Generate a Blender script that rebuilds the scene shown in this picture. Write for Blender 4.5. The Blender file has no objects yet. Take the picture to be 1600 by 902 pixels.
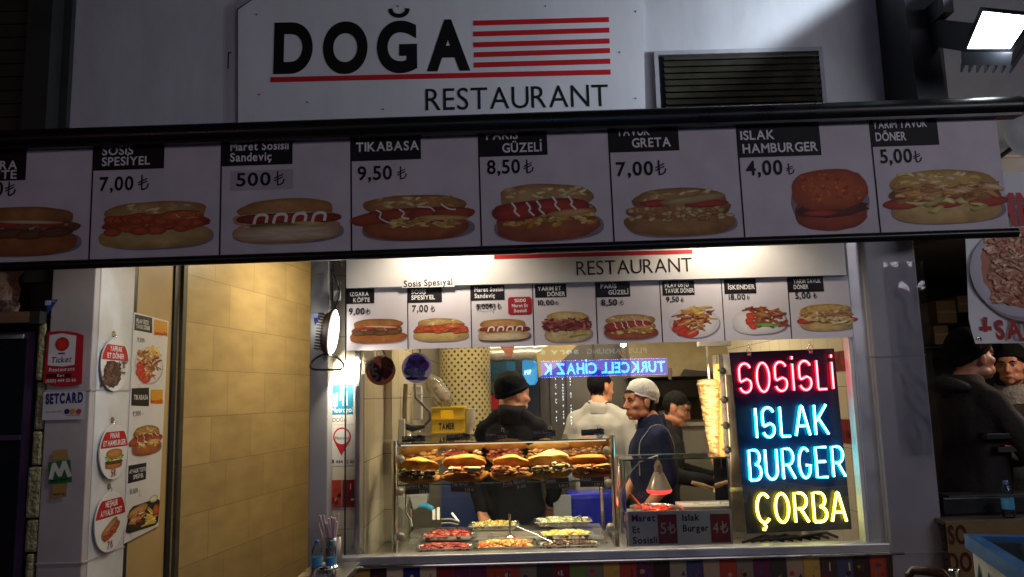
import bpy, bmesh, math, random
from mathutils import Vector, Matrix, noise as mnoise
R = math.radians
C = bpy.context.scene.collection
SC = bpy.context.scene

# ------------------------------------------------------------------ camera
FPX, PITCH, ROLL, EYE = 1200.0, R(7.9), R(1.5), Vector((0, 0, 1.65))
Fw = Vector((0, math.cos(PITCH), math.sin(PITCH)))
U0 = Vector((0, -math.sin(PITCH), math.cos(PITCH)))
R0 = Vector((1, 0, 0))
CR = R0 * math.cos(ROLL) - U0 * math.sin(ROLL)
CU = U0 * math.cos(ROLL) + R0 * math.sin(ROLL)
cam = bpy.data.cameras.new('camera')
cam.lens = FPX / 1600 * 36
cam.clip_start, cam.clip_end = 0.05, 500
camo = bpy.data.objects.new('camera', cam)
C.objects.link(camo)
M = Matrix((CR, CU, -Fw)).transposed().to_4x4()
M.translation = EYE
camo.matrix_world = M
SC.camera = camo

# ------------------------------------------------------------------ world, exposure
w = bpy.data.worlds.new('World'); SC.world = w; w.use_nodes = True
nt = w.node_tree
sky = nt.nodes.new('ShaderNodeTexSky'); sky.sky_type = 'NISHITA'; sky.sun_disc = False
sky.sun_elevation = R(-4); sky.sun_rotation = R(200)
bg = nt.nodes['Background']; bg.inputs[1].default_value = 0.10
nt.links.new(sky.outputs[0], bg.inputs[0])
SC.view_settings.view_transform = 'Standard'; SC.view_settings.look = 'None'
SC.view_settings.gamma = 1; SC.view_settings.exposure = 0
SC.view_settings.use_curve_mapping = False
SC.render.engine = 'CYCLES'
cy = SC.cycles
cy.use_denoising = True
try: cy.denoiser = 'OPENIMAGEDENOISE'
except Exception: pass
cy.max_bounces = 8; cy.diffuse_bounces = 4; cy.glossy_bounces = 4
cy.transparent_max_bounces = 32; cy.transmission_bounces = 6
cy.sample_clamp_indirect = 4; cy.caustics_reflective = False; cy.caustics_refractive = False


def lamp(name, kind, loc, energy, col, target=None, size=.2, size_y=None, spot=None, blend=.5, spread=None):
    l = bpy.data.lights.new(name, kind); l.energy = energy; l.color = col
    if kind == 'AREA':
        l.size = size
        if size_y: l.shape = 'RECTANGLE'; l.size_y = size_y
        if spread: l.spread = spread
    else:
        l.shadow_soft_size = size
    if kind == 'SPOT': l.spot_size = spot; l.spot_blend = blend
    o = bpy.data.objects.new(name, l); C.objects.link(o); o.location = loc
    if target is not None:
        o.rotation_euler = (Vector(target) - Vector(loc)).to_track_quat('-Z', 'Y').to_euler()
    return o


# shops across the street (the lit signs that the window mirrors): their spill light, plus one added lamp nearer on the right
lamp('street_side_light', 'AREA', (4.3, -.8, 3.7), 38, (.95, .89, 1.0), (0.4, 4, 2.1), 2.5, .6)  # added lamp at the near right, brightens the awning from that side
lamp('street_side_light', 'AREA', (1.0, -4.2, 4.2), 15, (1.0, .86, .92), (0.4, 4, 2.0), 5.0, .5)
lamp('street_shop_light', 'AREA', (-4.0, -3.8, 2.9), 11, (1.0, .46, .42), (-2, 4, 2.2), 2.2, .6)
# floodlight on its arm at the right of the awning; its face plane cuts the wall in a slanting edge
FLOOD = Vector((2.19, 3.25, 3.25))
lamp('flood_light_lamp', 'SPOT', FLOOD, 105, (.78, .88, 1.0), FLOOD + Vector((-.467, -.579, .669)), .035, None, R(176), .10)
lamp('flood_spill_lamp', 'POINT', (2.16, 3.18, 3.06), 4, (.86, .95, 1.0), None, .05)
# down lamps under the awning, plus one added at the left for the reveal
lamp('under_awning_spot', 'SPOT', (-.34, 3.72, 2.50), 19, (1.0, .86, .68), (-.34, 4.02, 2.0), .05, None, R(150), .6)
lamp('under_awning_spot', 'SPOT', (1.10, 3.72, 2.52), 19, (1.0, .86, .68), (1.10, 4.02, 2.0), .05, None, R(150), .6)
lamp('under_awning_spot', 'SPOT', (-1.25, 3.66, 2.52), 26, (1.0, .95, .86), (-2.2, 4.2, 1.5), .05, None, R(95), .7)  # added spot aimed left to light the reveal
# bulkhead lamp at the left jamb
lamp('wall_lamp_light', 'AREA', (-.875, 3.955, 1.80), 6.5, (1.0, .88, .68), (-.35, 4.5, 1.35), .12)
lamp('wall_lamp_spill', 'POINT', (-1.00, 3.90, 2.02), .5, (1.0, .97, .90), None, .05)
# ceiling tubes inside the shop
lamp('ceiling_tube_light', 'AREA', (-.15, 5.3, 2.64), 33, (1.0, .82, .54), (-.15, 5.3, 0), 1.2, .12)
lamp('ceiling_tube_light', 'AREA', (1.0, 5.3, 2.64), 33, (1.0, .82, .54), (1.0, 5.3, 0), 1.2, .12)
lamp('ceiling_tube_light', 'AREA', (.3, 6.7, 2.64), 14, (1.0, .84, .60), (.3, 6.7, 0), 1.2, .12)
lamp('front_spot_light', 'SPOT', (.62, 4.35, 2.44), 40, (1.0, .88, .70), (.78, 5.0, 1.5), .05, None, R(100), .6)
lamp('case_tube_light', 'AREA', (-.02, 4.31, 1.395), 5, (1.0, .80, .48), (-.02, 4.50, 1.0), 1.1, .03)
lamp('case_low_light', 'AREA', (-.02, 4.34, 1.12), 7, (1.0, .86, .58), (-.02, 4.58, .78), 1.1, .03)
lamp('doner_front_light', 'AREA', (1.20, 4.62, 1.52), 2.8, (1.0, .82, .54), (1.215, 4.90, 1.50), .08, .55, spread=R(70))  # added unseen light in front of the meat, apart from the burner
# corridor on the left
lamp('corridor_light', 'AREA', (-1.15, 5.9, 2.90), 80, (1.0, .85, .60), (-1.5, 5.9, 0), .4, 2.2)
lamp('heat_lamp_light', 'POINT', (.752, 4.33, 1.03), 1.2, (1.0, .12, .05), None, .03)
lamp('alley_fill_light', 'AREA', (3.9, 4.2, 2.4), 19, (1.0, .76, .56), (2.7, 4.5, 1.5), .5)  # added fill from the right for the faces in the street


# ------------------------------------------------------------------ pixel rays
def ray(px, py):
    return (Fw + CR * ((px - 800) / FPX) + CU * ((451 - py) / FPX))


def P(px, py, Y):
    d = ray(px, py); return EYE + d * (Y / d.y)


class Frame:
    def __init__(s, o, u, v):
        s.o, s.u, s.v = Vector(o), Vector(u).normalized(), Vector(v).normalized()
        s.n = s.u.cross(s.v)

    def hit(s, px, py):
        d = ray(px, py); t = (s.o - EYE).dot(s.n) / d.dot(s.n)
        q = EYE + d * t - s.o
        return q.dot(s.u), q.dot(s.v)

    def pt(s, a, b, n=0.): return s.o + s.u * a + s.v * b + s.n * n

    def up(s, n): return Frame(s.o + s.n * n, s.u, s.v)


def front(Y): return Frame((0, Y, 0), (1, 0, 0), (0, 0, 1))


def lin(c):
    if isinstance(c, str):
        c = c.lstrip('#'); c = [int(c[i:i + 2], 16) / 255 for i in (0, 2, 4)]
        return tuple(((x + .055) / 1.055) ** 2.4 if x > .04045 else x / 12.92 for x in c)
    return tuple(c)


# ------------------------------------------------------------------ materials
MATS = {}


def mat(name, col=(.5, .5, .5), rough=.55, metal=0., var=.18, scale=6., bump=0., bscale=60., spec=.5, stretch=None, sheen=0.):
    if name in MATS: return MATS[name]
    m = bpy.data.materials.new(name); m.use_nodes = True
    n, l = m.node_tree.nodes, m.node_tree.links
    b = n['Principled BSDF']; col = lin(col)
    b.inputs['Roughness'].default_value = rough; b.inputs['Metallic'].default_value = metal
    b.inputs['Specular IOR Level'].default_value = spec
    if sheen: b.inputs['Sheen Weight'].default_value = sheen
    tc = n.new('ShaderNodeTexCoord'); mp = n.new('ShaderNodeMapping')
    l.new(tc.outputs['Object'], mp.inputs[0])
    if stretch: mp.inputs['Scale'].default_value = stretch
    nz = n.new('ShaderNodeTexNoise'); nz.inputs['Scale'].default_value = scale; nz.inputs['Detail'].default_value = 6
    nz.inputs['Roughness'].default_value = .65
    l.new(mp.outputs[0], nz.inputs['Vector'])
    rp = n.new('ShaderNodeMapRange'); rp.inputs[1].default_value = .3; rp.inputs[2].default_value = .7
    rp.inputs[3].default_value = 1 - var; rp.inputs[4].default_value = 1 + var
    l.new(nz.outputs['Fac'], rp.inputs[0])
    mx = n.new('ShaderNodeVectorMath'); mx.operation = 'SCALE'; mx.inputs[0].default_value = col
    l.new(rp.outputs[0], mx.inputs['Scale']); l.new(mx.outputs[0], b.inputs['Base Color'])
    rr = n.new('ShaderNodeMapRange'); rr.inputs[1].default_value = .3; rr.inputs[2].default_value = .7
    rr.inputs[3].default_value = max(.03, rough - .1); rr.inputs[4].default_value = min(1, rough + .1)
    l.new(nz.outputs['Fac'], rr.inputs[0]); l.new(rr.outputs[0], b.inputs['Roughness'])
    if bump:
        n2 = n.new('ShaderNodeTexNoise'); n2.inputs['Scale'].default_value = bscale; n2.inputs['Detail'].default_value = 4
        l.new(mp.outputs[0], n2.inputs['Vector'])
        bp = n.new('ShaderNodeBump'); bp.inputs['Strength'].default_value = bump; bp.inputs['Distance'].default_value = .02
        l.new(n2.outputs['Fac'], bp.inputs['Height']); l.new(bp.outputs[0], b.inputs['Normal'])
    MATS[name] = m
    return m


def ink(name='printed_ink', rough=.45, bump=.0, bscale=3., spec=.4):
    """printed / painted surface whose colours sit in the mesh's colour attribute"""
    if name in MATS: return MATS[name]
    m = bpy.data.materials.new(name); m.use_nodes = True
    n, l = m.node_tree.nodes, m.node_tree.links; b = n['Principled BSDF']
    b.inputs['Roughness'].default_value = rough; b.inputs['Specular IOR Level'].default_value = spec
    at = n.new('ShaderNodeAttribute'); at.attribute_name = 'Col'
    g = n.new('ShaderNodeNewGeometry')
    nz = n.new('ShaderNodeTexNoise'); nz.inputs['Scale'].default_value = 7; nz.inputs['Detail'].default_value = 6
    l.new(g.outputs['Position'], nz.inputs['Vector'])
    rp = n.new('ShaderNodeMapRange'); rp.inputs[1].default_value = .3; rp.inputs[2].default_value = .7
    rp.inputs[3].default_value = .9; rp.inputs[4].default_value = 1.06
    l.new(nz.outputs['Fac'], rp.inputs[0])
    mx = n.new('ShaderNodeVectorMath'); mx.operation = 'SCALE'
    l.new(at.outputs['Color'], mx.inputs[0]); l.new(rp.outputs[0], mx.inputs['Scale'])
    l.new(mx.outputs[0], b.inputs['Base Color'])
    if bump:
        mp = n.new('ShaderNodeMapping'); mp.inputs['Scale'].default_value = (1, 1, .45)
        l.new(g.outputs['Position'], mp.inputs[0])
        n2 = n.new('ShaderNodeTexNoise'); n2.inputs['Scale'].default_value = bscale; n2.inputs['Detail'].default_value = 2
        l.new(mp.outputs[0], n2.inputs['Vector'])
        bp = n.new('ShaderNodeBump'); bp.inputs['Strength'].default_value = bump; bp.inputs['Distance'].default_value = .08
        l.new(n2.outputs['Fac'], bp.inputs['Height']); l.new(bp.outputs[0], b.inputs['Normal'])
    MATS[name] = m
    return m


def emit(name, col, strength):
    if name in MATS: return MATS[name]
    m = bpy.data.materials.new(name); m.use_nodes = True
    b = m.node_tree.nodes['Principled BSDF']
    b.inputs['Base Color'].default_value = (*lin(col), 1)
    b.inputs['Emission Color'].default_value = (*lin(col), 1); b.inputs['Emission Strength'].default_value = strength
    MATS[name] = m
    return m


def glass(name, tint=(1, 1, 1), ior=1.5, rough=0.0, smear=0.):
    if name in MATS: return MATS[name]
    m = bpy.data.materials.new(name); m.use_nodes = True
    n, l = m.node_tree.nodes, m.node_tree.links
    out = n['Material Output']; n.remove(n['Principled BSDF'])
    t = n.new('ShaderNodeBsdfTransparent'); t.inputs[0].default_value = (*tint, 1)
    g = n.new('ShaderNodeBsdfGlossy'); g.inputs['Roughness'].default_value = rough
    f = n.new('ShaderNodeFresnel'); f.inputs[0].default_value = ior
    mx = n.new('ShaderNodeMixShader')
    l.new(f.outputs[0], mx.inputs[0]); l.new(t.outputs[0], mx.inputs[1]); l.new(g.outputs[0], mx.inputs[2])
    last = mx
    if smear:
        d = n.new('ShaderNodeBsdfDiffuse'); d.inputs[0].default_value = (.8, .8, .75, 1)
        tc = n.new('ShaderNodeTexCoord'); nz = n.new('ShaderNodeTexNoise'); nz.inputs['Scale'].default_value = 5; nz.inputs['Detail'].default_value = 6
        l.new(tc.outputs['Object'], nz.inputs['Vector'])
        rp = n.new('ShaderNodeMapRange'); rp.inputs[1].default_value = .45; rp.inputs[2].default_value = .8
        rp.inputs[3].default_value = smear * .3; rp.inputs[4].default_value = smear * 2
        l.new(nz.outputs['Fac'], rp.inputs[0])
        m2 = n.new('ShaderNodeMixShader'); l.new(rp.outputs[0], m2.inputs[0]); l.new(mx.outputs[0], m2.inputs[1]); l.new(d.outputs[0], m2.inputs[2])
        last = m2
    l.new(last.outputs[0], out.inputs[0])
    MATS[name] = m
    return m


def tiles(name, col, mortar, tw, th, axes='XZ', offset=.5, mort=.004, rough=.25, var=.08, bumpy=.3):
    if name in MATS: return MATS[name]
    m = bpy.data.materials.new(name); m.use_nodes = True
    n, l = m.node_tree.nodes, m.node_tree.links; b = n['Principled BSDF']
    b.inputs['Roughness'].default_value = rough
    tc = n.new('ShaderNodeTexCoord'); sp = n.new('ShaderNodeSeparateXYZ'); cb = n.new('ShaderNodeCombineXYZ')
    l.new(tc.outputs['Object'], sp.inputs[0])
    l.new(sp.outputs['XYZ'.index(axes[0])], cb.inputs[0]); l.new(sp.outputs['XYZ'.index(axes[1])], cb.inputs[1])
    br = n.new('ShaderNodeTexBrick'); br.offset = offset
    c = lin(col)
    br.inputs['Color1'].default_value = (*[x * (1 - var) for x in c], 1); br.inputs['Color2'].default_value = (*[x * (1 + var) for x in c], 1)
    br.inputs['Mortar'].default_value = (*lin(mortar), 1)
    br.inputs['Scale'].default_value = 1; br.inputs['Mortar Size'].default_value = mort
    br.inputs['Mortar Smooth'].default_value = .2
    br.inputs['Brick Width'].default_value = tw; br.inputs['Row Height'].default_value = th
    l.new(cb.outputs[0], br.inputs['Vector'])
    nz = n.new('ShaderNodeTexNoise'); nz.inputs['Scale'].default_value = 3.5; nz.inputs['Detail'].default_value = 7
    mpn = n.new('ShaderNodeMapping'); mpn.inputs['Scale'].default_value = (1, 1, 2.5); l.new(tc.outputs['Object'], mpn.inputs[0]); l.new(mpn.outputs[0], nz.inputs['Vector'])
    rp = n.new('ShaderNodeMapRange'); rp.inputs[1].default_value = .3; rp.inputs[2].default_value = .7
    rp.inputs[3].default_value = 1 - 1.6 * var; rp.inputs[4].default_value = 1 + 1.2 * var
    l.new(nz.outputs['Fac'], rp.inputs[0])
    mx = n.new('ShaderNodeVectorMath'); mx.operation = 'SCALE'
    l.new(br.outputs['Color'], mx.inputs[0]); l.new(rp.outputs[0], mx.inputs['Scale']); l.new(mx.outputs[0], b.inputs['Base Color'])
    bp = n.new('ShaderNodeBump'); bp.inputs['Strength'].default_value = bumpy; bp.inputs['Distance'].default_value = .004; bp.invert = True
    l.new(br.outputs['Fac'], bp.inputs['Height']); l.new(bp.outputs[0], b.inputs['Normal'])
    MATS[name] = m
    return m


def dots_mat(name, base, dot, size):
    """small diamond mosaic wrapped round a column"""
    m = bpy.data.materials.new(name); m.use_nodes = True
    n, l = m.node_tree.nodes, m.node_tree.links; b = n['Principled BSDF']; b.inputs['Roughness'].default_value = .3
    tc = n.new('ShaderNodeTexCoord'); sp = n.new('ShaderNodeSeparateXYZ'); l.new(tc.outputs['Object'], sp.inputs[0])
    at = n.new('ShaderNodeMath'); at.operation = 'ARCTAN2'; l.new(sp.outputs[1], at.inputs[0]); l.new(sp.outputs[0], at.inputs[1])
    ml = n.new('ShaderNodeMath'); ml.operation = 'MULTIPLY'; ml.inputs[1].default_value = 46 / (2 * math.pi); l.new(at.outputs[0], ml.inputs[0])
    mz = n.new('ShaderNodeMath'); mz.operation = 'DIVIDE'; mz.inputs[1].default_value = size; l.new(sp.outputs[2], mz.inputs[0])
    cb = n.new('ShaderNodeCombineXYZ'); l.new(ml.outputs[0], cb.inputs[0]); l.new(mz.outputs[0], cb.inputs[1])
    rot = n.new('ShaderNodeMapping'); rot.inputs['Rotation'].default_value = (0, 0, R(45)); rot.inputs['Scale'].default_value = (1 / 1.414,) * 3
    l.new(cb.outputs[0], rot.inputs[0])
    v = n.new('ShaderNodeVectorMath'); v.operation = 'FRACTION'; l.new(rot.outputs[0], v.inputs[0])
    s2 = n.new('ShaderNodeSeparateXYZ'); l.new(v.outputs[0], s2.inputs[0])
    def band(o):
        a = n.new('ShaderNodeMath'); a.operation = 'SUBTRACT'; a.inputs[1].default_value = .5; l.new(o, a.inputs[0])
        c = n.new('ShaderNodeMath'); c.operation = 'ABSOLUTE'; l.new(a.outputs[0], c.inputs[0])
        d = n.new('ShaderNodeMath'); d.operation = 'LESS_THAN'; d.inputs[1].default_value = .225; l.new(c.outputs[0], d.inputs[0]); return d.outputs[0]
    pr = n.new('ShaderNodeMath'); pr.operation = 'MULTIPLY'; l.new(band(s2.outputs[0]), pr.inputs[0]); l.new(band(s2.outputs[1]), pr.inputs[1])
    mx = n.new('ShaderNodeMix'); mx.data_type = 'RGBA'; l.new(pr.outputs[0], mx.inputs[0])
    mx.inputs[6].default_value = (*lin(base), 1); mx.inputs[7].default_value = (*lin(dot), 1)
    l.new(mx.outputs[2], b.inputs['Base Color'])
    return m


def sheer(name):
    m = ink(name, .4); n, l = m.node_tree.nodes, m.node_tree.links; b = n['Principled BSDF']; out = n['Material Output']
    t = n.new('ShaderNodeBsdfTranslucent'); src = b.inputs['Base Color'].links[0].from_socket; l.new(src, t.inputs[0])
    mx = n.new('ShaderNodeMixShader'); mx.inputs[0].default_value = .38; l.new(b.outputs[0], mx.inputs[1]); l.new(t.outputs[0], mx.inputs[2]); l.new(mx.outputs[0], out.inputs[0]); return m


INK = ink(); SHEER = sheer('sheer_vinyl'); FAB = ink('printed_fabric', .6, .28, 3.5, .25)
WHITE = mat('white_paint', (.62, .62, .62), .5, var=.10, bump=.05)
PANEL = mat('aluminium_panel', (.50, .51, .53), .42, 0, .16, 2.6, bump=.06, bscale=2, stretch=(1.4, 1, .45))
ALU = mat('anodised_aluminium', (.55, .54, .56), .38, .7, .10, 5)
STEEL = mat('stainless_steel', (.56, .54, .50), .30, .95, .06, 3, bump=.015, bscale=8)
DARK = mat('dark_metal', (.018, .02, .026), .42, .3, .3, 5)
BLACK = mat('black_plastic', (.012, .012, .013), .45, 0, .2)
GLASS = glass('window_glass', (.97, .985, .975), 2.15, 0, 0)
CGLASS = glass('case_glass', (.95, .98, .96), 1.5, 0, .002)
EDGE = mat('green_glass_edge', (.30, .42, .36), .15, 0, .2)
CHROME = mat('polished_chrome', (.75, .74, .72), .12, 1., .05)
RED = mat('red_plastic', '#a8161c', .4)

# ------------------------------------------------------------------ mesh builder
ORG = {}


class MB:
    def __init__(s): s.v, s.f, s.mi, s.c, s.sm, s.mats = [], [], [], [], [], []

    def add(s, vs, fs, m=INK, col=None, smooth=False):
        k = len(s.v); s.v += [Vector(p) for p in vs]
        if m not in s.mats: s.mats.append(m)
        i = s.mats.index(m)
        for n_, f in enumerate(fs):
            s.f.append([k + j for j in f]); s.mi.append(i); s.sm.append(smooth)
            if col is None: s.c.append([(1, 1, 1)] * len(f))
            elif callable(col): s.c.append([col(j) for j in f])
            else: s.c.append([col] * len(f))
        return s

    def box(s, a, b, m, col=None, bev=0.):
        x0, y0, z0 = [min(a[i], b[i]) for i in range(3)]; x1, y1, z1 = [max(a[i], b[i]) for i in range(3)]
        if bev:
            bm = bmesh.new(); bmesh.ops.create_cube(bm, size=1)
            for q in bm.verts: q.co = Vector(((x0 + x1) / 2 + q.co.x * (x1 - x0), (y0 + y1) / 2 + q.co.y * (y1 - y0), (z0 + z1) / 2 + q.co.z * (z1 - z0)))
            bmesh.ops.bevel(bm, geom=bm.edges[:], offset=min(bev, .45 * min(x1 - x0, y1 - y0, z1 - z0)), segments=2, affect='EDGES', profile=.6)
            bm.verts.index_update()
            s.add([q.co.copy() for q in bm.verts], [[q.index for q in f.verts] for f in bm.faces], m, col); bm.free(); return s
        vs = [(x0, y0, z0), (x1, y0, z0), (x1, y1, z0), (x0, y1, z0), (x0, y0, z1), (x1, y0, z1), (x1, y1, z1), (x0, y1, z1)]
        return s.add(vs, [(0, 3, 2, 1), (4, 5, 6, 7), (0, 1, 5, 4), (1, 2, 6, 5), (2, 3, 7, 6), (3, 0, 4, 7)], m, col)

    def obox(s, c, ax, hs, m, col=None):
        """oriented box: centre, 3 axes, half sizes"""
        c = Vector(c); A = [Vector(a).normalized() * h for a, h in zip(ax, hs)]
        vs = [c + A[0] * i + A[1] * j + A[2] * k for k in (-1, 1) for i, j in ((-1, -1), (1, -1), (1, 1), (-1, 1))]
        return s.add(vs, [(0, 3, 2, 1), (4, 5, 6, 7), (0, 1, 5, 4), (1, 2, 6, 5), (2, 3, 7, 6), (3, 0, 4, 7)], m, col)

    def poly(s, fr, pts, n, m=INK, col=None, thick=0.):
        """flat polygon (a,b) lying n in front of a frame, optional thickness behind it"""
        ar = sum(pts[i][0] * pts[(i + 1) % len(pts)][1] - pts[(i + 1) % len(pts)][0] * pts[i][1] for i in range(len(pts)))
        if ar < 0: pts = pts[::-1]
        k = len(pts); vs = [fr.pt(a, b, n) for a, b in pts]
        s.add(vs, [list(range(k))], m, col)
        if thick:
            vb = [fr.pt(a, b, n - thick) for a, b in pts]
            s.add(vs + vb, [(i, k + i, k + (i + 1) % k, (i + 1) % k) for i in range(k)] + [list(range(2 * k - 1, k - 1, -1))], m, col)
        return s

    def rect(s, fr, a0, b0, a1, b1, n, m=INK, col=None, thick=0., seg=1):
        return s.poly(fr, [(a0, b0), (a1, b0), (a1, b1), (a0, b1)], n, m, col, thick)

    def prect(s, fr, x0, y0, x1, y1, n, m=INK, col=None, thick=0.):
        """rectangle in the frame's plane from photo corners"""
        xm, ym = (x0 + x1) / 2, (y0 + y1) / 2
        a0 = fr.hit(x0, ym)[0]; a1 = fr.hit(x1, ym)[0]; b1 = fr.hit(xm, y0)[1]; b0 = fr.hit(xm, y1)[1]
        return s.rect(fr, a0, b0, a1, b1, n, m, col, thick)

    def disc(s, fr, a, b, r, n, m=INK, col=None, thick=0., seg=32, ry=None):
        ry = ry or r
        return s.poly(fr, [(a + r * math.cos(2 * math.pi * i / seg), b + ry * math.sin(2 * math.pi * i / seg)) for i in range(seg)], n, m, col, thick)

    def stroke(s, fr, pts, wd, n, m=INK, col=None):
        for i in range(len(pts) - 1):
            a, b = Vector(pts[i]), Vector(pts[i + 1]); d = b - a
            if d.length < 1e-7: continue
            s.zs = getattr(s, 'zs', 0) + 1; n_ = n + 1.2e-5 * s.zs
            d.normalize(); e = Vector((-d.y, d.x)) * wd / 2; x = d * wd * .3
            s.poly(fr, [tuple(a - x - e), tuple(b + x - e), tuple(b + x + e), tuple(a - x + e)], n_, m, col)
        return s

    def tube(s, pts, r, m, col=None, seg=8, closed=False, smooth=True):
        pts = [Vector(p) for p in pts]; k = len(pts); rs = r if isinstance(r, (list, tuple)) else [r] * k
        vs = []; prev = None
        for i, p in enumerate(pts):
            t = (pts[min(i + 1, k - 1)] - pts[max(i - 1, 0)])
            if closed: t = pts[(i + 1) % k] - pts[i - 1]
            t.normalize()
            if prev is None:
                x = t.orthogonal().normalized()
            else:
                x = (prev - t * prev.dot(t))
                x = x.normalized() if x.length > 1e-6 else t.orthogonal().normalized()
            prev = x; y = t.cross(x)
            vs += [p + (x * math.cos(2 * math.pi * j / seg) + y * math.sin(2 * math.pi * j / seg)) * rs[i] for j in range(seg)]
        fs = []
        for i in range(k if closed else k - 1):
            i2 = (i + 1) % k
            fs += [(i * seg + j, i * seg + (j + 1) % seg, i2 * seg + (j + 1) % seg, i2 * seg + j) for j in range(seg)]
        s.add(vs, fs, m, col, smooth)
        if not closed:
            s.add(vs[:seg], [list(range(seg - 1, -1, -1))], m, col); s.add(vs[-seg:], [list(range(seg))], m, col)
        return s

    def lathe(s, c, prof, m, col=None, seg=24, axis='Z', smooth=True):
        c = Vector(c); vs = []; k = len(prof)
        for r, h in prof:
            for j in range(seg):
                a = 2 * math.pi * j / seg; q = (r * math.cos(a), r * math.sin(a), h)
                if axis == 'Y': q = (q[0], q[2], q[1])
                if axis == 'X': q = (q[2], q[0], q[1])
                vs.append(c + Vector(q))
        fs = [(i * seg + j, i * seg + (j + 1) % seg, (i + 1) * seg + (j + 1) % seg, (i + 1) * seg + j) for i in range(k - 1) for j in range(seg)]
        s.add(vs, fs, m, col, smooth)
        if prof[0][0] > 1e-4: s.add(vs[:seg], [list(range(seg - 1, -1, -1))], m, col)
        if prof[-1][0] > 1e-4: s.add(vs[-seg:], [list(range(seg))], m, col)
        return s

    def ell(s, c, r, m, col=None, rot=None, nu=12, nv=8, jit=0., smooth=True, rnd=random):
        c = Vector(c); vs = []; off = Vector((rnd.random() * 9, rnd.random() * 9, rnd.random() * 9))
        for i in range(nv + 1):
            th = math.pi * i / nv
            for j in range(nu):
                ph = 2 * math.pi * j / nu
                q = Vector((math.sin(th) * math.cos(ph), math.sin(th) * math.sin(ph), math.cos(th)))
                k = 1 + jit * mnoise.noise(q * 1.7 + off)
                q = Vector((q.x * r[0], q.y * r[1], q.z * r[2])) * k
                if rot is not None: q = rot @ q
                vs.append(c + q)
        fs = [(i * nu + j, (i + 1) * nu + j, (i + 1) * nu + (j + 1) % nu, i * nu + (j + 1) % nu) for i in range(nv) for j in range(nu)]
        return s.add(vs, fs, m, col, smooth)

    def build(s, name, parent=None, local=False, origin=None, smooth_angle=None):
        me = bpy.data.meshes.new(name)
        o = bpy.data.objects.new(name, me); C.objects.link(o)
        org = Vector((0, 0, 0))
        if parent is not None:
            o.parent = parent
            org = ORG.get(parent.name, org)
        elif origin is not None:
            org = Vector(origin); o.location = org
        ORG[o.name] = org
        vs = s.v if local else [p - org for p in s.v]
        me.from_pydata([tuple(p) for p in vs], [], s.f)
        for m in s.mats: me.materials.append(m)
        me.polygons.foreach_set('material_index', s.mi); me.polygons.foreach_set('use_smooth', s.sm)
        if len(me.loops) == sum(len(f) for f in s.f):
            ca = me.color_attributes.new('Col', 'FLOAT_COLOR', 'CORNER')
            flat = [x for f in s.c for q in f for x in (*q, 1.)]
            ca.data.foreach_set('color', flat)
        me.update()
        return o

    # ---- lettering
    def text(s, fr, t, a0, b0, a1, b1, cap, n, m=INK, col=(0, 0, 0), wt=0., fit=True, shear=0.):
        """write t on the frame from (a0,b0) to (a1,b1) with cap height cap"""
        gl = []; x = 0.
        for ch in t:
            if ch == ' ': x += .30; continue
            vs, fs, x0, x1 = glyph(ch, wt)
            gl.append((x - x0, vs, fs)); x += (x1 - x0) + .085
        W = x - .085
        if W <= 0: return s
        d = Vector((a1 - a0, b1 - b0)); L = d.length; d.normalize(); e = Vector((-d.y, d.x))
        sx = L / W if fit else cap / .686
        sy = cap / .686
        for x, vs, fs in gl:
            q = []
            for vx, vy in vs:
                px = (x + vx) * sx + shear * vy * sy; py = vy * sy
                q.append(fr.pt(a0 + d.x * px + e.x * py, b0 + d.y * px + e.y * py, n))
            s.add(q, fs, m, col)
        return s

    def ptext(s, fr, t, x0, y0, x1, y1, cap, n, m=INK, col=(0, 0, 0), wt=0., shear=0.):
        a0, b0 = fr.hit(x0, y0); a1, b1 = fr.hit(x1, y1)
        xm, ym = (x0 + x1) / 2, (y0 + y1) / 2
        c = abs(fr.hit(xm, ym - cap)[1] - fr.hit(xm, ym)[1])
        return s.text(fr, t, a0, b0, a1, b1, c, n, m, col, wt, True, shear)


GL = {}


def glyph(ch, wt):
    k = (ch, wt)
    if k in GL: return GL[k]
    if ch in 'Iİıiil|' and ch in 'Iİ':
        w_ = .105 + 2 * wt
        vs = [(0, 0), (w_, 0), (w_, .686), (0, .686)]; fs = [(0, 1, 2, 3)]
        if ch == 'İ': vs += [(0, .78), (w_, .78), (w_, .78 + w_), (0, .78 + w_)]; fs.append((4, 5, 6, 7))
        GL[k] = (vs, fs, 0, w_); return GL[k]
    c = bpy.data.curves.new('glyph', 'FONT'); c.body = ch; c.size = 1; c.offset = wt; c.resolution_u = 14 if wt >= .045 else 4
    o = bpy.data.objects.new('glyph', c); C.objects.link(o)
    dg = bpy.context.evaluated_depsgraph_get(); dg.update()
    me = bpy.data.meshes.new_from_object(o.evaluated_get(dg))
    vs = [(v.co.x, v.co.y) for v in me.vertices]; fs = [list(p.vertices) for p in me.polygons]
    flip = [me.polygons[i].normal.z < 0 for i in range(len(fs))]
    fs = [f[::-1] if fl else f for f, fl in zip(fs, flip)]
    bpy.data.objects.remove(o); bpy.data.curves.remove(c); bpy.data.meshes.remove(me)
    xs = [v[0] for v in vs] or [0, .3]
    GL[k] = (vs, fs, min(xs), max(xs)); return GL[k]


def thing(name, label, cat, loc=(0, 0, 0), group=None, rz=0.):
    o = bpy.data.objects.new(name, None); C.objects.link(o); o.empty_display_size = .1
    o.location = loc; o.rotation_euler = (0, 0, rz); ORG[o.name] = Vector(loc)
    return tag(o, label, cat, group)


def tag(o, label, cat, group=None):
    o['label'] = label; o['category'] = cat
    if group: o['group'] = group
    return o


def struct(o, kind='structure'):
    o['kind'] = kind; return o


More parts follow.
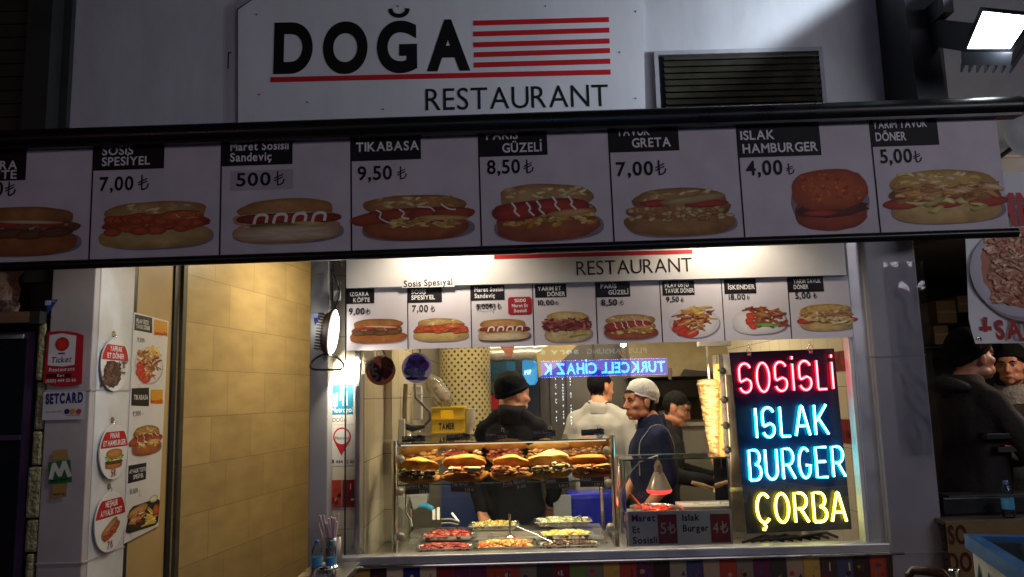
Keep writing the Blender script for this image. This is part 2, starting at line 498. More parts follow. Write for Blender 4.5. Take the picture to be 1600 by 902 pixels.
def BX(x0, y0, x1, y1, Y, depth):
    """axis-aligned box corners from its front face's photo rectangle"""
    xm, ym = (x0 + x1) / 2, (y0 + y1) / 2
    return (P(x0, ym, Y).x, Y, P(xm, y1, Y).z), (P(x1, ym, Y).x, Y + depth, P(xm, y0, Y).z)


rnd = random.Random(7)
INKB, INKW = lin('#141216'), (.80, .79, .80)
INKR = lin('#b3141c')

# ------------------------------------------------------------------ printed food pictures
def blob2(mb, fr, T, pts, n, cc, ce, jit=.10, rng=rnd):
    """printed patch: soft shading from centre colour to edge colour with mottling"""
    k = len(pts); cx = sum(p[0] for p in pts) / k; cy_ = sum(p[1] for p in pts) / k
    mb.zc = getattr(mb, 'zc', 0) + 1; n = getattr(mb, 'z0', n) + 1.6e-5 * mb.zc
    rings = (1., .84, .62, .35); vs = []; cl = []
    for r in rings:
        for x, y in pts:
            vs.append(fr.pt(*T(cx + (x - cx) * r, cy_ + (y - cy_) * r), n))
            t = 1 - r; q = 1 + jit * rng.uniform(-1, 1)
            u = min(1, t * 1.9); cl.append(tuple((ce[i] * (1 - u) + cc[i] * u) * q for i in range(3)))
    vs.append(fr.pt(*T(cx, cy_), n)); cl.append(cc)
    fs = [(i * k + j, i * k + (j + 1) % k, (i + 1) * k + (j + 1) % k, (i + 1) * k + j) for i in range(3) for j in range(k)]
    fs += [(3 * k + j, 3 * k + (j + 1) % k, 4 * k) for j in range(k)]
    ar = sum(pts[i][0] * pts[(i + 1) % k][1] - pts[(i + 1) % k][0] * pts[i][1] for i in range(k))
    if ar < 0: fs = [f[::-1] for f in fs]
    mb.add(vs, fs, mb.pm, lambda j: cl[j])


def crust2(mb, fr, T, pts, n, cc, ce, seed):
    """printed bread crust: many small colour cells, mottled at several scales"""
    k = len(pts); cx = sum(p[0] for p in pts) / k; cy_ = sum(p[1] for p in pts) / k; rings = [1 - i / 12 for i in range(12)]; vs = []; cl = []
    mb.zc = getattr(mb, 'zc', 0) + 1; n = getattr(mb, 'z0', n) + 1.6e-5 * mb.zc
    for i, r in enumerate(rings):
        for j, (x, y) in enumerate(pts):
            X, Y = cx + (x - cx) * r, cy_ + (y - cy_) * r; vs.append(fr.pt(*T(X, Y), n))
            hgt = (Y - cy_) / (max(p[1] for p in pts) - cy_ + 1e-6)
            u = min(1, (1 - r) * 2.2); u = u * (.75 + .25 * hgt)
            q = 1 + .22 * mnoise.noise(Vector((X * 6, Y * 3, seed))) + .20 * mnoise.noise(Vector((X * 21, Y * 9, seed + 5))) + .10 * mnoise.noise(Vector((X * 60, Y * 25, seed)))
            u = max(0, min(1, u + .35 * mnoise.noise(Vector((X * 9, Y * 5, seed + 9))))); cl.append(tuple((ce[m_] * (1 - u) + cc[m_] * u) * q for m_ in range(3)))
    vs.append(fr.pt(*T(cx, cy_), n)); cl.append(cc)
    fs = [(i * k + j, i * k + (j + 1) % k, (i + 1) * k + (j + 1) % k, (i + 1) * k + j) for i in range(11) for j in range(k)] + [(11 * k + j, 11 * k + (j + 1) % k, 12 * k) for j in range(k)]
    mb.add(vs, fs, mb.pm, lambda j: cl[j])


def oval(cx, cy_, rx, ry, k=22, rot=0., p=2.0, jit=0., rng=rnd):
    o = []
    for i in range(k):
        a = 2 * math.pi * i / k; c, s_ = math.cos(a), math.sin(a)
        x = rx * math.copysign(abs(c) ** (2 / p), c); y = ry * math.copysign(abs(s_) ** (2 / p), s_)
        q = 1 + jit * rng.uniform(-1, 1); x *= q; y *= q
        o.append((cx + x * math.cos(rot) - y * math.sin(rot), cy_ + x * math.sin(rot) + y * math.cos(rot)))
    return o


def shreds(mb, fr, T, reg, num, ln, wd, pal, n, rng=rnd):
    x0, y0, x1, y1 = reg
    for i in range(num):
        x, y = rng.uniform(x0, x1), rng.uniform(y0, y1); a = rng.uniform(-.9, .9) if rng.random() < .75 else rng.uniform(0, 3.1)
        l_ = ln * rng.uniform(.5, 1.3); w_ = wd * rng.uniform(.6, 1.3); c = rng.choice(pal); q = rng.uniform(.75, 1.15)
        dx, dy = math.cos(a) * l_ / 2, math.sin(a) * l_ / 2; ex, ey = -math.sin(a) * w_ / 2, math.cos(a) * w_ / 2
        bend = rng.uniform(-.5, .5) * w_
        pts = [(x - dx - ex, y - dy - ey), (x + bend * .3 - ex, y + bend - ey), (x + dx - ex * .6, y + dy - ey * .6), (x + dx + ex * .6, y + dy + ey * .6), (x + bend * .3 + ex, y + bend + ey), (x - dx + ex, y - dy + ey)]
        blob2(mb, fr, T, pts, n + .00001 * i, tuple(v * q * 1.15 for v in lin(c)), tuple(v * q * .7 for v in lin(c)), .05, rng)


def mayo(mb, fr, T, pts, w_, n):
    mb.zc = getattr(mb, 'zc', 0) + 12; pp_ = [Vector(p) for p in pts]; sm = []
    for i in range(len(pp_) - 1):
        a, b, c, e = pp_[max(0, i - 1)], pp_[i], pp_[i + 1], pp_[min(len(pp_) - 1, i + 2)]
        for k in range(5): t = k / 5; sm.append(.5 * ((2 * b) + (c - a) * t + (2 * a - 5 * b + 4 * c - e) * t * t + (3 * b - a - 3 * c + e) * t ** 3))
    sm.append(pp_[-1]); q = [T(p.x, p.y) for p in sm]; mb.zc += 30; mb.stroke(fr, q, w_ * .62, getattr(mb, 'z0', n) + 1.6e-5 * mb.zc, mb.pm, lin('#efe9df'))


def food2(mb, fr, kind, a0, b0, a1, b1, n, seed=1, pm=None):
    """a printed picture of food in the rectangle a0..a1, b0..b1"""
    mb.pm = pm or INK; mb.z0 = n; rng = random.Random(seed * 13 + 5)
    T = lambda x, y: (a0 + (a1 - a0) * x, b0 + (b1 - b0) * y)
    H = (b1 - b0); d = .0004
    L = lin
    fade = .16 if (pm or INK) is FAB else .06
    def Lf(c):
        c = L(c); g_ = (.16, .115, .10); return tuple(c[i] * (1 - fade) + g_[i] * fade for i in range(3))
    def bl(pts, k, cc, ce, j=.16): blob2(mb, fr, T, pts, n + d * k, Lf(cc), Lf(ce), j, rng)
    def cr2(pts, k, cc, ce): crust2(mb, fr, T, pts, n, Lf(cc), Lf(ce), seed + k)
    def flecks(reg, num, pal, sz=.022):
        for _ in range(num):
            x, y = rng.uniform(reg[0], reg[2]), rng.uniform(reg[1], reg[3])
            u, v = (x - (reg[0] + reg[2]) / 2) / (reg[2] - reg[0]) * 2, (y - (reg[1] + reg[3]) / 2) / (reg[3] - reg[1]) * 2
            if u * u + v * v > .92: continue
            c = Lf(rng.choice(pal)); q = rng.uniform(.82, 1.16); a = sz * rng.uniform(.5, 1.5); h = (a1 - a0) / (b1 - b0)
            blob2(mb, fr, T, oval(x, y, a, a * h * rng.uniform(.4, .8), 7, rng.uniform(-.6, .6)), n, tuple(z * q for z in c), tuple(z * q * .96 for z in c), .04, rng)
    def bun(cx, cy_, rx, ry, rot, pw):
        p1, p2, p3 = rng.uniform(0, 6), rng.uniform(0, 6), rng.uniform(0, 6); o = []
        for i, (x, y) in enumerate(oval(0, 0, rx, ry, 64, 0, pw)):
            a = 2 * math.pi * i / 64; q = 1 + .045 * math.sin(2 * a + p1) + .030 * math.sin(3 * a + p2) + .016 * math.sin(7 * a + p3) + .008 * rng.uniform(-1, 1)
            x, y = x * q, y * q; o.append((cx + x * math.cos(rot) - y * math.sin(rot), cy_ + x * math.sin(rot) + y * math.cos(rot)))
        return o
    def sh(reg, num, ln, wd, pal, k): shreds(mb, fr, T, reg, num, ln, wd, [c for c in pal], n + d * k, rng)
    shadow = '#8f8790'
    if kind == 'plate':      # rice with chicken doner on a round plate
        bl(oval(.52, .46, .50, .46, 30), 0, '#77717a', shadow); bl(oval(.5, .5, .5, .48, 30), 1, '#e6e2e2', '#cfcbd0', .02); bl(oval(.5, .52, .42, .38, 26), 2, '#f0ebe6', '#dcd6d2', .03)
        for q in ((.22, .48), (.20, .33), (.30, .22), (.42, .16)): bl(oval(*q, .17, .13, 14, .5, 2, .05, rng), 3, '#d5402a', '#a82416')
        sh((.15, .40, .85, .85), 46, .24, .055, ['#b5713a', '#8c4a24', '#d69a5a', '#6b3318', '#c88a4a'], 4)
        sh((.40, .18, .68, .55), 24, .2, .05, ['#b5713a', '#8c4a24', '#d69a5a'], 4.5); sh((.40, .80, .80, .96), 9, .3, .05, ['#e7c76a', '#d9b050'], 5)
        return
    if kind == 'oblong':     # meat on an oblong plate
        bl(oval(.52, .40, .48, .38, 30, .06, 2.6), 0, '#77717a', shadow); bl(oval(.48, .44, .48, .40, 30, .06, 2.6), 1, '#ece9e6', '#d2cecb', .02)
        sh((.30, .28, .95, .92), 70, .2, .07, ['#8a4a2a', '#6b3218', '#a5623a', '#a04428', '#c0623a'], 2)
        for q in ((.33, .62), (.31, .45), (.36, .32)): bl(oval(*q, .07, .13, 12, .3), 3, '#d84a30', '#a82416')
        bl(oval(.62, .34, .23, .055, 16, -.12), 4, '#86b04a', '#5a8a30'); bl(oval(.55, .68, .15, .06, 16, -.5), 4.2, '#a58a4a', '#7a6030')
        return
    if kind == 'burger':     # wet burger, all tomato brown
        bl(oval(.5, .48, .50, .47, 30), 0, '#5a3a34', shadow); bl(oval(.5, .30, .46, .28, 26, 0, 2.4, .03, rng), 1, '#b04a26', '#8a2c18')
        bl(oval(.52, .36, .46, .13, 22, .05, 2.2, .08, rng), 2, '#6a2a18', '#46180e'); bl(oval(.36, .30, .22, .05, 14, 0), 2.5, '#c84a30', '#8a2c18')
        bl(oval(.5, .67, .49, .32, 28, .04, 2.5, .03, rng), 3, '#c4602e', '#9a3c1c')
        sh((.12, .5, .88, .92), 60, .06, .04, ['#c05a2c', '#b04c24', '#cf6c36'], 4)
        return
    if kind == 'hamburger':
        bl(oval(.5, .17, .46, .17, 22, 0, 3), 1, '#b8703a', '#8a4a20'); bl(oval(.5, .34, .48, .12, 22, 0, 2.6, .06, rng), 2, '#5a2e1c', '#38180e')
        bl(oval(.55, .44, .38, .05, 16), 2.5, '#e3d8c8', '#b8a890'); bl(oval(.7, .50, .25, .05, 14), 3, '#c83a26', '#98200e')
        sh((.08, .46, .92, .68), 40, .2, .07, ['#7fae3a', '#5a8c28', '#a8cc60', '#48781e'], 3.4)
        bl(oval(.5, .76, .44, .22, 24, 0, 2.3), 4, '#c88448', '#98582a')
        return
    if kind == 'meat':       # sliced doner heap
        bl(oval(.5, .5, .48, .5, 26, 0, 2.6, .06, rng), 1, '#4a3026', '#33201a')
        sh((.05, .06, .95, .94), 80, .26, .10, ['#5a3c30', '#45291f', '#6b4a3c', '#352018', '#74513f'], 2)
        return
    if kind == 'toast':      # pressed sandwich, slanted
        bl(oval(.5, .46, .52, .30, 22, .75, 2.4), 0, '#6a4a3a', shadow)
        bl(oval(.54, .40, .52, .22, 22, .75, 2.4, .04, rng), 1, '#b8623a', '#8a3c1e'); sh((.30, .25, .75, .6), 26, .2, .06, ['#b83a26', '#d86a44', '#8c2a18'], 2)
        bl(oval(.44, .62, .50, .15, 22, .75, 2.4), 3, '#b98a5a', '#8a5a30')
        return
    if kind == 'blackplate':
        bl([(.02, .10), (.12, .03), (.88, .0), (.97, .08), (1., .74), (.9, .84), (.2, .80), (.1, .7)], 0, '#23261f', '#15180f')
        bl(oval(.34, .62, .30, .14, 18, .35, 2.4), 2, '#c89a5a', '#96683a'); bl(oval(.34, .40, .27, .08, 16, .35), 1.5, '#d8b478', '#96683a')
        sh((.18, .28, .52, .55), 26, .2, .04, ['#d0683a', '#e0b070', '#a83a20', '#e8d8b0'], 2.5); sh((.62, .12, .82, .5), 20, .3, .045, ['#e0c060', '#ccaa48', '#ead68a'], 2.6)
        bl(oval(.88, .48, .10, .18, 12), 2.7, '#cc5a34', '#9a3a1e'); bl(oval(.80, .86, .13, .12, 14), 2.8, '#e3ddc0', '#a8b080')
        return
    # ---- long sandwiches
    pal = dict(kofte=('#b27a44', '#8a5426', '#a8682e', '#8c4e20'), sosis=('#c4a468', '#a07a3c', '#d0b878', '#b08c48'), hotdog=('#c89a5c', '#a06c30', '#d8c09a', '#b89468'),
               tika=('#c09050', '#90602c', '#b8703c', '#8c4420'), paris=('#c8a86c', '#98703c', '#b0623a', '#8a3c20'), greta=('#b8945c', '#8c6838', '#b88c50', '#90642c'),
               shred=('#d8b468', '#b08a40', '#d8bc78', '#b89450'), etdoner=('#d0bc88', '#b09858', '#d8c898', '#b8a068'))[kind]
    flip = kind in ('greta',)
    bl(oval(.52, .24, .485, .245, 30, .02, 2.6), 0, '#5e5458', shadow)
    # lower bun
    cr2(bun(.5, .27, .475, .25, .02 + rng.uniform(-.04, .04), 2.5), 1, pal[2], pal[3])
    # upper bun
    cr2(bun(.5, .74, .43, .225, rng.uniform(-.07, .05), 2.3), 1.6, pal[0], pal[1])
    if kind in ('paris', 'greta', 'sosis', 'tika', 'shred'): sh((.16, .72, .84, .90), 22, .10, .05, [pal[0], '#dcc890', pal[0]], 2.0)
    cr2(bun(.5, .53, .455, .165, 0, 2.6), 2.2, *(dict(kofte=('#8a5632', '#6a3a1e'), sosis=('#b8502a', '#8a3418'), hotdog=('#d8c8a0', '#b0905c'), tika=('#a04c28', '#7a3018'), paris=('#b8904c', '#8a6030'), greta=('#b88c50', '#8a6030'), shred=('#b08048', '#805028'), etdoner=('#8a4434', '#64281e'))[kind]))
    fp_ = dict(kofte=['#7a4a2a', '#5a3218', '#b05a3c', '#c8a070'], sosis=['#c85c30', '#8a3418', '#d87a4a', '#a84420'], hotdog=['#e0cca0', '#b89058', '#c8a870'], tika=['#a84a28', '#d0a058', '#7a2c16', '#c87848'], paris=['#a83a2c', '#d8b060', '#e0c888', '#882418'], greta=['#d8c088', '#b85a40', '#c0a060'], shred=['#d8b070', '#a87038', '#e8d0a0', '#c05030'], etdoner=['#8a3c30', '#6a281e', '#b06a58'])[kind]
    flecks((.07, .38, .93, .70), 90, fp_, .016)
    if kind == 'kofte':
        for i, x in enumerate((.2, .38, .58, .78)): bl(oval(x, .42 + .03 * (i % 2), .15, .10, 14, .2, 2, .08, rng), 3, '#6e4a28', '#4c2c14')
        for x in (.25, .36, .74): bl(oval(x, .62, .12, .05, 12, .1), 3.2, '#b84030', '#8a2418')
        bl(oval(.55, .66, .3, .035, 14, -.1), 3.4, '#d8c098', '#b09060')
    elif kind == 'sosis':
        for i in range(26): bl(oval(rng.uniform(.06, .94), rng.uniform(.36, .66), rng.uniform(.055, .10), rng.uniform(.07, .10), 12, rng.uniform(-1, 1)), 3 + i * .05, '#cc5c30', '#96351a')
        bl(oval(.72, .66, .2, .11, 16), 4.6, '#d0703c', '#a04a22'); sh((.55, .58, .9, .74), 16, .09, .02, ['#e09058', '#b0522c'], 4.8)
    elif kind == 'hotdog':
        bl(oval(.52, .54, .46, .115, 24, -.02, 3), 3, '#a83c22', '#76200f'); bl(oval(.45, .40, .28, .055, 16), 3.3, '#8a7a34', '#68581e'); bl(oval(.7, .42, .16, .05, 12, -.15), 3.5, '#dcc070', '#b09040')
        for i in range(4):
            x = .27 + .17 * i; mayo(mb, fr, T, [(x - .05, .46), (x - .03, .60), (x + .02, .64), (x + .06, .60), (x + .055, .48)], .10 * H, n + d * 4)
        bl(oval(.5, .22, .46, .17, 26, .02, 2.8), 4.2, '#e0ccaa', '#bc9a6c')
    elif kind == 'tika':
        for i, x in enumerate((.12, .34, .62, .82)): bl(oval(x, .55 - .06 * (i == 0), .19, .12, 14, .45 * (1 if i == 0 else -.1), 2.4, .05, rng), 3 + .1 * i, '#b04a28', '#84301a')
        sh((.25, .28, .85, .45), 34, .11, .055, ['#d8b860', '#c09848', '#e0cc88'], 3.6); bl(oval(.74, .46, .22, .055, 14, -.1), 4, '#dcb878', '#b88848')
        mayo(mb, fr, T, [(.16, .66), (.20, .60), (.19, .50), (.26, .40), (.33, .38)], .045 * H, n + d * 5); mayo(mb, fr, T, [(.36, .66), (.40, .58), (.38, .50), (.44, .46)], .05 * H, n + d * 5)
        mayo(mb, fr, T, [(.52, .70), (.62, .68), (.66, .60)], .04 * H, n + d * 5); mayo(mb, fr, T, [(.72, .74), (.78, .64), (.84, .62)], .05 * H, n + d * 5)
    elif kind == 'paris':
        sh((.14, .26, .9, .46), 50, .10, .055, ['#d8b860', '#c8a04a', '#e0cc80', '#c08838'], 3); bl(oval(.26, .52, .24, .15, 18, .22, 2.6), 4, '#b43a2a', '#84201a'); bl(oval(.62, .58, .26, .14, 18, -.05, 2.6), 4.1, '#b84030', '#84201a'); bl(oval(.72, .47, .22, .06, 14, .12), 4.2, '#d8a868', '#b07c40')
        for x, y in ((.2, .66), (.33, .66), (.42, .68), (.56, .74), (.7, .74)): mayo(mb, fr, T, [(x, y), (x + .03, y - .09), (x + .02, y - .14), (x + .06, y - .22)], .05 * H, n + d * 5)
    elif kind == 'greta':
        for i in range(46): bl(oval(rng.uniform(.06, .94), rng.uniform(.32, .56), .035, .055, 9, rng.uniform(-1, 1)), 3 + .03 * i, rng.choice(['#d8c088', '#c8a868', '#e0cc98', '#c07a50']), '#8a6030')
        bl(oval(.3, .68, .16, .075, 14, .05), 4.6, '#bc4030', '#8a2418'); bl(oval(.74, .64, .2, .075, 14, .08), 4.6, '#bc4030', '#8a2418'); bl(oval(.62, .74, .3, .08, 16, .22, 2.4), 4.8, '#c0a870', '#94784a')
    elif kind == 'shred':
        for x in (.14, .5, .86): bl(oval(x, .38, .17, .10, 14, .1), 3, '#c8482c', '#982814')
        sh((.08, .40, .92, .70), 80, .17, .055, ['#d0a468', '#b8844a', '#e0bc84', '#a87440', '#e8cc9c', '#cc9450'], 3.4); sh((.25, .26, .9, .46), 8, .2, .06, ['#d8cc80', '#b8b868', '#e0d8a0'], 5)
    elif kind == 'etdoner':
        sh((.05, .36, .95, .72), 80, .16, .065, ['#8a4638', '#6c2c22', '#a05a48', '#b07060', '#782e28'], 3.4); sh((.2, .22, .8, .36), 6, .2, .05, ['#c8b860', '#a8a050'], 5)


def lira(mb, fr, a, b, h, wt, n, m, col):
    """the lira sign drawn with strokes"""
    st = wt * h
    mb.stroke(fr, [(a + .22 * h, b + h), (a + .22 * h, b + .05 * h), (a + .40 * h, b + .06 * h), (a + .58 * h, b + .18 * h), (a + .66 * h, b + .42 * h)], st, n, m, col)
    mb.stroke(fr, [(a, b + .52 * h), (a + .56 * h, b + .78 * h)], st * .85, n + .0002, m, col)
    mb.stroke(fr, [(a, b + .34 * h), (a + .56 * h, b + .60 * h)], st * .85, n + .0003, m, col)


def menu_cell(fr, parent, ca, cb, sx, sy, spec, pm, up, seed, fabric=False):
    """children of one menu print: black header, lettering, price, picture. ca,cb = cell's left edge and header top; sx,sy metres per unit"""
    X = lambda x: ca + x * sx
    Y = lambda y: cb - y * sy
    hx0, hx1, hy0, hy1 = spec['head']
    m = MB(); m.rect(fr, X(hx0), Y(hy1), X(hx1), Y(hy0), up, pm, INKB); m.build('header_label', parent)
    m = MB()
    for t, x, w_, y, cap in spec['lines']: m.text(fr, t, X(x), Y(y), X(x + w_), Y(y), cap * sy, up + .001, pm, INKW, .022)
    m.build('lettering', parent)
    m = MB()
    t, x, w_, y, cap, lx, lh = spec['price']
    if spec.get('patch'):
        p = spec['patch']; m.rect(fr, X(p[0]), Y(p[3]), X(p[2]), Y(p[1]), up, pm, lin('#b3abb3'))
    m.text(fr, t, X(x), Y(y), X(x + w_), Y(y), cap * sy, up + .001, pm, INKB, .02)
    lira(m, fr, X(lx), Y(y + .05 * lh), lh * sy, .10, up + .0012, pm, INKB)
    if spec.get('struck'):
        for k in range(3): m.stroke(fr, [(X(x - 1), Y(y - cap * (.9 - .2 * k))), (X(x + w_ * .6), Y(y - cap * (1.05 - .2 * k))), (X(x + w_ + 4), Y(y - cap * (.95 - .25 * k)))], .9 * sy, up + .0016, pm, INKB)
        m.stroke(fr, [(X(x + w_ + 2), Y(y - cap)), (X(x + w_ + 4), Y(y - cap * .4)), (X(x + w_ + 1), Y(y + 2))], 1.0 * sy, up + .0017, pm, INKB)
        m.stroke(fr, [(X(x), Y(y + 2)), (X(x + w_ * .4), Y(y + 4)), (X(x + w_), Y(y + 3)), (X(x + w_ + 1), Y(y + 7))], .5 * sy, up + .0017, pm, INKB)
    m.build('price_lettering', parent)
    f = spec['food']; m = MB(); food2(m, fr, f[0], X(f[1]), Y(f[4]), X(f[3]), Y(f[2]), up + .0004, seed, pm); m.build('food_picture', parent)
    if spec.get('badge'):
        m = MB(); m.poly(fr, [(X(58), Y(23)), (X(61), Y(20)), (X(92), Y(20)), (X(95), Y(23)), (X(95), Y(45)), (X(92), Y(48)), (X(61), Y(48)), (X(58), Y(45))], up, pm, lin('#a3202c'))
        for t, x, w_, y in (('%100', 68, 18, 28), ('Maret Et', 64, 25, 36), ('Sosisli', 67, 20, 44)): m.text(fr, t, X(x), Y(y), X(x + w_), Y(y), 5 * sy, up + .001, pm, INKW, .02)
        m.build('price_badge', parent)


# ------------------------------------------------------------------ ground and sky-side setting
m = MB(); m.box((-40, -40, -.02), (40, 3.98, 0), mat('asphalt', (.05, .05, .055), .8, 0, .3, 3, bump=.4, bscale=90)); struct(m.build('ground'))
m = MB(); m.box((-40, 3.98, -.02), (40, 40, 0.004), tiles('shop_floor_tile', (.22, .20, .18), (.08, .08, .08), .4, .4, 'XY', 0)); struct(m.build('floor'))

# ------------------------------------------------------------------ the shop building
XL = P(148, 480, 3.95).x            # right-hand face of the left pillar
XPl = P(100, 600, 3.95).x - .09
Xj0, Xj1 = P(483, 650, 3.97).x, P(512, 650, 3.97).x
Xw1 = P(1375, 650, 3.99).x
Xp0, Xp1 = P(1362, 560, 3.93).x, P(1446, 560, 3.93).x
ZS = P(950, 860.5, 3.94).z             # sill top
bld = thing('restaurant_building', 'restaurant front with white panelled upper wall, tiled doorway and lit serving window', 'building', (0, 4, 0))
a, b = BX(102, -120, 1424, 260, 4.0, .22)
m = MB(); m.box((a[0], 4.0, 2.46), (b[0], 4.25, b[2]), PANEL); 
m.build('upper_wall', bld)
# panel joint, little hook and stains as thin real pieces
m = MB(); fr4 = front(4.0)
for x in (105,): m.prect(fr4, x, -100, x + 3, 190, .002, DARK)
m.build('panel_joint', bld); m = MB()
m.prect(fr4, 356, 82, 358, 108, .003, DARK); m.prect(fr4, 358.01, 82, 362, 84, .003, DARK); m.build('bent_hook', bld)
m = MB(); q = [fr4.pt(*fr4.hit(x, y), .012) for x, y in ((1376, -10), (1384, 30), (1398, 62), (1414, 90), (1428, 120), (1432, 150), (1424, 172))]
m.tube(q, .006, BLACK, seg=6); m.build('wall_cable', bld)
# left pillar
PWH = mat('dim_pink_white', (.43, .385, .385), .5, 0, .14, 2.5, bump=.08, bscale=10)  # front face darker and pinkish: dim street light put into its colour
m = MB(); m.box((XPl, 3.95, 0), (XL - .004, 4.0, 3.0), PWH, bev=.005); m.box((XL - .2, 4.001, 0), (XL, 4.36, 3.0), WHITE, bev=.004)
for z in (P(120, 610, 3.95).z, P(120, 880, 3.95).z): m.box((XPl - .002, 3.947, z - .004), (XL + .003, 4.361, z + .004), PWH)
m.build('left_pillar', bld)
# black shutter channel and tan lining of the reveal
m = MB(); m.box((XL - .20, 4.362, 0), (XL - .004, 4.40, 2.9), DARK); m.build('shutter_channel', bld)
TAN = mat('tan_panel', '#b59a68', .45, 0, .12, 3)
m = MB(); m.box((XL - .2, 4.402, 0), (XL - .002, 4.86, 2.9), TAN); m.build('reveal_panel', bld)
m = MB(); xx = P(283, 650, 4.95).x
m.box((XL - .12, 4.86, 0), (XL + .012, 4.93, 2.9), DARK, bev=.006); m.box((XL - .1, 4.93, 0), (xx, 4.99, 2.9), mat('worn_door_frame', (.075, .07, .05), .5, .4, .35, 8), bev=.006)
m.build('door_frame', bld)
# tiled corridor wall running back
t0 = P(284, 650, 4.99); t1 = P(484, 640, 6.95); ang = math.atan2(t1.y - t0.y, t1.x - t0.x)
m = MB(); ln = (t1 - t0).length + 2.2
m.box((-.1, 0, -P(284, 582, 4.99).z % .3 - .3), (ln, .12, 3.2), tiles('sandstone_tile', '#b09a6c', '#857048', .56, .312, 'XZ', .37, .0025, .35, .10))
o = m.build('corridor_wall', bld, local=True); o.location = (t0.x, t0.y - 4, 0); o.rotation_euler = (0, 0, ang)
m = MB(); m.box((-2.6, 8.6, 0), (-.9, 8.7, 3.1), TAN); m.box((-2.6, 4.86, 2.95), (Xj1, 8.7, 3.05), WHITE); m.build('corridor_lining', bld)
# jamb, tiled pier, sill
m = MB(); m.box((Xj0, 3.97, 0), (Xj1, 4.55, 2.6), mat('jamb_paint', (.42, .42, .42), .45, 0, .1, 3), bev=.005); m.build('window_jamb', bld)
TILEW = tiles('cream_tile', '#d6cdb6', '#8d8468', .20, .33, 'XZ', 0, .0022, .18, .03, .4)
TILEY = tiles('cream_side_tile', '#d6cdb6', '#8d8468', .20, .33, 'YZ', 0, .0022, .18, .03, .4)
Xo = P(568, 650, 4.1).x
m = MB(); m.box((Xj1 + .001, 4.075, ZS - .2), (P(557, 650, 4.075).x, 4.5, 2.6), TILEW); m.build('tiled_pier', bld)
m = MB(); m.box((Xj1 - .1, 4.5, 0), (Xo - .02, 5.0, 2.7), TILEW); m.box((Xo - .12, 4.12, 0), (Xo, 4.74, 2.7), TILEY); m.box((Xo - .12, 4.742, 0), (Xo + .05, 8.2, 2.7), TILEY); m.build('left_inner_wall', bld)
frj = front(4.075)
PATC = ['#8c1f22', '#d8a648', '#3a2418', '#b8402a', '#6b2a48', '#7a8a3c', '#4a4a6a', '#e0c8a0']
def pattern_band(fr, x0, y0, x1, y1, n, cells, seed, name, parent, pal=PATC, dim=1.0):
    r = random.Random(seed); m = MB(); xm, ym = (x0 + x1) / 2, (y0 + y1) / 2
    a0, a1 = fr.hit(x0, ym)[0], fr.hit(x1, ym)[0]; b1, b0 = fr.hit(xm, y0)[1], fr.hit(xm, y1)[1]
    w_ = (a1 - a0) / cells; sc = lambda c: tuple(v * dim for v in lin(c))
    for i in range(cells):
        A0, A1 = a0 + i * w_, a0 + (i + 1) * w_; h = b1 - b0
        m.rect(fr, A0 + .0015, b0, A1 - .0015, b1, n, INK, sc(r.choice(pal)))
        for k in range(5):
            cx, cy_ = r.uniform(A0 + .2 * w_, A1 - .2 * w_), r.uniform(b0 + .2 * h, b1 - .2 * h); rr = r.uniform(.10, .19) * min(w_, h)
            kd = r.random(); c = sc(r.choice(pal)); up = n + .0006 + .0003 * k
            if kd < .35: m.disc(fr, cx, cy_, rr, up, INK, c, seg=10, ry=rr * r.uniform(.7, 1.1))
            elif kd < .7: m.poly(fr, [(cx - rr, cy_ - rr), (cx + rr, cy_ - rr), (cx + .2 * rr, cy_ + rr)], up, INK, c)
            else: m.rect(fr, cx - .25 * rr, max(b0, cy_ - 1.6 * rr), cx + .25 * rr, min(b1, cy_ + 1.6 * rr), up, INK, c)
    return m.build(name, parent)
pattern_band(frj, 513, 750, 556, 793, .003, 2, 3, 'patterned_tile_band', bld)
m = MB(); m.box((Xj0 + .02, 3.972, 0), (Xw1 + .0, 4.06, ZS - .058), mat('counter_front', (.22, .17, .13), .3)); m.build('counter_front_wall', bld)
pattern_band(front(3.972), 500, 876, 1388, 955, .003, 34, 11, 'patterned_tile_front', bld, PATC + ['#2a2a6e', '#7d1f2a', '#b09a80', '#463a30', '#8a7a60', '#b99a7a'], 1.0)
# right pillar
PIL = mat('pillar_paint', (.27, .265, .29), .45, 0, .12, 2, bump=.05, bscale=8)
m = MB(); m.box((Xp0 + .012, 3.93, 0), (Xp1, 4.5, 2.62), PIL, bev=.01); m.box((Xw1 + .004, 3.96, 0), (Xp0 + .011, 4.5, 2.62), mat('jamb_paint'))
for y in (556, 865): z = P(1400, y, 3.93).z; m.box((Xp0 + .008, 3.927, z - .003), (Xp1 + .002, 4.4, z + .003), PIL)
m.build('right_pillar', bld)
# inside: right wall with red band, back wall, ceiling
Xr = P(1334, 600, 4.1).x
m = MB(); m.box((Xr, 4.06, 0), (Xr + .1, 8.2, 2.7), TILEY); m.build('right_inner_wall', bld)
frr = Frame((Xr, 0, 0), (0, -1, 0), (0, 0, 1))
def side_band(y0, y1, n, seed, name):
    a, b = frr.hit(1318, y0)[1], frr.hit(1318, y1)[1]; r = random.Random(seed); m = MB()
    for i in range(6):
        A = -4.95 + .14 * i; m.rect(frr, A, b, A + .137, a, n, INK, lin('#7c1218'))
        for k in range(5):
            x = A + .02 + r.random() * .09; z = b + (a - b) * r.uniform(.15, .85); q = .018
            m.poly(frr, [(x - q, z - q), (x + q, z), (x, z + 1.5 * q)], n + .001, INK, lin(r.choice(['#c8b8a0', '#3a0a10', '#b83a30', '#5a1018'])))
    m.build(name, bld)
side_band(655, 692, .003, 4, 'patterned_side_tile_band'); side_band(548, 580, .003, 5, 'patterned_side_tile_band')
BACK = mat('kitchen_wall', '#857659', .5, 0, .15, 2)
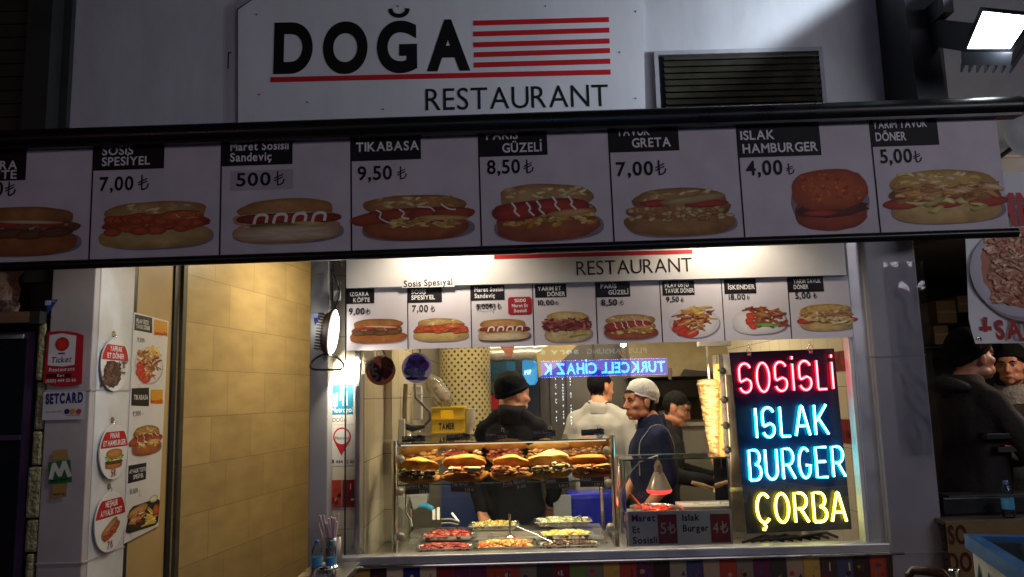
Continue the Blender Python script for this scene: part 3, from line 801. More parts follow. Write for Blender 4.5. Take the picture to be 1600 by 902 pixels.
m = MB(); m.box((Xo - .1, 8.2, 0), (Xr + .1, 8.3, 2.8), BACK); m.build('kitchen_back_wall', bld)
m = MB(); m.box((Xo - .12, 4.26, 2.70), (Xr + .1, 8.3, 2.8), mat('shop_ceiling', '#b8a98a', .7, 0, .1, 2)); m.build('shop_ceiling', bld)
# window frame, sill and pane
win = thing('shop_window', 'large serving window with aluminium frame and clear pane under the menu pictures', 'window', (0.35, 4, ZS))
Xg = P(541, 650, 4.0).x
m = MB()
a, b = BX(501, 868, 1390, 889, 3.93, .12)
m.box((Xj0 + .06, 3.94, ZS - .040), (Xw1 + .03, 4.03, ZS), ALU, bev=.006); m.box((Xj0 + .05, 3.927, ZS - .056), (Xw1 + .035, 3.96, ZS - .041), CHROME, bev=.006)
m.build('sill', win)
m = MB()
m.box((P(1340, 650, 4.0).x, 3.975, ZS), (Xw1, 4.06, 2.6), ALU, bev=.008); m.box((P(1334, 650, 4.0).x, 3.985, ZS), (P(1340, 650, 4.0).x - .001, 4.05, 2.6), WHITE)
m.box((P(557, 650, 4.06).x, 4.012, ZS + .001), (Xo, 4.11, 2.6), ALU, bev=.006); m.box((P(541, 650, 4.0).x, 4.015, ZS + .001), (Xo, 4.07, ZS + .022), ALU)
m.build('window_frame', win)
m = MB(); m.add([(Xg, 4.0, ZS), (P(1334, 650, 4.0).x, 4.0, ZS), (P(1334, 650, 4.0).x, 4.0, 2.55), (Xg, 4.0, 2.55)], [(0, 1, 2, 3)], GLASS); m.build('window_pane', win)
m = MB(); m.box((Xg - .008, 3.997, ZS), (Xg - .001, 4.006, 2.55), mat('dark_glass_edge', (.02, .03, .03), .2)); m.build('pane_edge', win)

# ------------------------------------------------------------------ upper sign
fs_ = front(3.985)
sg = thing('restaurant_sign', 'big white rectangular sign reading DOĞA RESTAURANT with red stripes above the awning', 'sign', (-.35, 3.985, 3.0))
pts = [fs_.hit(*p) for p in ((371, 240), (371, 15), (396, -2), (430, -40), (1004, -40), (1010, 240))]
SIGNW = mat('sign_board', (.60, .61, .63), .42, 0, .09, 2.2, bump=.03, bscale=2, stretch=(1.2, 1, .5))
m = MB(); m.poly(fs_, pts, 0, SIGNW, None, .012); m.build('sign_board', sg)
m = MB(); m.stroke(fs_, [pts[0], pts[1], pts[2]], .006, .0012, INK, lin('#23264a')); m.build('board_edge', sg)
m = MB()
for ch, x0, y0, x1, y1 in (('D', 427, 111.5, 488, 110.5), ('O', 504, 111, 574, 110), ('G', 589, 110, 652, 108.5), ('A', 667, 107.5, 735, 106)):
    m.ptext(fs_, ch, x0, y0, x1, y1, 71.5, .0015, INK, lin('#050506'), .045)
# breve over the G
q = [fs_.hit(610, 15.5), fs_.hit(613, 24), fs_.hit(623, 28.6), fs_.hit(633, 23), fs_.hit(637, 15)]
qq = []
for i in range(17):
    t = math.pi + math.pi * i / 16; c = fs_.hit(623.5, 15.5); r_ = .046; qq.append((c[0] + r_ * math.cos(t), c[1] + .036 * math.sin(t)))
m.stroke(fs_, qq, .024, .0016, INK, lin('#050506'))
m.build('main_lettering', sg)
m = MB(); m.ptext(fs_, 'RESTAURANT', 665, 173, 951, 166, 34, .0015, INK, lin('#0b0a10'), .0); m.build('small_lettering', sg)
for x0, y0, x1, y1, h in ((742, 36.5, 949, 31, 9), (742, 53.5, 949.5, 47.5, 9), (742.5, 70.5, 950, 64.5, 9), (743, 86, 950.5, 79.5, 9), (743, 102, 951, 96, 9), (425, 125, 951.5, 113, 9)):
    m = MB(); A, B_ = fs_.hit(x0, y0), fs_.hit(x1, y1); m.stroke(fs_, [A, B_], .0295, .0015, INK, lin('#b81a22')); m.build('red_stripe', sg)
m = MB()
for x, y in ((401, 23), (622, 10), (852, 10), (993, 18), (968, 82), (405, 148), (599, 171), (993, 154), (480, 160)):
    m = MB(); A = fs_.hit(x, y); m.disc(fs_, A[0], A[1], .004, .003, DARK, None, .003, 10); m.build('board_screw', sg)

# ------------------------------------------------------------------ ventilation grille
vt = thing('ventilation_grille', 'black slatted ventilation grille in a white frame right of the sign', 'vent', tuple(P(1150, 130, 3.98)))
f5 = front(3.98); A = f5.hit(1030, 130)[0]; B_ = f5.hit(1282, 130)[0]; zt = f5.hit(1150, 84)[1]; zb = 2.5
m = MB(); t = .03
t = .022; VF = mat('vent_frame_paint', (.30, .31, .33), .5, 0, .2, 5); m.box((A - t, 3.968, zb), (A, 4.0, zt + t), VF); m.box((B_, 3.968, zb), (B_ + t, 4.0, zt + t), VF); m.box((A, 3.968, zt), (B_, 4.0, zt + t), VF); m.build('vent_frame', vt)
m = MB(); m.box((A, 3.992, zb), (B_, 3.999, zt), BLACK); m.build('vent_back', vt)
SLAT = mat('greasy_slat', (.06, .055, .04), .4, .3, .5, 7)
k = 0; z = zt - .02
while z > zb + .04:
    m = MB(); m.obox(((A + B_) / 2 + .012, 3.965, z), ((1, 0, 0), (0, .55, .83), (0, -.83, .55)), ((B_ - A) / 2 - .016, .021, .0016), SLAT); m.build('slat', vt); z -= .036

# ------------------------------------------------------------------ awning
T_AW = R(.45)
P0 = P(800, 300, 3.2)
av = Frame(P0, (math.cos(T_AW), 0, math.sin(T_AW)), (-math.sin(T_AW), 0, math.cos(T_AW)))
aw = thing('awning', 'long folded awning whose pale hanging front carries eight big sandwich pictures and prices', 'awning', tuple(P0))
railb = lambda x: 236.5 - .0378 * (x - 143)          # lower edge of the black front rail, in the photo
botl = lambda x: 406 - .0338 * (x - 143)
aL = av.hit(-64, 320)[0]; aR = av.hit(1568, 280)[0]
bT = av.hit(800, railb(800))[1]; bB = av.hit(800, botl(800))[1]
m = MB(); ns = 60
vs = []; 
for i in range(ns + 1):
    for j in range(9):
        a_ = aL + (aR - aL) * i / ns; b_ = bB - .01 + (bT + .06 - bB) * j / 8
        vs.append(av.pt(a_, b_, -.004 + .0015 * math.sin(a_ * 9 + j * .3)))
m.add(vs, [(i * 9 + j, (i + 1) * 9 + j, (i + 1) * 9 + j + 1, i * 9 + j + 1) for i in range(ns) for j in range(8)], FAB, (.62, .58, .60), True); m.build('hanging_fabric', aw)
AWB = mat('awning_rail', (.014, .016, .017), .32, .5, .2)
m = MB()
A = av.pt(aL - .12, bT + .038, .02); B_ = av.pt(aR + .055, bT + .038, .02)
def hbar(m, fr, a0, a1, b0, b1, n0, n1, mt, bev=.008):
    m.obox(fr.pt((a0 + a1) / 2, (b0 + b1) / 2, (n0 + n1) / 2), (fr.u, fr.v, fr.n), ((a1 - a0) / 2, (b1 - b0) / 2, abs(n1 - n0) / 2), mt)
m.tube([av.pt(aL - .12, bT + .048, .012), av.pt(aR + .09, bT + .048, .012)], .045, AWB, seg=20)
hbar(m, av, aL - .12, aR + .09, bT + .002, bT + .030, -.02, .040, AWB); m.build('front_rail', aw)
m = MB(); m.tube([av.pt(aR + .09, bT + .048, .012), av.pt(aR + .115, bT + .048, .012)], [.047, .040], AWB, seg=20); m.build('rail_end_cap', aw)
m = MB(); m.tube([av.pt(aL - .1, bB - .018, 0), av.pt(aR + .028, bB - .018, 0)], .020, AWB, seg=14); m.build('bottom_rail', aw)
# roller box on the wall behind
a, b = BX(64, 190, 1420, 240, 3.86, .14)
m = MB(); m.box((P(66, 200, 3.80).x, 3.76, P(700, 240, 3.8).z), (Xp1 + .03, 3.995, P(700, 184, 3.76).z), AWB, bev=.02); m.build('roller_box', aw)
for x in (-1.75, 1.75):
    m = MB(); m.tube([(x, 3.80, 2.80), (x * .98, 3.50, 2.74), (x, 3.22, 2.745)], .016, AWB, seg=8); m.build('folding_arm', aw)
CX = [-62, 143, 345, 549, 750, 955, 1157, 1367, 1572]
AWC = [
 dict(head=(0, 100, -30, 45), lines=[('IZGARA', 8, 78, 27, 13), ('KÖFTE', 16, 70, 42, 13)], price=('9,00', 12, 54, 68, 21, 70, 22), food=('kofte', 12, 84, 192, 164)),
 dict(head=(0, 112, -30, 34), lines=[('SOSİS', 14, 49, 10, 13), ('SPESİYEL', 14, 76, 27, 13)], price=('7,00', 12, 53, 66, 21, 73, 23), food=('sosis', 13, 82, 192, 160)),
 dict(head=(0, 112, -30, 34), lines=[('Maret Sosisli', 14, 92, 10, 13), ('Sandeviç', 14, 65, 27, 13)], price=('500', 24, 54, 66, 20, 84, 22), patch=(15, 42, 113, 73), food=('hotdog', 14, 86, 192, 158)),
 dict(head=(0, 110, -30, 33), lines=[('TIKABASA', 8, 99, 18, 14)], price=('9,50', 10, 54, 63, 21, 73, 20), food=('tika', 10, 86, 191, 160)),
 dict(head=(0, 108, -30, 33), lines=[('PARİS', 12, 50, 6, 14), ('GÜZELİ', 37, 62, 27, 14)], price=('8,50', 12, 52, 60, 21, 70, 21), food=('paris', 14, 76, 190, 168)),
 dict(head=(0, 110, -30, 33), lines=[('TAVUK', 13, 52, 7, 14), ('GRETA', 36, 61, 26, 14)], price=('7,00', 9, 58, 70, 21, 71, 23), food=('greta', 17, 90, 192, 168)),
 dict(head=(0, 130, -30, 48), lines=[('ISLAK', 5, 54, 20, 14), ('HAMBURGER', 7, 118, 41, 14)], price=('4,00', 10, 57, 76, 22, 73, 17), food=('burger', 76, 70, 198, 168)),
 dict(head=(0, 106, -30, 38), lines=[('YARIM TAVUK', 4, 86, 9, 12), ('DÖNER', 7, 48, 29, 13)], price=('5,00', 11, 50, 64, 21, 63, 18), food=('shred', 13, 74, 197, 162)),
]
for i, sp in enumerate(AWC):
    x0, x1 = CX[i], CX[i + 1]; ym = 320 - .034 * (x0 - 143)
    a0, a1 = av.hit(x0, ym)[0], av.hit(x1, ym - 7)[0]; xm = (x0 + x1) / 2
    bt = av.hit(x0, railb(x0))[1]; bb = av.hit(x0, botl(x0))[1]
    m = MB(); m.rect(av, a0 + .002, bB - .005, min(a1, aR) - .001, bT + .03, .0012, FAB, (.62, .58, .60))
    if i: m.rect(av, a0 - .0035, bB - .005, a0 + .0035, bT + .03, .0022, FAB, INKB)
    pn = m.build('menu_print', aw)
    menu_cell(av, pn, a0, bT, (a1 - a0) / (x1 - x0), (bT - bB) / 172., sp, FAB, .0024, 20 + i)

# ------------------------------------------------------------------ inner fascia board
ff = front(3.955)
fb = thing('fascia_sign', 'white lit fascia board reading RESTAURANT right under the awning, red stripe on top', 'sign', tuple(P(930, 440, 3.955)))
zb = ff.hit(930, 440)[1]; a0 = ff.hit(541, 430)[0]; a1 = ff.hit(1322, 420)[0]
m = MB(); m.box((a0, 3.955, zb), (a1, 3.995, 2.60), mat('fascia_board', (.74, .72, .70), .45, 0, .05)); m.build('fascia_board', fb)
m = MB(); m.ptext(ff, 'RESTAURANT', 901, 430.5, 1082, 424.5, 22, .0015, INK, lin('#1a0f12'), -.004); m.build('lettering', fb)
m = MB(); m.stroke(ff, [ff.hit(774, 402), ff.hit(1080, 393.5)], .022, .0015, INK, lin('#b8242a')); m.build('red_stripe', fb)
m = MB(); m.prect(ff, 628, 435, 710, 449, .0012, INK, (.72, .70, .68)); m.ptext(ff, 'Sosis Spesiyal', 631, 449, 707, 445, 10, .002, INK, INKB, .02); m.build('paper_strip', fb)

FC = [541, 637, 736, 833, 932, 1033, 1130, 1234, 1335]
FRC = [
 ('izgara köfte', dict(head=(0, 44, 0, 24), lines=[('IZGARA', 6, 29, 12, 6.4), ('KÖFTE', 11, 26, 21.5, 6.4)], price=('9,00', 4, 25, 41, 10, 31, 10), food=('kofte', 4, 47, 94, 88)), 'brown meatball roll'),
 ('sosis', dict(head=(0, 54, 0, 25), lines=[('SOSİS', 6, 23, 11, 6.6), ('SPESİYEL', 6, 37, 20, 6.6)], price=('7,00', 7, 25, 39, 10, 36, 10), food=('sosis', 9, 49, 95, 87)), 'roll full of orange sausage slices'),
 ('maret', dict(head=(0, 53, 0, 24), lines=[('Maret Sosisli', 6, 45, 10, 6.8), ('Sandeviç', 6, 32, 20, 6.8)], price=('5,00₺', 9, 25, 37.5, 7.5, 41, 9), food=('hotdog', 7, 53, 93, 89), struck=1, badge=1), 'hot dog beside a red badge'),
 ('yarim et', dict(head=(4, 53, 1, 22), lines=[('YARIM ET', 8, 37, 11, 6.4), ('DÖNER', 23, 28, 20, 6.4)], price=('10,00', 8, 25, 34, 8, 35, 7), food=('etdoner', 14, 43, 92, 93)), 'square roll of dark shredded beef'),
 ('paris', dict(head=(0, 54, 0, 24), lines=[('PARİS', 8, 25, 10, 6.6), ('GÜZELİ', 20, 31, 20, 6.6)], price=('8,50', 8, 25, 37, 9.5, 37, 9), food=('paris', 9, 50, 95, 92)), 'roll of purplish sausage with white sauce'),
 ('pilav', dict(head=(4, 54, 1, 24), lines=[('PİLAV ÜSTÜ', 8, 37, 11, 6.6), ('TAVUK DÖNER', 8, 45, 20, 6.6)], price=('9,50', 9, 20, 34, 8, 32, 7), food=('plate', 12, 42, 90, 92)), 'round plate of chicken and tomato'),
 ('iskender', dict(head=(4, 54, 1, 24), lines=[('İSKENDER', 10, 42, 17, 6.8)], price=('18,00', 10, 26, 33, 8, 38, 7), food=('oblong', 13, 42, 100, 90)), 'oblong white plate of meat'),
 ('yarim tavuk', dict(head=(0, 56, 0, 24), lines=[('YARIM TAVUK', 9, 43, 10, 6.4), ('DÖNER', 9, 23, 19, 6.4)], price=('5,00', 10, 24, 34, 9.5, 38, 9), food=('shred', 12, 42, 103, 86)), 'roll of pale shredded chicken'),
]
fm = front(3.978)
zt = zb + .004; zb2 = fm.hit(930, 538)[1]
for i, (nm, sp, desc) in enumerate(FRC):
    a0, a1 = fm.hit(FC[i], 490)[0], fm.hit(FC[i + 1], 485)[0]
    t = thing('menu_board', 'small menu picture on the window showing a ' + desc, 'menu board', (a0, 3.978, zb2), 'menu pictures in a row on the window')
    m = MB(); m.rect(fm, a0 + .003, zb2, a1 - .001, zb - .001, 0, mat('panel_print', (.68, .64, .68), .4, 0, .05), None, .012); m.build('panel_sheet', t)
    if i: m = MB(); m.rect(fm, a0 - .002, zb2, a0 + .003, zb - .001, .001, INK, INKB, .012); m.build('panel_edge', t)
    menu_cell(fm, t, a0, zb - .001, (a1 - a0) / (FC[i + 1] - FC[i]), (zb - zb2) / 97., sp, INK, .0014, 60 + i)

# ------------------------------------------------------------------ floodlight, beam, buildings at the edges
BEAMM = mat('dark_beam', (.02, .024, .03), .6, .2, .3, 4)
m = MB(); xa, xb = P(1421, 90, 3.72).x, P(1466, 100, 3.72).x
vs = [(x, y, z) for x in (xa, xb) for y, z in ((4.25, 2.40), (3.64, 2.40), (3.76, 4.4), (4.25, 4.4))]
m.add(vs, [(0, 1, 2, 3), (7, 6, 5, 4), (0, 4, 5, 1), (1, 5, 6, 2), (2, 6, 7, 3), (3, 7, 4, 0)], BEAMM)
bm_ = m.build('wall_beam', origin=(xa, 3.9, 2.4)); tag(bm_, 'dark vertical beam standing out from the wall beside the floodlight', 'beam')
m = MB(); m.box((xb + .002, 3.78, 2.4), (xb + .07, 4.2, 4.4), mat('brown_board', (.05, .035, .03), .6)); tag(m.build('brown_board', origin=(xb, 3.9, 2.4)), 'narrow brown board on the right side of the dark beam', 'board')
nb = thing('neighbour_building', 'grey plastered neighbouring building behind the floodlight, right edge', 'building', (3.5, 4.6, 0))
GREY = mat('grey_plaster', (.36, .37, .36), .8, 0, .15, 3, bump=.15, bscale=30)
m = MB(); m.box((xb + .08, 4.45, 2.62), (7, 4.65, 5), GREY); m.box((xb + .08, 4.40, 2.98), (7, 4.449, 3.02), GREY); m.build('upper_wall', nb)
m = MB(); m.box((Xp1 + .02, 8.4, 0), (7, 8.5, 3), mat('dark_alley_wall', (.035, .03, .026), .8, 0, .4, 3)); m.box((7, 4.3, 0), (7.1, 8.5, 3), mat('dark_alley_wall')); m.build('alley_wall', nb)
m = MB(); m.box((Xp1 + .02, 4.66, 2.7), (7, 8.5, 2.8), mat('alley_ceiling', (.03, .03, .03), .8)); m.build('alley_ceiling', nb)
m = MB(); m.box((P(1455, 730, 6.2).x, 6.2, 0), (P(1560, 730, 6.2).x, 6.32, P(1500, 680, 6.2).z), tiles('grey_brick', (.16, .15, .15), (.05, .05, .05), .22, .075, 'XZ', .5, .008, .8, .2)); m.build('brick_base', nb)
fl = thing('floodlight', 'bright white LED floodlight on a black arm above the right end of the awning', 'floodlight', tuple(P(1556, 50, 3.3)))
fcq = [P(1536, 18, 3.38), P(1612, 26, 3.26), P(1578, 77, 3.19), P(1511, 77, 3.31)]
c0 = sum(fcq, Vector()) / 4; nn = (fcq[1] - fcq[0]).cross(fcq[3] - fcq[0]).normalized()
if nn.dot(EYE - c0) < 0: nn = -nn
m = MB(); m.add(fcq, [(0, 1, 2, 3)], emit('flood_face', (.88, .96, 1.0), 14)); m.build('lamp_face', fl)
m = MB(); o4 = [c0 + (p - c0) * 1.20 + nn * .004 for p in fcq]; i4 = [c0 + (p - c0) * 1.01 + nn * .004 for p in fcq]; k4 = [c0 + (p - c0) * 1.16 - nn * .075 for p in fcq]
m.add(o4 + i4 + k4, [(i, (i + 1) % 4, 4 + (i + 1) % 4, 4 + i) for i in range(4)] + [(i, 8 + i, 8 + (i + 1) % 4, (i + 1) % 4) for i in range(4)] + [(8, 9, 10, 11)], DARK)
for k in range(7):
    t = k / 6; p = k4[3].lerp(k4[2], t); q = k4[0].lerp(k4[1], t); m.obox((p + q) / 2 - nn * .02, (q - p, nn, (q - p).cross(nn)), ((q - p).length / 2, .022, .004), DARK)
m.build('lamp_housing', fl)
m = MB(); z = c0.z + .03
A = P(1440, 35, 3.75); m.box((A.x, 3.55, A.z - .05), (A.x + .05, 3.76, A.z + .05), BEAMM); m.obox((A + c0) / 2 + Vector((0, .10, .01)), (c0 - A, (0, 0, 1), (c0 - A).cross(Vector((0, 0, 1)))), ((c0 - A).length / 2 + .06, .075, .02), BEAMM)
m.build('lamp_arm', fl)
ds = thing('satellite_dish', 'pale round dish cut by the right edge under the floodlight', 'dish', tuple(P(1606, 205, 4.0)))
m = MB(); c = P(1622, 200, 4.0); fd = Frame(c, (1, 0, 0), (0, 0, 1))
m.lathe(c + Vector((0, .1, 0)), [(.001, 0), (.05, -.003), (.11, -.02), (.155, -.05), (.16, -.052), (.155, -.045), (.11, -.012), (.001, .01)], mat('dish_grey', (.42, .44, .42), .5), axis='Y', seg=32); m.build('dish_reflector', ds)
m = MB(); m.tube([c + Vector((0, .1, -.02)), c + Vector((.02, .4, -.05))], .014, DARK); m.build('dish_arm', ds)

# banner of the next shop
bn = thing('food_banner', 'white vinyl banner with a plate of reddish mince and red words + SALATA beside the pillar', 'banner', tuple(P(1560, 420, 4.05)))
fbn = front(4.05); VIN = mat('vinyl_banner', (.62, .61, .63), .4, 0, .06, 3, bump=.12, bscale=4)
a0, bb = fbn.hit(1517, 538); at_, bt = fbn.hit(1506, 270)
m = MB(); vs = []
for i in range(25):
    for j in range(15):
        t = j / 14; a_ = at_ + (a0 - at_) * (1 - t) + (1.15) * i / 24
        vs.append(fbn.pt(a_, bb + (bt - bb) * t, .012 * math.sin(i * .7) * (1 - t * .6) - .01 + (.05 * max(0, .12 - t) / .12 * max(0, 1 - i / 4))))
m.add(vs, [(i * 15 + j, (i + 1) * 15 + j, (i + 1) * 15 + j + 1, i * 15 + j + 1) for i in range(24) for j in range(14)], VIN, None, True); m.build('banner_sheet', bn)
m = MB(); m.pm = INK; c = fbn.hit(1592, 425); r_ = .27
T = lambda x, y: (c[0] + x * r_, c[1] + y * r_)
blob2(m, fbn, T, oval(.06, -.06, 1., .93, 40), .014, lin('#a39ca4'), lin('#8d868e'), .02); blob2(m, fbn, T, oval(0, 0, .99, .9, 40), .0145, lin('#cfcbd2'), lin('#b5b0ba'), .02)
blob2(m, fbn, T, oval(.08, .06, .86, .80, 40, 0, 2, .03), .015, lin('#c88868'), lin('#b07050'), .1); shreds(m, fbn, T, (-.62, -.6, .85, .75), 420, .16, .06, ['#cc8a68', '#b87050', '#dca484', '#a05a40', '#e4b898', '#c48264'], .0156)
m.build('plate_picture', bn)
m = MB(); m.ptext(fbn, 'SALATA', 1554, 530, 1690, 525, 28, .014, INK, lin('#9e2228'), .035)
p, q = fbn.hit(1537, 498), fbn.hit(1537, 530); m.stroke(fbn, [p, q], .022, .014, INK, lin('#9e2228')); p, q = fbn.hit(1530, 514), fbn.hit(1545, 513.5); m.stroke(fbn, [p, q], .022, .0145, INK, lin('#9e2228'))
m.ptext(fbn, 'HMACUN', 1556, 352, 1770, 346, 46, .014, INK, lin('#a3262c'), .05); m.build('lettering', bn)
p = fbn.hit(1524, 531); m = MB(); m.lathe(fbn.pt(p[0], p[1], .03), [(.006, 0), (.014, -.003), (.014, .003), (.006, .002)], CHROME, axis='Y', seg=16); m.build('eyelet', bn)

# clear wrapping on the right pillar
wr = MB(); vs = []; rr = random.Random(4); nx, nz = 14, 46
for j in range(nz + 1):
    z = 1.30 + .98 * j / nz
    for i in range(nx + 1):
        t = i / nx; x = Xp0 + .10 + (Xp1 + .028 - Xp0 - .10) * t
        vs.append((x + (.022 * mnoise.noise(Vector((3, z * 9, 1))) if i == nx else 0), 3.922 - .012 * abs(mnoise.noise(Vector((x * 14, z * 11, 2)))) - .004 * t, z))
wr.add(vs, [(j * (nx + 1) + i, j * (nx + 1) + i + 1, (j + 1) * (nx + 1) + i + 1, (j + 1) * (nx + 1) + i) for j in range(nz) for i in range(nx)], glass('clear_film', (.97, .97, .98), 1.45, .08, .02), None, True)
tag(wr.build('plastic_wrap', origin=(Xp1, 3.92, 1.3)), 'crinkled clear plastic film wrapped on the right pillar', 'plastic film')

# ------------------------------------------------------------------ left neighbour
ln_ = thing('left_neighbour_building', 'dark neighbouring shop front with rusty shutter and worn stone edge at far left', 'building', (-2.7, 4, 0))
m = MB(); RUST = mat('rusty_shutter', (.035, .026, .022), .7, .2, .5, 5)
x0, x1 = -4.2, P(52, 100, 3.9).x
for k in range(26): m.obox(((x0 + x1) / 2, 3.93, 2.62 + k * .075), ((1, 0, 0), (0, 1, 0), (0, 0, 1)), ((x1 - x0) / 2, .02, .034), RUST)
m.build('shutter', ln_)
m = MB(); m.box((x1 - .02, 3.86, 2.4), (P(84, 100, 3.9).x, 3.98, 4.4), mat('dark_post', (.02, .022, .02), .6)); m.build('shutter_post', ln_)
m = MB(); m.box((P(52, 190, 3.97).x, 3.965, 2.3), (P(104, 190, 3.97).x, 4.05, 4.4), mat('dark_green_wall', (.02, .025, .022), .7)); m.box((P(62, 190, 3.94).x, 3.945, 2.55), (P(75, 190, 3.94).x + .03, 3.96, P(70, 165, 3.94).z), WHITE); m.build('wall_strip', ln_)
STONE = mat('rough_stone', (.30, .20, .15), .9, 0, .6, 9, bump=1., bscale=14)
m = MB(); vs = []; rs = random.Random(3)
A, B_ = BX(-60, 418, 33, 488, 3.93, .2); n_ = 14
for i in range(n_ + 1):
    for j in range(9):
        x = A[0] + (B_[0] - A[0]) * i / n_; z = A[2] + (B_[2] - A[2]) * j / 8
        vs.append((x + (rs.uniform(-.015, .01) if i == n_ else 0), 3.93 + .03 * mnoise.noise(Vector((x * 9, z * 16, 0))), z))
m.add(vs, [(i * 9 + j, (i + 1) * 9 + j, (i + 1) * 9 + j + 1, i * 9 + j + 1) for i in range(n_) for j in range(8)], STONE); m.build('stone_head', ln_)
A, B_ = BX(-60, 488, 46, 505, 3.90, .1); m = MB(); m.box(A, B_, mat('wood_beam', (.22, .12, .07), .45, 0, .3, 5, stretch=(1, 6, 6))); A, B_ = BX(46, 486, 62, 506, 3.90, .1); m.box(A, B_, mat('dark_post')); m.build('wood_beam', ln_)
A, B_ = BX(34, 418, 72, 900, 3.99, .3); m = MB(); m.box((A[0], 4.0, 0), (XPl - .002, 4.3, 2.4), mat('dark_green_wall')); m.build('dark_recess', ln_)
m = MB(); rs = random.Random(8); z = 0.0; STONEY = mat('yellow_stone', (.27, .25, .13), .9, 0, .45, 14, bump=.9, bscale=40)
xs0, xs1 = P(49, 700, 3.95).x, P(64, 700, 3.95).x
while z < P(55, 505, 3.95).z:
    h = rs.uniform(.16, .42); m.box((xs0 + rs.uniform(-.012, .012), 3.95 + rs.uniform(-.01, .01), z), (xs1 + rs.uniform(-.012, .008), 3.998, min(z + h - .008, P(55, 505, 3.95).z)), STONEY, bev=.012); z += h
m.build('stone_edge', ln_)
dr = thing('shop_door', 'dark glazed door with purple frame beside the worn stone edge', 'door', (-2.75, 3.98, 0))
PUR = mat('purple_frame', (.06, .035, .09), .4, .1)
A, B_ = BX(-60, 520, 46, 900, 3.97, .05)
m = MB(); m.box((A[0], 3.96, 0), (B_[0], 4.02, B_[2]), PUR); m.build('door_frame', dr)
a2, b2 = BX(-50, 530, 32, 860, 3.955, .01); m = MB(); m.box((a2[0], 3.953, .35), (b2[0], 3.959, b2[2]), mat('dark_glass', (.008, .01, .014), .08, 0, .2)); m.build('door_pane', dr)
m = MB(); a3, b3 = BX(-50, 525, 36, 530, 3.95, .01); m.box((a3[0], 3.948, b2[2]), (b3[0], 3.96, b2[2] + .02), mat('grey_strip', (.25, .25, .28), .5)); m.box((a2[0], 3.945, P(15, 688, 3.95).z), (b2[0], 3.952, P(15, 680, 3.95).z), PUR); m.build('door_rail', dr)

# ------------------------------------------------------------------ stickers on the left pillar
fl_ = front(3.945)
def tri_sticker(fr, pts, label):
    q = [fr.hit(*p) for p in pts]; m = MB(); m.poly(fr, q, .001, INK, lin('#223a86')); c = (sum(p[0] for p in q) / 3 - .01, sum(p[1] for p in q) / 3 + .01)
    m.rect(fr, c[0] - .018, c[1] - .012, c[0] + .014, c[1] + .012, .0016, INK, lin('#9fb0d8')); m.text(fr, 'Yazarkasa', q[0][0] + .006, q[0][1] - .012, q[1][0] - .012, q[1][1] - .012, .008, .0018, INK, INKW)
    return tag(m.build('triangle_sticker', origin=fr.pt(*q[0])), label, 'sticker')
tri_sticker(fl_, [(72, 469), (91, 468), (74, 492)], 'small blue triangular sticker high on the left pillar')
tk = thing('payment_card_sign', 'red and white rounded card sign with a red ball reading Ticket Restaurant', 'sign', tuple(P(100, 560, 3.945)))
m = MB()
q = [fl_.hit(*p) for p in ((75, 519), (88, 517.5), (105, 517.5), (120, 520), (131, 524), (128, 600), (112, 603), (96, 604), (80, 602), (68, 598))]
m.poly(fl_, q, .003, INK, lin('#a81a26'), .003)
q = [fl_.hit(*p) for p in ((78, 524), (98, 521), (120, 525), (117, 570), (98, 573), (75, 571))]; m.poly(fl_, q, .0036, INK, (.62, .60, .62)); m.build('sign_plate', tk)
m = MB(); m.pm = INK; c = fl_.hit(98, 538); blob2(m, fl_, lambda x, y: (c[0] + x, c[1] + y), oval(0, 0, .036, .036, 28), .0042, lin('#cc3024'), lin('#9c1016'), .01); c = fl_.hit(97, 552.5); m.disc(fl_, c[0], c[1], .02, .0042, INK, lin('#5a4a50'), ry=.005); m.build('red_ball', tk)
m = MB(); m.ptext(fl_, 'Ticket', 80, 567.5, 112, 565.5, 9, .0042, INK, lin('#2a1c30'), .01, .2); m.ptext(fl_, 'Restaurant', 77, 581, 117, 579, 5.5, .0042, INK, INKW, 0, .15)
m.prect(fl_, 73, 584, 112, 590.5, .004, INK, lin('#3a0a14')); m.ptext(fl_, 'Kart', 90, 589, 101, 588.5, 4, .0046, INK, INKW, .01, .15); m.ptext(fl_, '(0212) 444 22 66', 72, 598, 119, 596, 4.5, .0042, INK, INKW, .01); m.build('lettering', tk)
st = thing('card_sticker', 'pale sticker reading SETCARD in bold navy letters with three coloured dots', 'sticker', tuple(P(100, 635, 3.945)))
m = MB(); m.prect(fl_, 67, 612, 133, 656, .0012, INK, (.55, .53, .56)); m.build('sticker_sheet', st)
m = MB(); m.ptext(fl_, 'SETCARD', 71.5, 631, 130, 628, 14.5, .002, INK, lin('#1c2568'), .055); m.ptext(fl_, 'kart kabul edilir', 72, 645, 97, 644, 2.6, .002, INK, lin('#4a3a6a')); m.build('lettering', st)
m = MB()
for x, c_ in ((105, '#20286c'), (114, '#c8822c'), (123.5, '#b83038')): p = fl_.hit(x, 643); m.disc(fl_, p[0], p[1], .0135, .002 + .0003 * x / 100, INK, lin(c_))
m.ptext(fl_, 'RESTAURANT', 104, 650.5, 126, 649.8, 1.8, .002, INK, INKB); m.build('coloured_dots', st)
ms = thing('green_sticker', 'tilted green sticker with a white letter M between yellow scraps on the pillar', 'sticker', tuple(P(95, 738, 3.945)))
m = MB(); m.poly(fl_, [fl_.hit(*p) for p in ((75, 723), (110, 718), (113, 753), (77, 757))], .002, INK, lin('#2c6a34')); m.build('sticker_sheet', ms)
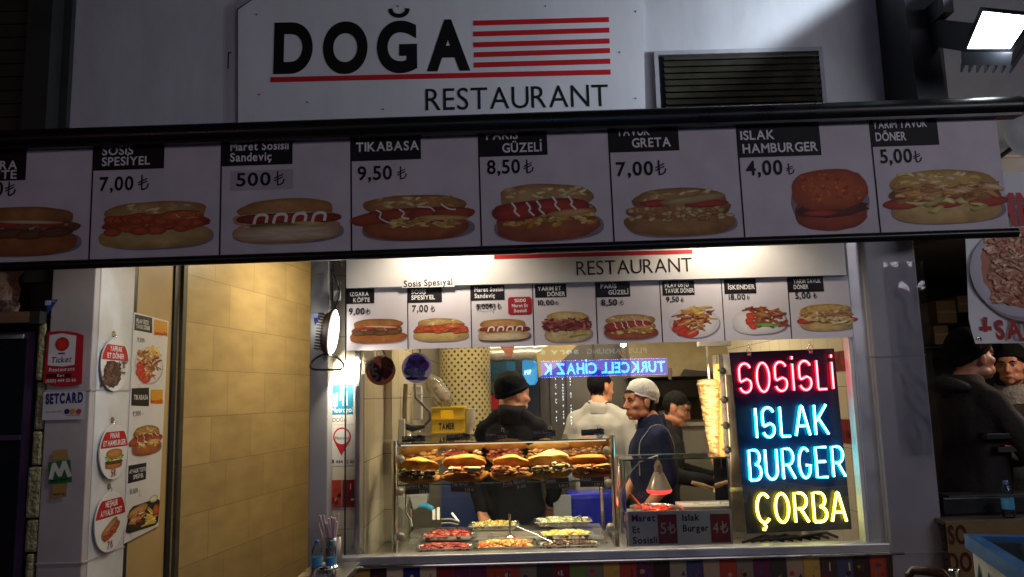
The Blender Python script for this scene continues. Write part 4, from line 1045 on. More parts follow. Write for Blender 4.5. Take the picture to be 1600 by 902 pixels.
m = MB(); p = [fl_.hit(*q) for q in ((80, 747), (85, 726), (94, 742), (101, 723), (109, 743))]; m.stroke(fl_, p, .022, .003, INK, (.62, .62, .6)); m.ptext(fl_, 'MULTINET', 80, 753.5, 110, 749.5, 3.6, .003, INK, lin('#10240f'), .03); m.build('lettering', ms)
m = MB(); m.poly(fl_, [fl_.hit(*q) for q in ((83, 704), (105, 702), (107, 717), (82, 720))], .0012, INK, lin('#a8864a')); m.build('yellow_scrap', ms)
m = MB(); m.poly(fl_, [fl_.hit(*q) for q in ((82, 758), (103, 755), (104, 776), (80, 778))], .0012, INK, lin('#a3804a')); m.ptext(fl_, '444 87 36', 83, 774, 101, 773, 3, .002, INK, INKB, .02); m.build('yellow_scrap', ms)

# round plates and long poster on the reveal
fr_ = Frame((XL, 0, 0), (0, 1, 0), (0, 0, 1))
def round_plate(cx, cy_, hpx, lines, food, price, label, n=.02):
    c = fr_.hit(cx, cy_); r_ = abs(fr_.hit(cx, cy_ - hpx / 2)[1] - fr_.hit(cx, cy_ + hpx / 2)[1]) / 2
    t = thing('round_plate_sign', label, 'sign', tuple(fr_.pt(*c, n)), 'round food signs on the left pillar')
    m = MB(); m.disc(fr_, c[0], c[1], r_, n, mat('plate_print', (.70, .69, .68), .35, 0, .05), None, .006, 40); m.build('plate_disc', t)
    m = MB(); pts = []
    for k in range(25):
        an = math.pi * (.06 + .88 * k / 24); pts.append((c[0] + r_ * .98 * math.cos(an), c[1] + r_ * .98 * math.sin(an)))
    lo, hi = c[1] + .16 * r_, c[1] + .74 * r_
    pts = [(max(-1, min(1, 1)) and p[0], min(p[1], hi)) for p in pts if p[1] >= lo]; xr = math.sqrt(max(0, .96 - .16 ** 2)) * r_
    m.poly(fr_, [(c[0] + xr, lo)] + pts + [(c[0] - xr, lo)], n + .001, INK, INKR); m.build('red_band', t)
    m = MB(); y = [c[1] + .50 * r_, c[1] + .23 * r_]
    for (tx, w_), yy in zip(lines, y): m.text(fr_, tx, c[0] - w_ * r_, yy, c[0] + w_ * r_, yy, .19 * r_, n + .002, INK, INKW, .02)
    m.text(fr_, price, c[0] + .18 * r_ * (3 if food == 'meat' else -1), c[1] - (.12 if food == 'meat' else .9) * r_, c[0] + .2 * r_ * (3.6 if food == 'meat' else 1), c[1] - (.12 if food == 'meat' else .9) * r_, .26 * r_, n + .002, INK, lin('#8a1a20') if food != 'meat' else lin('#3a3a44'), .01)
    if food == 'meat':
        for k in range(4): m.stroke(fr_, [(c[0] + .45 * r_, c[1] + (.12 - .04 * k - (.3 if k > 1 else 0)) * r_), (c[0] + (.9 - .06 * k) * r_, c[1] + (.13 - .06 * k - (.3 if k > 1 else 0)) * r_)], .004, n + .0021, INK, lin('#4a4a55'))
    m.build('lettering', t)
    m = MB()
    if food == 'meat': food2(m, fr_, food, c[0] - .82 * r_, c[1] - .86 * r_, c[0] + .40 * r_, c[1] + .13 * r_, n + .0012, 5)
    else: food2(m, fr_, food, c[0] - .66 * r_, c[1] - .62 * r_, c[0] + .66 * r_, c[1] + .12 * r_, n + .0012, 6)
    m.build('food_picture', t)
    m = MB(); m.tube([fr_.pt(c[0], c[1] + r_ * .96, n - .003), fr_.pt(c[0] + .006, c[1] + r_ * 1.08, n - .004), fr_.pt(c[0], c[1] + r_ * 1.14, n - .010)], .003, CHROME, seg=6); m.lathe(fr_.pt(c[0], c[1] + r_ * 1.16, .002), [(.016, -.001), (.014, .006), (.006, .010)], glass('clear_suction', (.9, .92, .92), 1.45), axis='X', seg=14); m.build('suction_hook', t)
round_plate(174.5, 570, 83, [('YAPRAK', .45), ('ET DÖNER', .62)], 'meat', '16₺', 'round sign reading YAPRAK ET DÖNER with dark sliced meat, highest of its column')
round_plate(172.5, 706, 85, [('PINAR', .34), ('ET HAMBURGER', .80)], 'hamburger', '5₺', 'round sign reading PINAR ET HAMBURGER with a leafy burger')
round_plate(167, 815, 93, [('MEŞHUR', .40), ('AYVALIK TOST', .70)], 'toast', '7₺', 'round sign reading MEŞHUR AYVALIK TOST with a slanted sandwich')
ps = thing('menu_poster', 'tall narrow white poster with three dishes beside the round signs', 'poster', tuple(fr_.pt(*fr_.hit(225, 660))))
N = .006; pc = [fr_.hit(*p) for p in ((208, 488), (262, 502), (246, 822), (192, 850))]
m = MB(); m.poly(fr_, pc, N, mat('plate_print'), None, .005); m.build('poster_sheet', ps)
def pp(name, quad, col, up=.001):
    m = MB(); m.poly(fr_, [fr_.hit(*p) for p in quad], N + up, INK, lin(col)); return m.build(name, ps)
pp('black_header', ((209, 491), (236, 497), (236, 521), (208, 516)), '#141216'); pp('yellow_logo', ((239, 499), (260, 504), (260, 524), (238, 524)), '#d8982a')
pp('black_header', ((204, 607), (231, 606), (231, 635), (203, 634)), '#141216'); pp('yellow_logo', ((234, 609), (253, 609), (252, 632), (233, 631)), '#d8982a')
pp('black_header', ((199, 728), (227, 723), (226, 749), (198, 756)), '#141226')
m = MB(); W_ = INKW; u = N + .002
for tx, x0, y0, x1, y1, cap in (('PİLAV ÜSTÜ', 211, 504.5, 230, 508, 6.5), ('TAVUK DÖNER', 210.5, 513, 232, 516.5, 6.5), ('TIKABASA', 207, 625, 229, 624.5, 7.5), ('AYVALIK TOSTU', 200, 741, 226, 735.5, 6.2), ('SPESİYEL', 206, 749, 222, 745.5, 6)): m.ptext(fr_, tx, x0, y0, x1, y1, cap, u, INK, W_, .012)
for tx, x0, y0, x1, y1, cap in (('9,50₺', 212, 534, 224, 536, 7), ('9.50₺ -', 205, 651, 222, 649, 8), ('8.00₺ -', 201, 773, 217, 769, 8)): m.ptext(fr_, tx, x0, y0, x1, y1, cap, u, INK, lin('#3a3840'), 0)
for y in (521, 628): m.ptext(fr_, 'beypiliç', 240 - (3 if y > 600 else 0) - (3 if y > 600 else 0), y + 2, 260 - (7 if y > 600 else 0), y + 4 - (3 if y > 600 else 0), 6, u, INK, lin('#b8241c'), .02)
m.build('lettering', ps)
for k, x0, y0, x1, y1 in (('plate', 208, 541, 252, 601), ('tika', 202, 664, 251, 712), ('blackplate', 194, 777, 247, 828)):
    m = MB(); xm, ym = (x0 + x1) / 2, (y0 + y1) / 2
    food2(m, fr_, k, fr_.hit(x0, ym)[0], fr_.hit(xm, y1)[1], fr_.hit(x1, ym)[0], fr_.hit(xm, y0)[1], u, 9); m.build('food_picture', ps)

# ------------------------------------------------------------------ jamb: lamp, stickers, straws, bottles
fj = front(3.968)
tri_sticker(fj, [(489, 490), (506, 489), (492, 509)], 'small blue triangular sticker on the white jamb near the lamp')
wl = thing('wall_lamp', 'bright white lamp with finned dark back fixed on the jamb left of the menu pictures', 'lamp', tuple(P(524, 520, 3.93)))
c = P(521, 520, 3.92); ax = (Vector((.93, -.33, -.08)).normalized()); up = Vector((.24, 0, 1)); sd = up.cross(ax).normalized(); up = ax.cross(sd).normalized()
m = MB()
def lens(o, r1, r2, k=28): return [c + ax * o + sd * (r1 * math.cos(2 * math.pi * i / k)) + up * (r2 * math.sin(2 * math.pi * i / k)) for i in range(k)]
k = 28; L1, L2, L3 = lens(.0, .040, .118), lens(.012, .030, .098), lens(.014, .012, .05)
m.add(L1 + L2 + L3, [(i, (i + 1) % k, k + (i + 1) % k, k + i) for i in range(k)] + [(k + i, k + (i + 1) % k, 2 * k + (i + 1) % k, 2 * k + i) for i in range(k)] + [list(range(2 * k, 3 * k))], emit('lamp_lens', (1, .95, .85), 9), None, True); m.build('lens', wl)
m = MB(); B1, B2 = lens(-.004, .046, .125), lens(-.05, .04, .10); m.add(B1 + B2, [(i, k + i, k + (i + 1) % k, (i + 1) % k) for i in range(k)] + [list(range(2 * k - 1, k - 1, -1)), list(range(k))], mat('brown_lamp_body', (.10, .07, .05), .5)); 
for j in range(13): m.obox(c - ax * .058 + up * (-.09 + .015 * j), (ax, sd, up), (.014, .05, .0035), mat('brown_lamp_body'))
m.build('lamp_body', wl)
m = MB(); q = []
for i in range(26):
    an = 2 * math.pi * i / 26; q.append(P(511 + 26 * math.cos(an), 569 + 12 * math.sin(an) + 3 * math.cos(an * 2), 3.90 - .03 * math.sin(an)))
m.tube(q, .0055, BLACK, seg=8, closed=True); m.build('cable_loop', wl); m = MB(); m.tube([P(520, 556, 3.91), P(518, 548, 3.92)], .005, BLACK)
for x0, y0, x1, y1 in ((517, 420, 520, 470), (522, 402, 534, 418), (532, 440, 522, 486), (519, 425, 530, 455)): m.tube([P(x0, y0, 3.95), P((x0 + x1) / 2 + 3, (y0 + y1) / 2, 3.93), P(x1, y1, 3.95)], .004, BLACK, seg=6)
m.build('lamp_cable', wl)
m = MB(); m.obox(P(527, 462, 3.95), ((1, 0, 0), (0, 1, 0), (0, 0, 1)), (.016, .012, .026), WHITE); tag(m.build('junction_box', origin=P(527, 462, 3.95)), 'small white cable junction box above the bright wall lamp', 'junction box')
ft = front(4.075)
mt = thing('city_sticker', 'teal and white sticker reading Metropol with DOĞA printed below on the tiled pier', 'sticker', tuple(P(533, 630, 4.075)))
m = MB(); m.prect(ft, 514, 598, 553, 663, .001, INK, (.62, .60, .56)); m.build('sticker_sheet', mt)
m = MB(); m.prect(ft, 517, 601, 552, 648, .0018, INK, lin('#1f6f8c')); m.build('teal_field', mt)
m = MB()
for x0, y0, x1, y1 in ((521, 625, 527, 636), (521, 616, 523, 625), (525, 614, 528, 626), (531, 604, 533, 626), (535, 604, 537, 634), (531, 604, 542, 606), (540, 612, 543, 634)): m.prect(ft, x0, y0, x1, y1, .0024, INK, (.6, .66, .68))
m.ptext(ft, 'Metropol', 518.5, 645, 551, 644, 8, .0024, INK, INKW); m.ptext(ft, 'DOĞA', 520, 659.5, 542, 659, 6.5, .0018, INK, lin('#4a3a34')); m.build('lettering', mt)
pn = thing('map_pin_sticker', 'white sticker with a red and grey map pin and phone number on the tiled pier', 'sticker', tuple(P(533, 697, 4.075)))
m = MB(); m.prect(ft, 514, 664.5, 555, 728, .001, INK, (.60, .57, .53)); m.build('sticker_sheet', pn)
m = MB(); c = ft.hit(534.5, 683); q = [(c[0] + .047 * math.cos(R(a_)), c[1] + .050 * math.sin(R(a_))) for a_ in range(-25, 206, 11)]; m.poly(ft, q + [ft.hit(533.5, 712)], .0016, INK, lin('#a81e2c')); m.disc(ft, c[0], c[1] + .002, .039, .0022, INK, (.58, .55, .52)); m.build('map_pin', pn)
m = MB(); m.ptext(ft, 'Metropol', 524, 687, 545, 686.5, 5, .003, INK, lin('#3a3a40')); m.ptext(ft, '444 72 63', 525, 724, 553, 723.5, 5, .0018, INK, lin('#3a3436'), .03); m.prect(ft, 516.5, 718.5, 522, 724, .0018, INK, lin('#4a4446')); m.build('lettering', pn)
# ledge with straw holder and bottles
zl = P(520, 882, 3.88).z
lg = thing('outside_ledge', 'small steel ledge under the window at the jamb carrying straws and bottles', 'ledge', (P(510, 900, 3.8).x, 3.8, 0))
m = MB(); xl0, xl1 = P(470, 895, 3.7).x, P(548, 890, 3.7).x; m.box((xl0, 3.56, zl - .03), (xl1, 3.925, zl), STEEL, bev=.006); m.build('ledge_top', lg)
m = MB(); m.box((xl0 + .03, 3.60, 0), (xl1 - .03, 3.92, zl - .031), mat('counter_front')); m.build('ledge_base', lg)
sh_ = thing('straw_holder', 'perforated steel cup packed with pale pink straws at the jamb', 'straw holder', tuple(P(520, 880, 3.86)))
c = Vector((P(520, 860, 3.86).x, 3.86, zl)); rc = .044; hc = P(520, 838, 3.86).z - zl
m = MB(); m.lathe(c, [(rc, 0), (rc, hc), (rc * .92, hc), (rc * .92, .01), (.001, .01)], mat('dull_steel', (.22, .21, .22), .35, .9), seg=32)
m.build('cup', sh_)
m = MB()
for i in range(3):
    for j in range(5):
        an = -math.pi / 2 + (i - 1) * .42; p = c + Vector((rc * 1.005 * math.cos(an), rc * 1.005 * math.sin(an), .02 + j * hc * .18)); fr = Frame(p, (-math.sin(an), math.cos(an), 0), (0, 0, 1)); m.disc(fr, 0, 0, .0045, .0008, mat('hole_light', (.6, .5, .36), .6), None, 0, 10)
m.build('perforations', sh_)
rs = random.Random(5)
for i in range(14):
    m = MB(); a_ = rs.uniform(0, 6.28); r1 = rs.uniform(0, .026); tilt = Vector((rs.uniform(-.065, .035), rs.uniform(-.03, .03), 0)); b = c + Vector((r1 * math.cos(a_), r1 * math.sin(a_), .012)); h = rs.uniform(.20, .25) * .92
    e = b + tilt + Vector((0, 0, h)); m.tube([b, b.lerp(e, .5), e], .0052, mat('pink_straw', (.66, .50, .52), .35), seg=8); m.build('straw', sh_)
def bottle(x, Y, zb, s, label, blue):
    t = thing('water_bottle', label, 'bottle', (x, Y, zb)); c = Vector((x, Y, zb)); B = glass('bottle_plastic', (.86, .90, .95), 1.4, .04, .02)
    m = MB(); m.lathe(c, [(.028 * s, 0), (.033 * s, .006 * s), (.033 * s, .12 * s), (.031 * s, .13 * s), (.033 * s, .14 * s), (.030 * s, .165 * s), (.014 * s, .19 * s), (.013 * s, .198 * s)], B, seg=24); m.build('bottle_body', t)
    m = MB(); m.lathe(c, [(.0336 * s, .05 * s), (.0338 * s, .052 * s), (.0338 * s, .11 * s), (.0336 * s, .112 * s)], mat('blue_label', blue, .4), seg=24); m.build('label_band', t)
    m = MB(); m.lathe(c, [(.0155 * s, .194 * s), (.0155 * s, .212 * s), (.013 * s, .215 * s), (.001, .216 * s)], mat('blue_cap', (.05, .12, .32), .4), seg=20); m.build('cap', t)
    return t
x = P(500, 900, 3.66).x; bottle(x - .015, 3.66, zl, .72, 'small clear water bottle with blue label under the crumpled cloth, left one of the pair', (.08, .35, .62))
bottle(x + .055, 3.64, zl, .72, 'small clear water bottle with blue label under the steel lid, right one of the pair', (.08, .35, .62))
m = MB(); vs = []; rs = random.Random(2); nx, ny = 26, 14; cz = P(497, 885, 3.66).z
for i in range(nx + 1):
    for j in range(ny + 1):
        u, v = i / nx - .5, j / ny - .5
        z = .035 * mnoise.noise(Vector((u * 5, v * 5, 4))) + .02 * mnoise.noise(Vector((u * 13, v * 13, 1))) + .03 - .34 * u * u - .2 * v * v
        vs.append((x + .005 + u * .15 + .015 * mnoise.noise(Vector((v * 6, u * 6, 9))), 3.66 + v * .11, cz + z - .03))
m.add(vs, [(i * (ny + 1) + j, (i + 1) * (ny + 1) + j, (i + 1) * (ny + 1) + j + 1, i * (ny + 1) + j + 1) for i in range(nx) for j in range(ny)], mat('napkin_cloth', (.55, .52, .48), .85, 0, .1, 9, bump=.2, bscale=50), None, True)
tag(m.build('crumpled_cloth', origin=(x, 3.66, cz)), 'crumpled off white cloth lying over the small water bottles', 'cloth')
m = MB(); c = P(514, 884, 3.64); m.lathe(c, [(.001, .006), (.044, .004), (.05, -.004), (.05, -.012), (.047, -.014)], CHROME, seg=28); tag(m.build('pot_cover', origin=c), 'round shiny steel cover beside the crumpled cloth', 'lid')
# hanging round signs inside the pane
def hang_disc(cx, cy_, r_, name, col, draw, label, Y=4.03):
    fr = front(Y); c = fr.hit(cx, cy_); rr = r_ * Y / 1200.
    t = thing('hanging_disc_sign', label, 'sign', tuple(fr.pt(*c)), 'round signs hung behind the window pane'); m = MB(); m.pm = SHEER; draw(m, fr, c, rr); m.build('disc_plate', t)
    m = MB(); m.lathe(fr.pt(c[0], c[1] + rr * 1.12, .006), [(.002, .012), (.012, .01), (.022, 0), (.023, -.002), (.012, .004), (.002, .006)], glass('clear_suction'), axis='Y', seg=18); m.build('suction_cup', t); return t, fr, c, rr
def d_cream(m, fr, c, r_):
    m.poly(fr, [(c[0] + x * r_, c[1] + y * r_) for x, y in ((-1, 1), (1, 1), (1, -.25), (.9, -.5), (.55, -.55), (.3, -.85), (-.1, -.9), (-.5, -.75), (-.8, -.55), (-.98, -.35))], 0, SHEER, (.78, .72, .60), .0)
t, fr, c, rr = hang_disc(563, 567, 21, 'cream', None, d_cream, 'cream cloud shaped sign behind the pane, overlapping the brown disc')
m = MB(); m.text(fr, 'Çok yakında hizmete', c[0] - .85 * rr, c[1] + .06 * rr, c[0] + .85 * rr, c[1] + .06 * rr, .12 * rr, .001, INK, lin('#8a2a2a'), .01); m.text(fr, 'sıcak kumpir sosisli', c[0] - .8 * rr, c[1] - .16 * rr, c[0] + .8 * rr, c[1] - .16 * rr, .10 * rr, .001, INK, lin('#3a5a3a'), .01); m.build('lettering', t)
def d_brown(m, fr, c, r_):
    T = lambda x, y: (c[0] + x * r_, c[1] + y * r_)
    m.disc(fr, c[0], c[1], r_, 0, SHEER, lin('#7a463c'), .0, 36); blob2(m, fr, T, oval(.42, .1, .42, .72, 20, -.3), .0006, lin('#6e3a2c'), lin('#4a2620')); blob2(m, fr, T, oval(-.35, -.1, .36, .7, 20, .35), .0008, lin('#5c3430'), lin('#3c201e')); blob2(m, fr, T, oval(.28, .62, .3, .26, 16, 0), .001, lin('#8a4a34'), lin('#5a2e22'))
t, fr, c, rr = hang_disc(595, 579, 23, 'brown', None, d_brown, 'dark brown round sign with a pale figure 5 hanging behind the pane', 4.05)
m = MB(); m.text(fr, '5', c[0] - .55 * rr, c[1] - .65 * rr, c[0] - .08 * rr, c[1] - .55 * rr, .75 * rr, .002, INK, lin('#b8a8a8'), .03); lira(m, fr, c[0] + .02 * rr, c[1] - .7 * rr, .3 * rr, .12, .002, INK, lin('#b8a8a8')); m.text(fr, 'Sıcak Çikolata', c[0] - .4 * rr, c[1] + .45 * rr, c[0] + .8 * rr, c[1] - .05 * rr, .16 * rr, .002, INK, lin('#9a8080'), 0); m.build('lettering', t)
def d_purp(m, fr, c, r_):
    T = lambda x, y: (c[0] + x * r_, c[1] + y * r_)
    m.disc(fr, c[0], c[1], r_, 0, SHEER, lin('#a098d8'), .0, 36)
    for x, y, a_, b_, k1, k2 in ((.0, .5, .6, .4, '#8458c0', '#8878d0'), (.4, .15, .45, .4, '#a050b8', '#8458b0'), (-.35, .2, .4, .35, '#8a62c8', '#7878c0'), (-.1, -.35, .7, .22, '#a0a8e0', '#8890d0'), (-.35, -.68, .4, .12, '#26265a', '#30306a'), (.3, -.7, .4, .14, '#9aa0c8', '#7880b0'), (-.6, -.2, .25, .3, '#7a98a0', '#6a80a0')): blob2(m, fr, T, oval(x, y, a_, b_, 18, 0, 2, .05), .0006 + abs(x) * .001, lin(k1), lin(k2))
t, fr, c, rr = hang_disc(651, 575, 23.5, 'purple', None, d_purp, 'purple round sign reading 9,50 hanging over the food case', 4.03)
m = MB(); m.text(fr, '9,50', c[0] - .62 * rr, c[1] - .58 * rr, c[0] + .55 * rr, c[1] - .52 * rr, .5 * rr, .002, INK, (.72, .72, .8), .03); m.text(fr, 'Her Bahçe', c[0] - .5 * rr, c[1] + .12 * rr, c[0] + .5 * rr, c[1] + .15 * rr, .22 * rr, .002, INK, (.6, .6, .75), 0); m.build('lettering', t)

# ------------------------------------------------------------------ kitchen
CT = thing('serving_counter', 'steel serving counter inside the window carrying the food case', 'counter', (.4, 4.5, 0))
m = MB(); m.box((Xo + .002, 4.115, ZS - .10), (Xr - .002, 5.0, ZS - .076), STEEL); m.build('counter_top', CT)
m = MB(); m.box((Xo + .002, 4.51, 0), (Xr - .002, 4.98, ZS - .101), mat('counter_front')); m.build('counter_body', CT)
CZ = ZS - .076
# lights on the ceiling
def tube_light(x0, x1, Y, label):
    t = thing('ceiling_light', label, 'ceiling light', ((x0 + x1) / 2, Y, 2.7), 'fluorescent tubes on the shop ceiling')
    m = MB(); m.box((x0, Y - .06, 2.665), (x1, Y + .06, 2.699), WHITE); m.build('housing', t)
    for dy in (-.03, .03): m = MB(); m.tube([(x0 + .02, Y + dy, 2.65), (x1 - .02, Y + dy, 2.65)], .013, emit('tube_glow', (1, .88, .66), 6), seg=8); m.build('tube', t)
tube_light(-.75, .45, 5.3, 'fluorescent tube light on the shop ceiling above the mosaic column side'); tube_light(.5, 1.6, 5.3, 'fluorescent tube light on the shop ceiling above the doner'); tube_light(-.2, .9, 6.7, 'fluorescent tube light on the shop ceiling at the back')
sp_ = thing('bright_spot_lamp', 'small very bright spot lamp on a bracket under the middle menu pictures', 'lamp', tuple(P(973, 540, 4.3)))
c = P(974, 538, 4.3); m = MB(); m.ell(c, (.017, .017, .017), emit('spot_glow', (1, .95, .85), 30), nu=14); m.build('bulb', sp_)
m = MB(); m.lathe(c, [(.02, .0), (.028, .02), (.012, .05)], CHROME, seg=16); m.tube([c + Vector((0, 0, .05)), c + Vector((0, .05, .30))], .008, CHROME); m.tube([c + Vector((0, 0, .02)), c + Vector((-.02, .02, -.05)), c + Vector((.018, .03, -.09))], .005, CHROME); m.build('lamp_bracket', sp_)
# mosaic column
Yc = 6.2; c = P(727, 610, Yc); rcol = P(767, 610, Yc).x - c.x
m = MB(); m.lathe((0, 0, 0), [(rcol, 0), (rcol, 2.7)], dots_mat('mosaic_dots', '#a39870', '#33240f', .0290), seg=48)
o = m.build('mosaic_column', local=True); o.location = (c.x, Yc + rcol * .2, 0); tag(o, 'round column covered in cream mosaic with small dark diamonds', 'column')
# back counter with crate, bag, holder
zc = P(700, 677, 5.6).z
bk = thing('back_cabinet', 'grey steel cabinet behind the case under the yellow crate', 'cabinet', (-.55, 5.7, 0))
m = MB(); m.box((Xo + .06, 5.42, 0), (P(742, 700, 5.5).x, 5.85, zc - .002), mat('grey_cabinet', (.16, .15, .13), .5, .2)); m.build('cabinet_body', bk)
m = MB(); a, b = BX(690, 758, 724, 800, 5.41, .02); m.box((a[0], 5.40, .5), (b[0] + .2, 5.418, b[2] + .05), mat('blue_door', (.02, .05, .22), .4)); m.build('blue_door', bk)
cr = thing('drinks_crate', 'yellow plastic drinks crate reading TAMER on the back cabinet', 'crate', tuple(P(700, 678, 5.5)))
YEL = mat('yellow_plastic', '#c9a51a', .4, 0, .08)
a, b = BX(674, 636, 726, 677, 5.46, .30)
x0, x1, zb_, zt_ = a[0], b[0], zc, b[2]; m = MB(); H = zt_ - zb_
m.box((x0, 5.46, zb_), (x1, 5.475, zb_ + H * .55), YEL, bev=.004); m.box((x0, 5.46, zb_ + H * .88), (x1, 5.475, zt_), YEL, bev=.004)
for xa_, xb__ in ((x0, x0 + .28 * (x1 - x0)), (x1 - .34 * (x1 - x0), x1)): m.box((xa_, 5.461, zb_ + H * .54), (xb__, 5.474, zb_ + H * .89), YEL)
m.box((x0, 5.476, zb_), (x0 + .012, 5.75, zt_), YEL); m.box((x1 - .012, 5.476, zb_), (x1, 5.75, zt_), YEL); m.box((x0, 5.74, zb_), (x1, 5.752, zt_), YEL); m.box((x0, 5.476, zb_), (x1, 5.74, zb_ + .01), YEL)
for z in (zb_ + H * .55, zb_ + H * .97, zb_ + .01): m.box((x0 - .005, 5.455, z - .004), (x1 + .005, 5.48, z + .004), YEL)
m.build('crate_shell', cr)
m = MB(); fc = front(5.46); m.text(fc, 'TAMER', x0 + .22 * (x1 - x0), zb_ + H * .18, x0 + .70 * (x1 - x0), zb_ + H * .18, .040, .0015, INK, INKB, .05); m.build('lettering', cr)
bg_ = MB(); c = P(686, 612, 5.55); rot = Matrix.Rotation(R(32), 3, 'Y').transposed(); vs = []
bg_.ell(c, (.068, .06, .135), glass('bag_film', (.80, .76, .66), 1.35, .15, .22), rot=rot, nu=22, nv=16, jit=.18, rnd=random.Random(3)); bgo = bg_.build('plastic_bag', origin=c); tag(bgo, 'half clear plastic bag of bread leaning on the yellow crate', 'bag')
m = MB(); rs = random.Random(6)
for i in range(16): m.ell(c + rot @ Vector((rs.uniform(-.03, .03), rs.uniform(-.02, .02), rs.uniform(-.09, .05))), (.018, .018, .022), mat('bread_bits', '#8a6a44', .8), nu=8, nv=6, jit=.2)
m.build('bread', bgo)
dv = thing('wall_socket_strip', 'white vertical socket strip with a grey cable behind the purple round sign', 'socket strip', tuple(P(652, 620, 5.3)))
a, b = BX(644, 603, 659, 657, 5.3, .05); m = MB(); m.box(a, b, WHITE, bev=.006); m.box((a[0] - .02, 5.29, P(650, 617, 5.3).z), (b[0] + .02, 5.30, P(650, 616, 5.3).z), WHITE); m.build('strip_body', dv)
m = MB(); m.tube([P(648, 600, 5.25), P(650, 622, 5.22), P(662, 634, 5.2), P(672, 644, 5.2), P(672, 656, 5.2), P(662, 666, 5.2), P(640, 668, 5.2), P(630, 666, 5.2)], .010, mat('grey_cable', (.08, .075, .07), .5)); m.build('cable', dv)
m = MB(); m.tube([P(634, 600, 5.1), P(632, 640, 5.1), P(633, 690, 5.1)], .016, mat('brown_pipe', (.20, .15, .10), .5)); m.tube([P(629, 664, 5.0), P(645, 669, 5.0), P(664, 666, 5.0)], [.026, .024, .012], BLACK); m.build('hose', dv)
m = MB(); a, b = BX(623, 655, 632, 700, 4.72, .04); m.box((a[0], a[1], a[2] - .2), b, WHITE, bev=.005); tag(m.build('white_bracket', origin=a), 'white upright bracket on the tiled wall at the left end of the case', 'bracket')
# beverage cooler
bc = thing('drinks_cooler', 'tall drinks cooler with blue picture front and glowing blue side sign', 'cooler', tuple(P(805, 600, 6.8)))
a, b = BX(766, 560, 843, 720, 6.8, .6); m = MB(); m.box((a[0], 6.8, 0), b, mat('black_cooler', (.02, .022, .03), .35)); m.build('cooler_body', bc)
f6 = front(6.798); m = MB(); m.pm = INK
m.prect(f6, 767, 562, 808, 690, .001, INK, lin('#1d4a66')); m.prect(f6, 793, 562, 806, 690, .0015, INK, lin('#17608a'))
xq = lambda px, py: f6.hit(px, py)
for px, py, rx, ry, k1, k2 in ((778, 604, .09, .07, '#8a8458', '#3a5a5a'), (775, 588, .07, .05, '#4a7a80', '#2a5a70'), (776, 628, .07, .07, '#b0a078', '#8a6a4a')): q = xq(px, py); blob2(m, f6, lambda x, y: (q[0] + x, q[1] + y), oval(0, 0, rx, ry, 20, 0, 2, .05), .002, lin(k1), lin(k2))
m.poly(f6, [xq(767, 618), xq(781, 615), xq(779, 640), xq(768, 640)], .003, INK, lin('#b8202c')); m.stroke(f6, [xq(777, 608), xq(779, 616)], .02, .0032, INK, (.7, .7, .7)); m.build('picture_front', bc)
m = MB(); c = P(826, 582, 6.5); fx = Frame(c, Vector((.82, -.55, 0)), (0, 0, 1)); w2, h2 = .062, .105
m.poly(fx, [(-w2, -h2 * .8), (-w2 * .4, -h2), (w2 * .6, -h2), (w2, -h2 * .7), (w2, h2 * .75), (w2 * .4, h2), (-w2 * .8, h2), (-w2, h2 * .8)], 0, emit('cooler_sign_glow', (.05, .30, .62), .9), None, .04)
m.build('glowing_sign', bc); m = MB(); m.text(fx, 'PEP', -w2 * .62, -.02, w2 * .5, -.012, .035, .002, emit('cooler_letter_glow', (.7, .9, 1), 1.2), None, .04); m.build('lettering', bc)
# duct, grey lockers, hood
m = MB(); q = [P(752, 554, 6.4) + Vector((k * .045, 0, .004 * math.sin(k * 1.7))) for k in range(14)]; m.tube(q, [.062 + .006 * (k % 2) for k in range(14)], mat('foil_duct', (.62, .60, .54), .35, .6, .2, 30), seg=14); tag(m.build('foil_duct', origin=q[0]), 'silver flexible air duct running above the drinks cooler', 'duct')
m = MB(); A = [P(*p) for p in ((838, 552, 6.1), (862, 536, 6.1), (905, 536, 6.1), (868, 575, 6.1), (842, 590, 6.1))]; m.add(A + [p + Vector((0, .12, 0)) for p in A], [(4, 3, 2, 1, 0), (5, 6, 7, 8, 9)] + [(i, (i + 1) % 5, 5 + (i + 1) % 5, 5 + i) for i in range(5)], mat('cream_hood', '#94865a', .5)); tag(m.build('cream_hood', origin=A[0]), 'slanted cream coloured hood piece at the end of the foil duct', 'hood')
m = MB(); A = [P(*p) for p in ((780, 540, 5.9), (804, 540, 5.9), (800, 557, 5.9), (794, 558, 5.9))]; m.add(A + [p + Vector((0, .05, 0)) for p in A], [(3, 2, 1, 0), (4, 5, 6, 7)] + [(i, (i + 1) % 4, 4 + (i + 1) % 4, 4 + i) for i in range(4)], mat('dull_red', (.22, .07, .05), .5)); tag(m.build('red_pennant', origin=A[0]), 'small dull red pointed flag hanging below the menu pictures', 'flag')
lk = thing('steel_cupboard', 'tall dull grey steel cupboard with narrow doors behind the man in the pale shirt', 'cupboard', tuple(P(900, 700, 6.9)))
GST = mat('dull_grey_steel', (.11, .10, .085), .45, .4, .15, 4)
a, b = BX(842, 560, 985, 720, 6.9, .5); m = MB(); m.box((a[0], 6.92, 0), (b[0], 7.3, 2.3), GST); m.build('cupboard_body', lk)
for x0, x1 in ((843, 858), (859, 884), (885, 930), (931, 984)): m = MB(); m.box((P(x0, 640, 6.9).x + .006, 6.9, .1), (P(x1, 640, 6.9).x - .006, 6.918, 2.25), GST, bev=.004); m.build('cupboard_door', lk)
hd = thing('cooking_hood', 'cream sloping extractor hood with a dark slot above the dark haired man', 'hood', tuple(P(1060, 570, 6.4)))
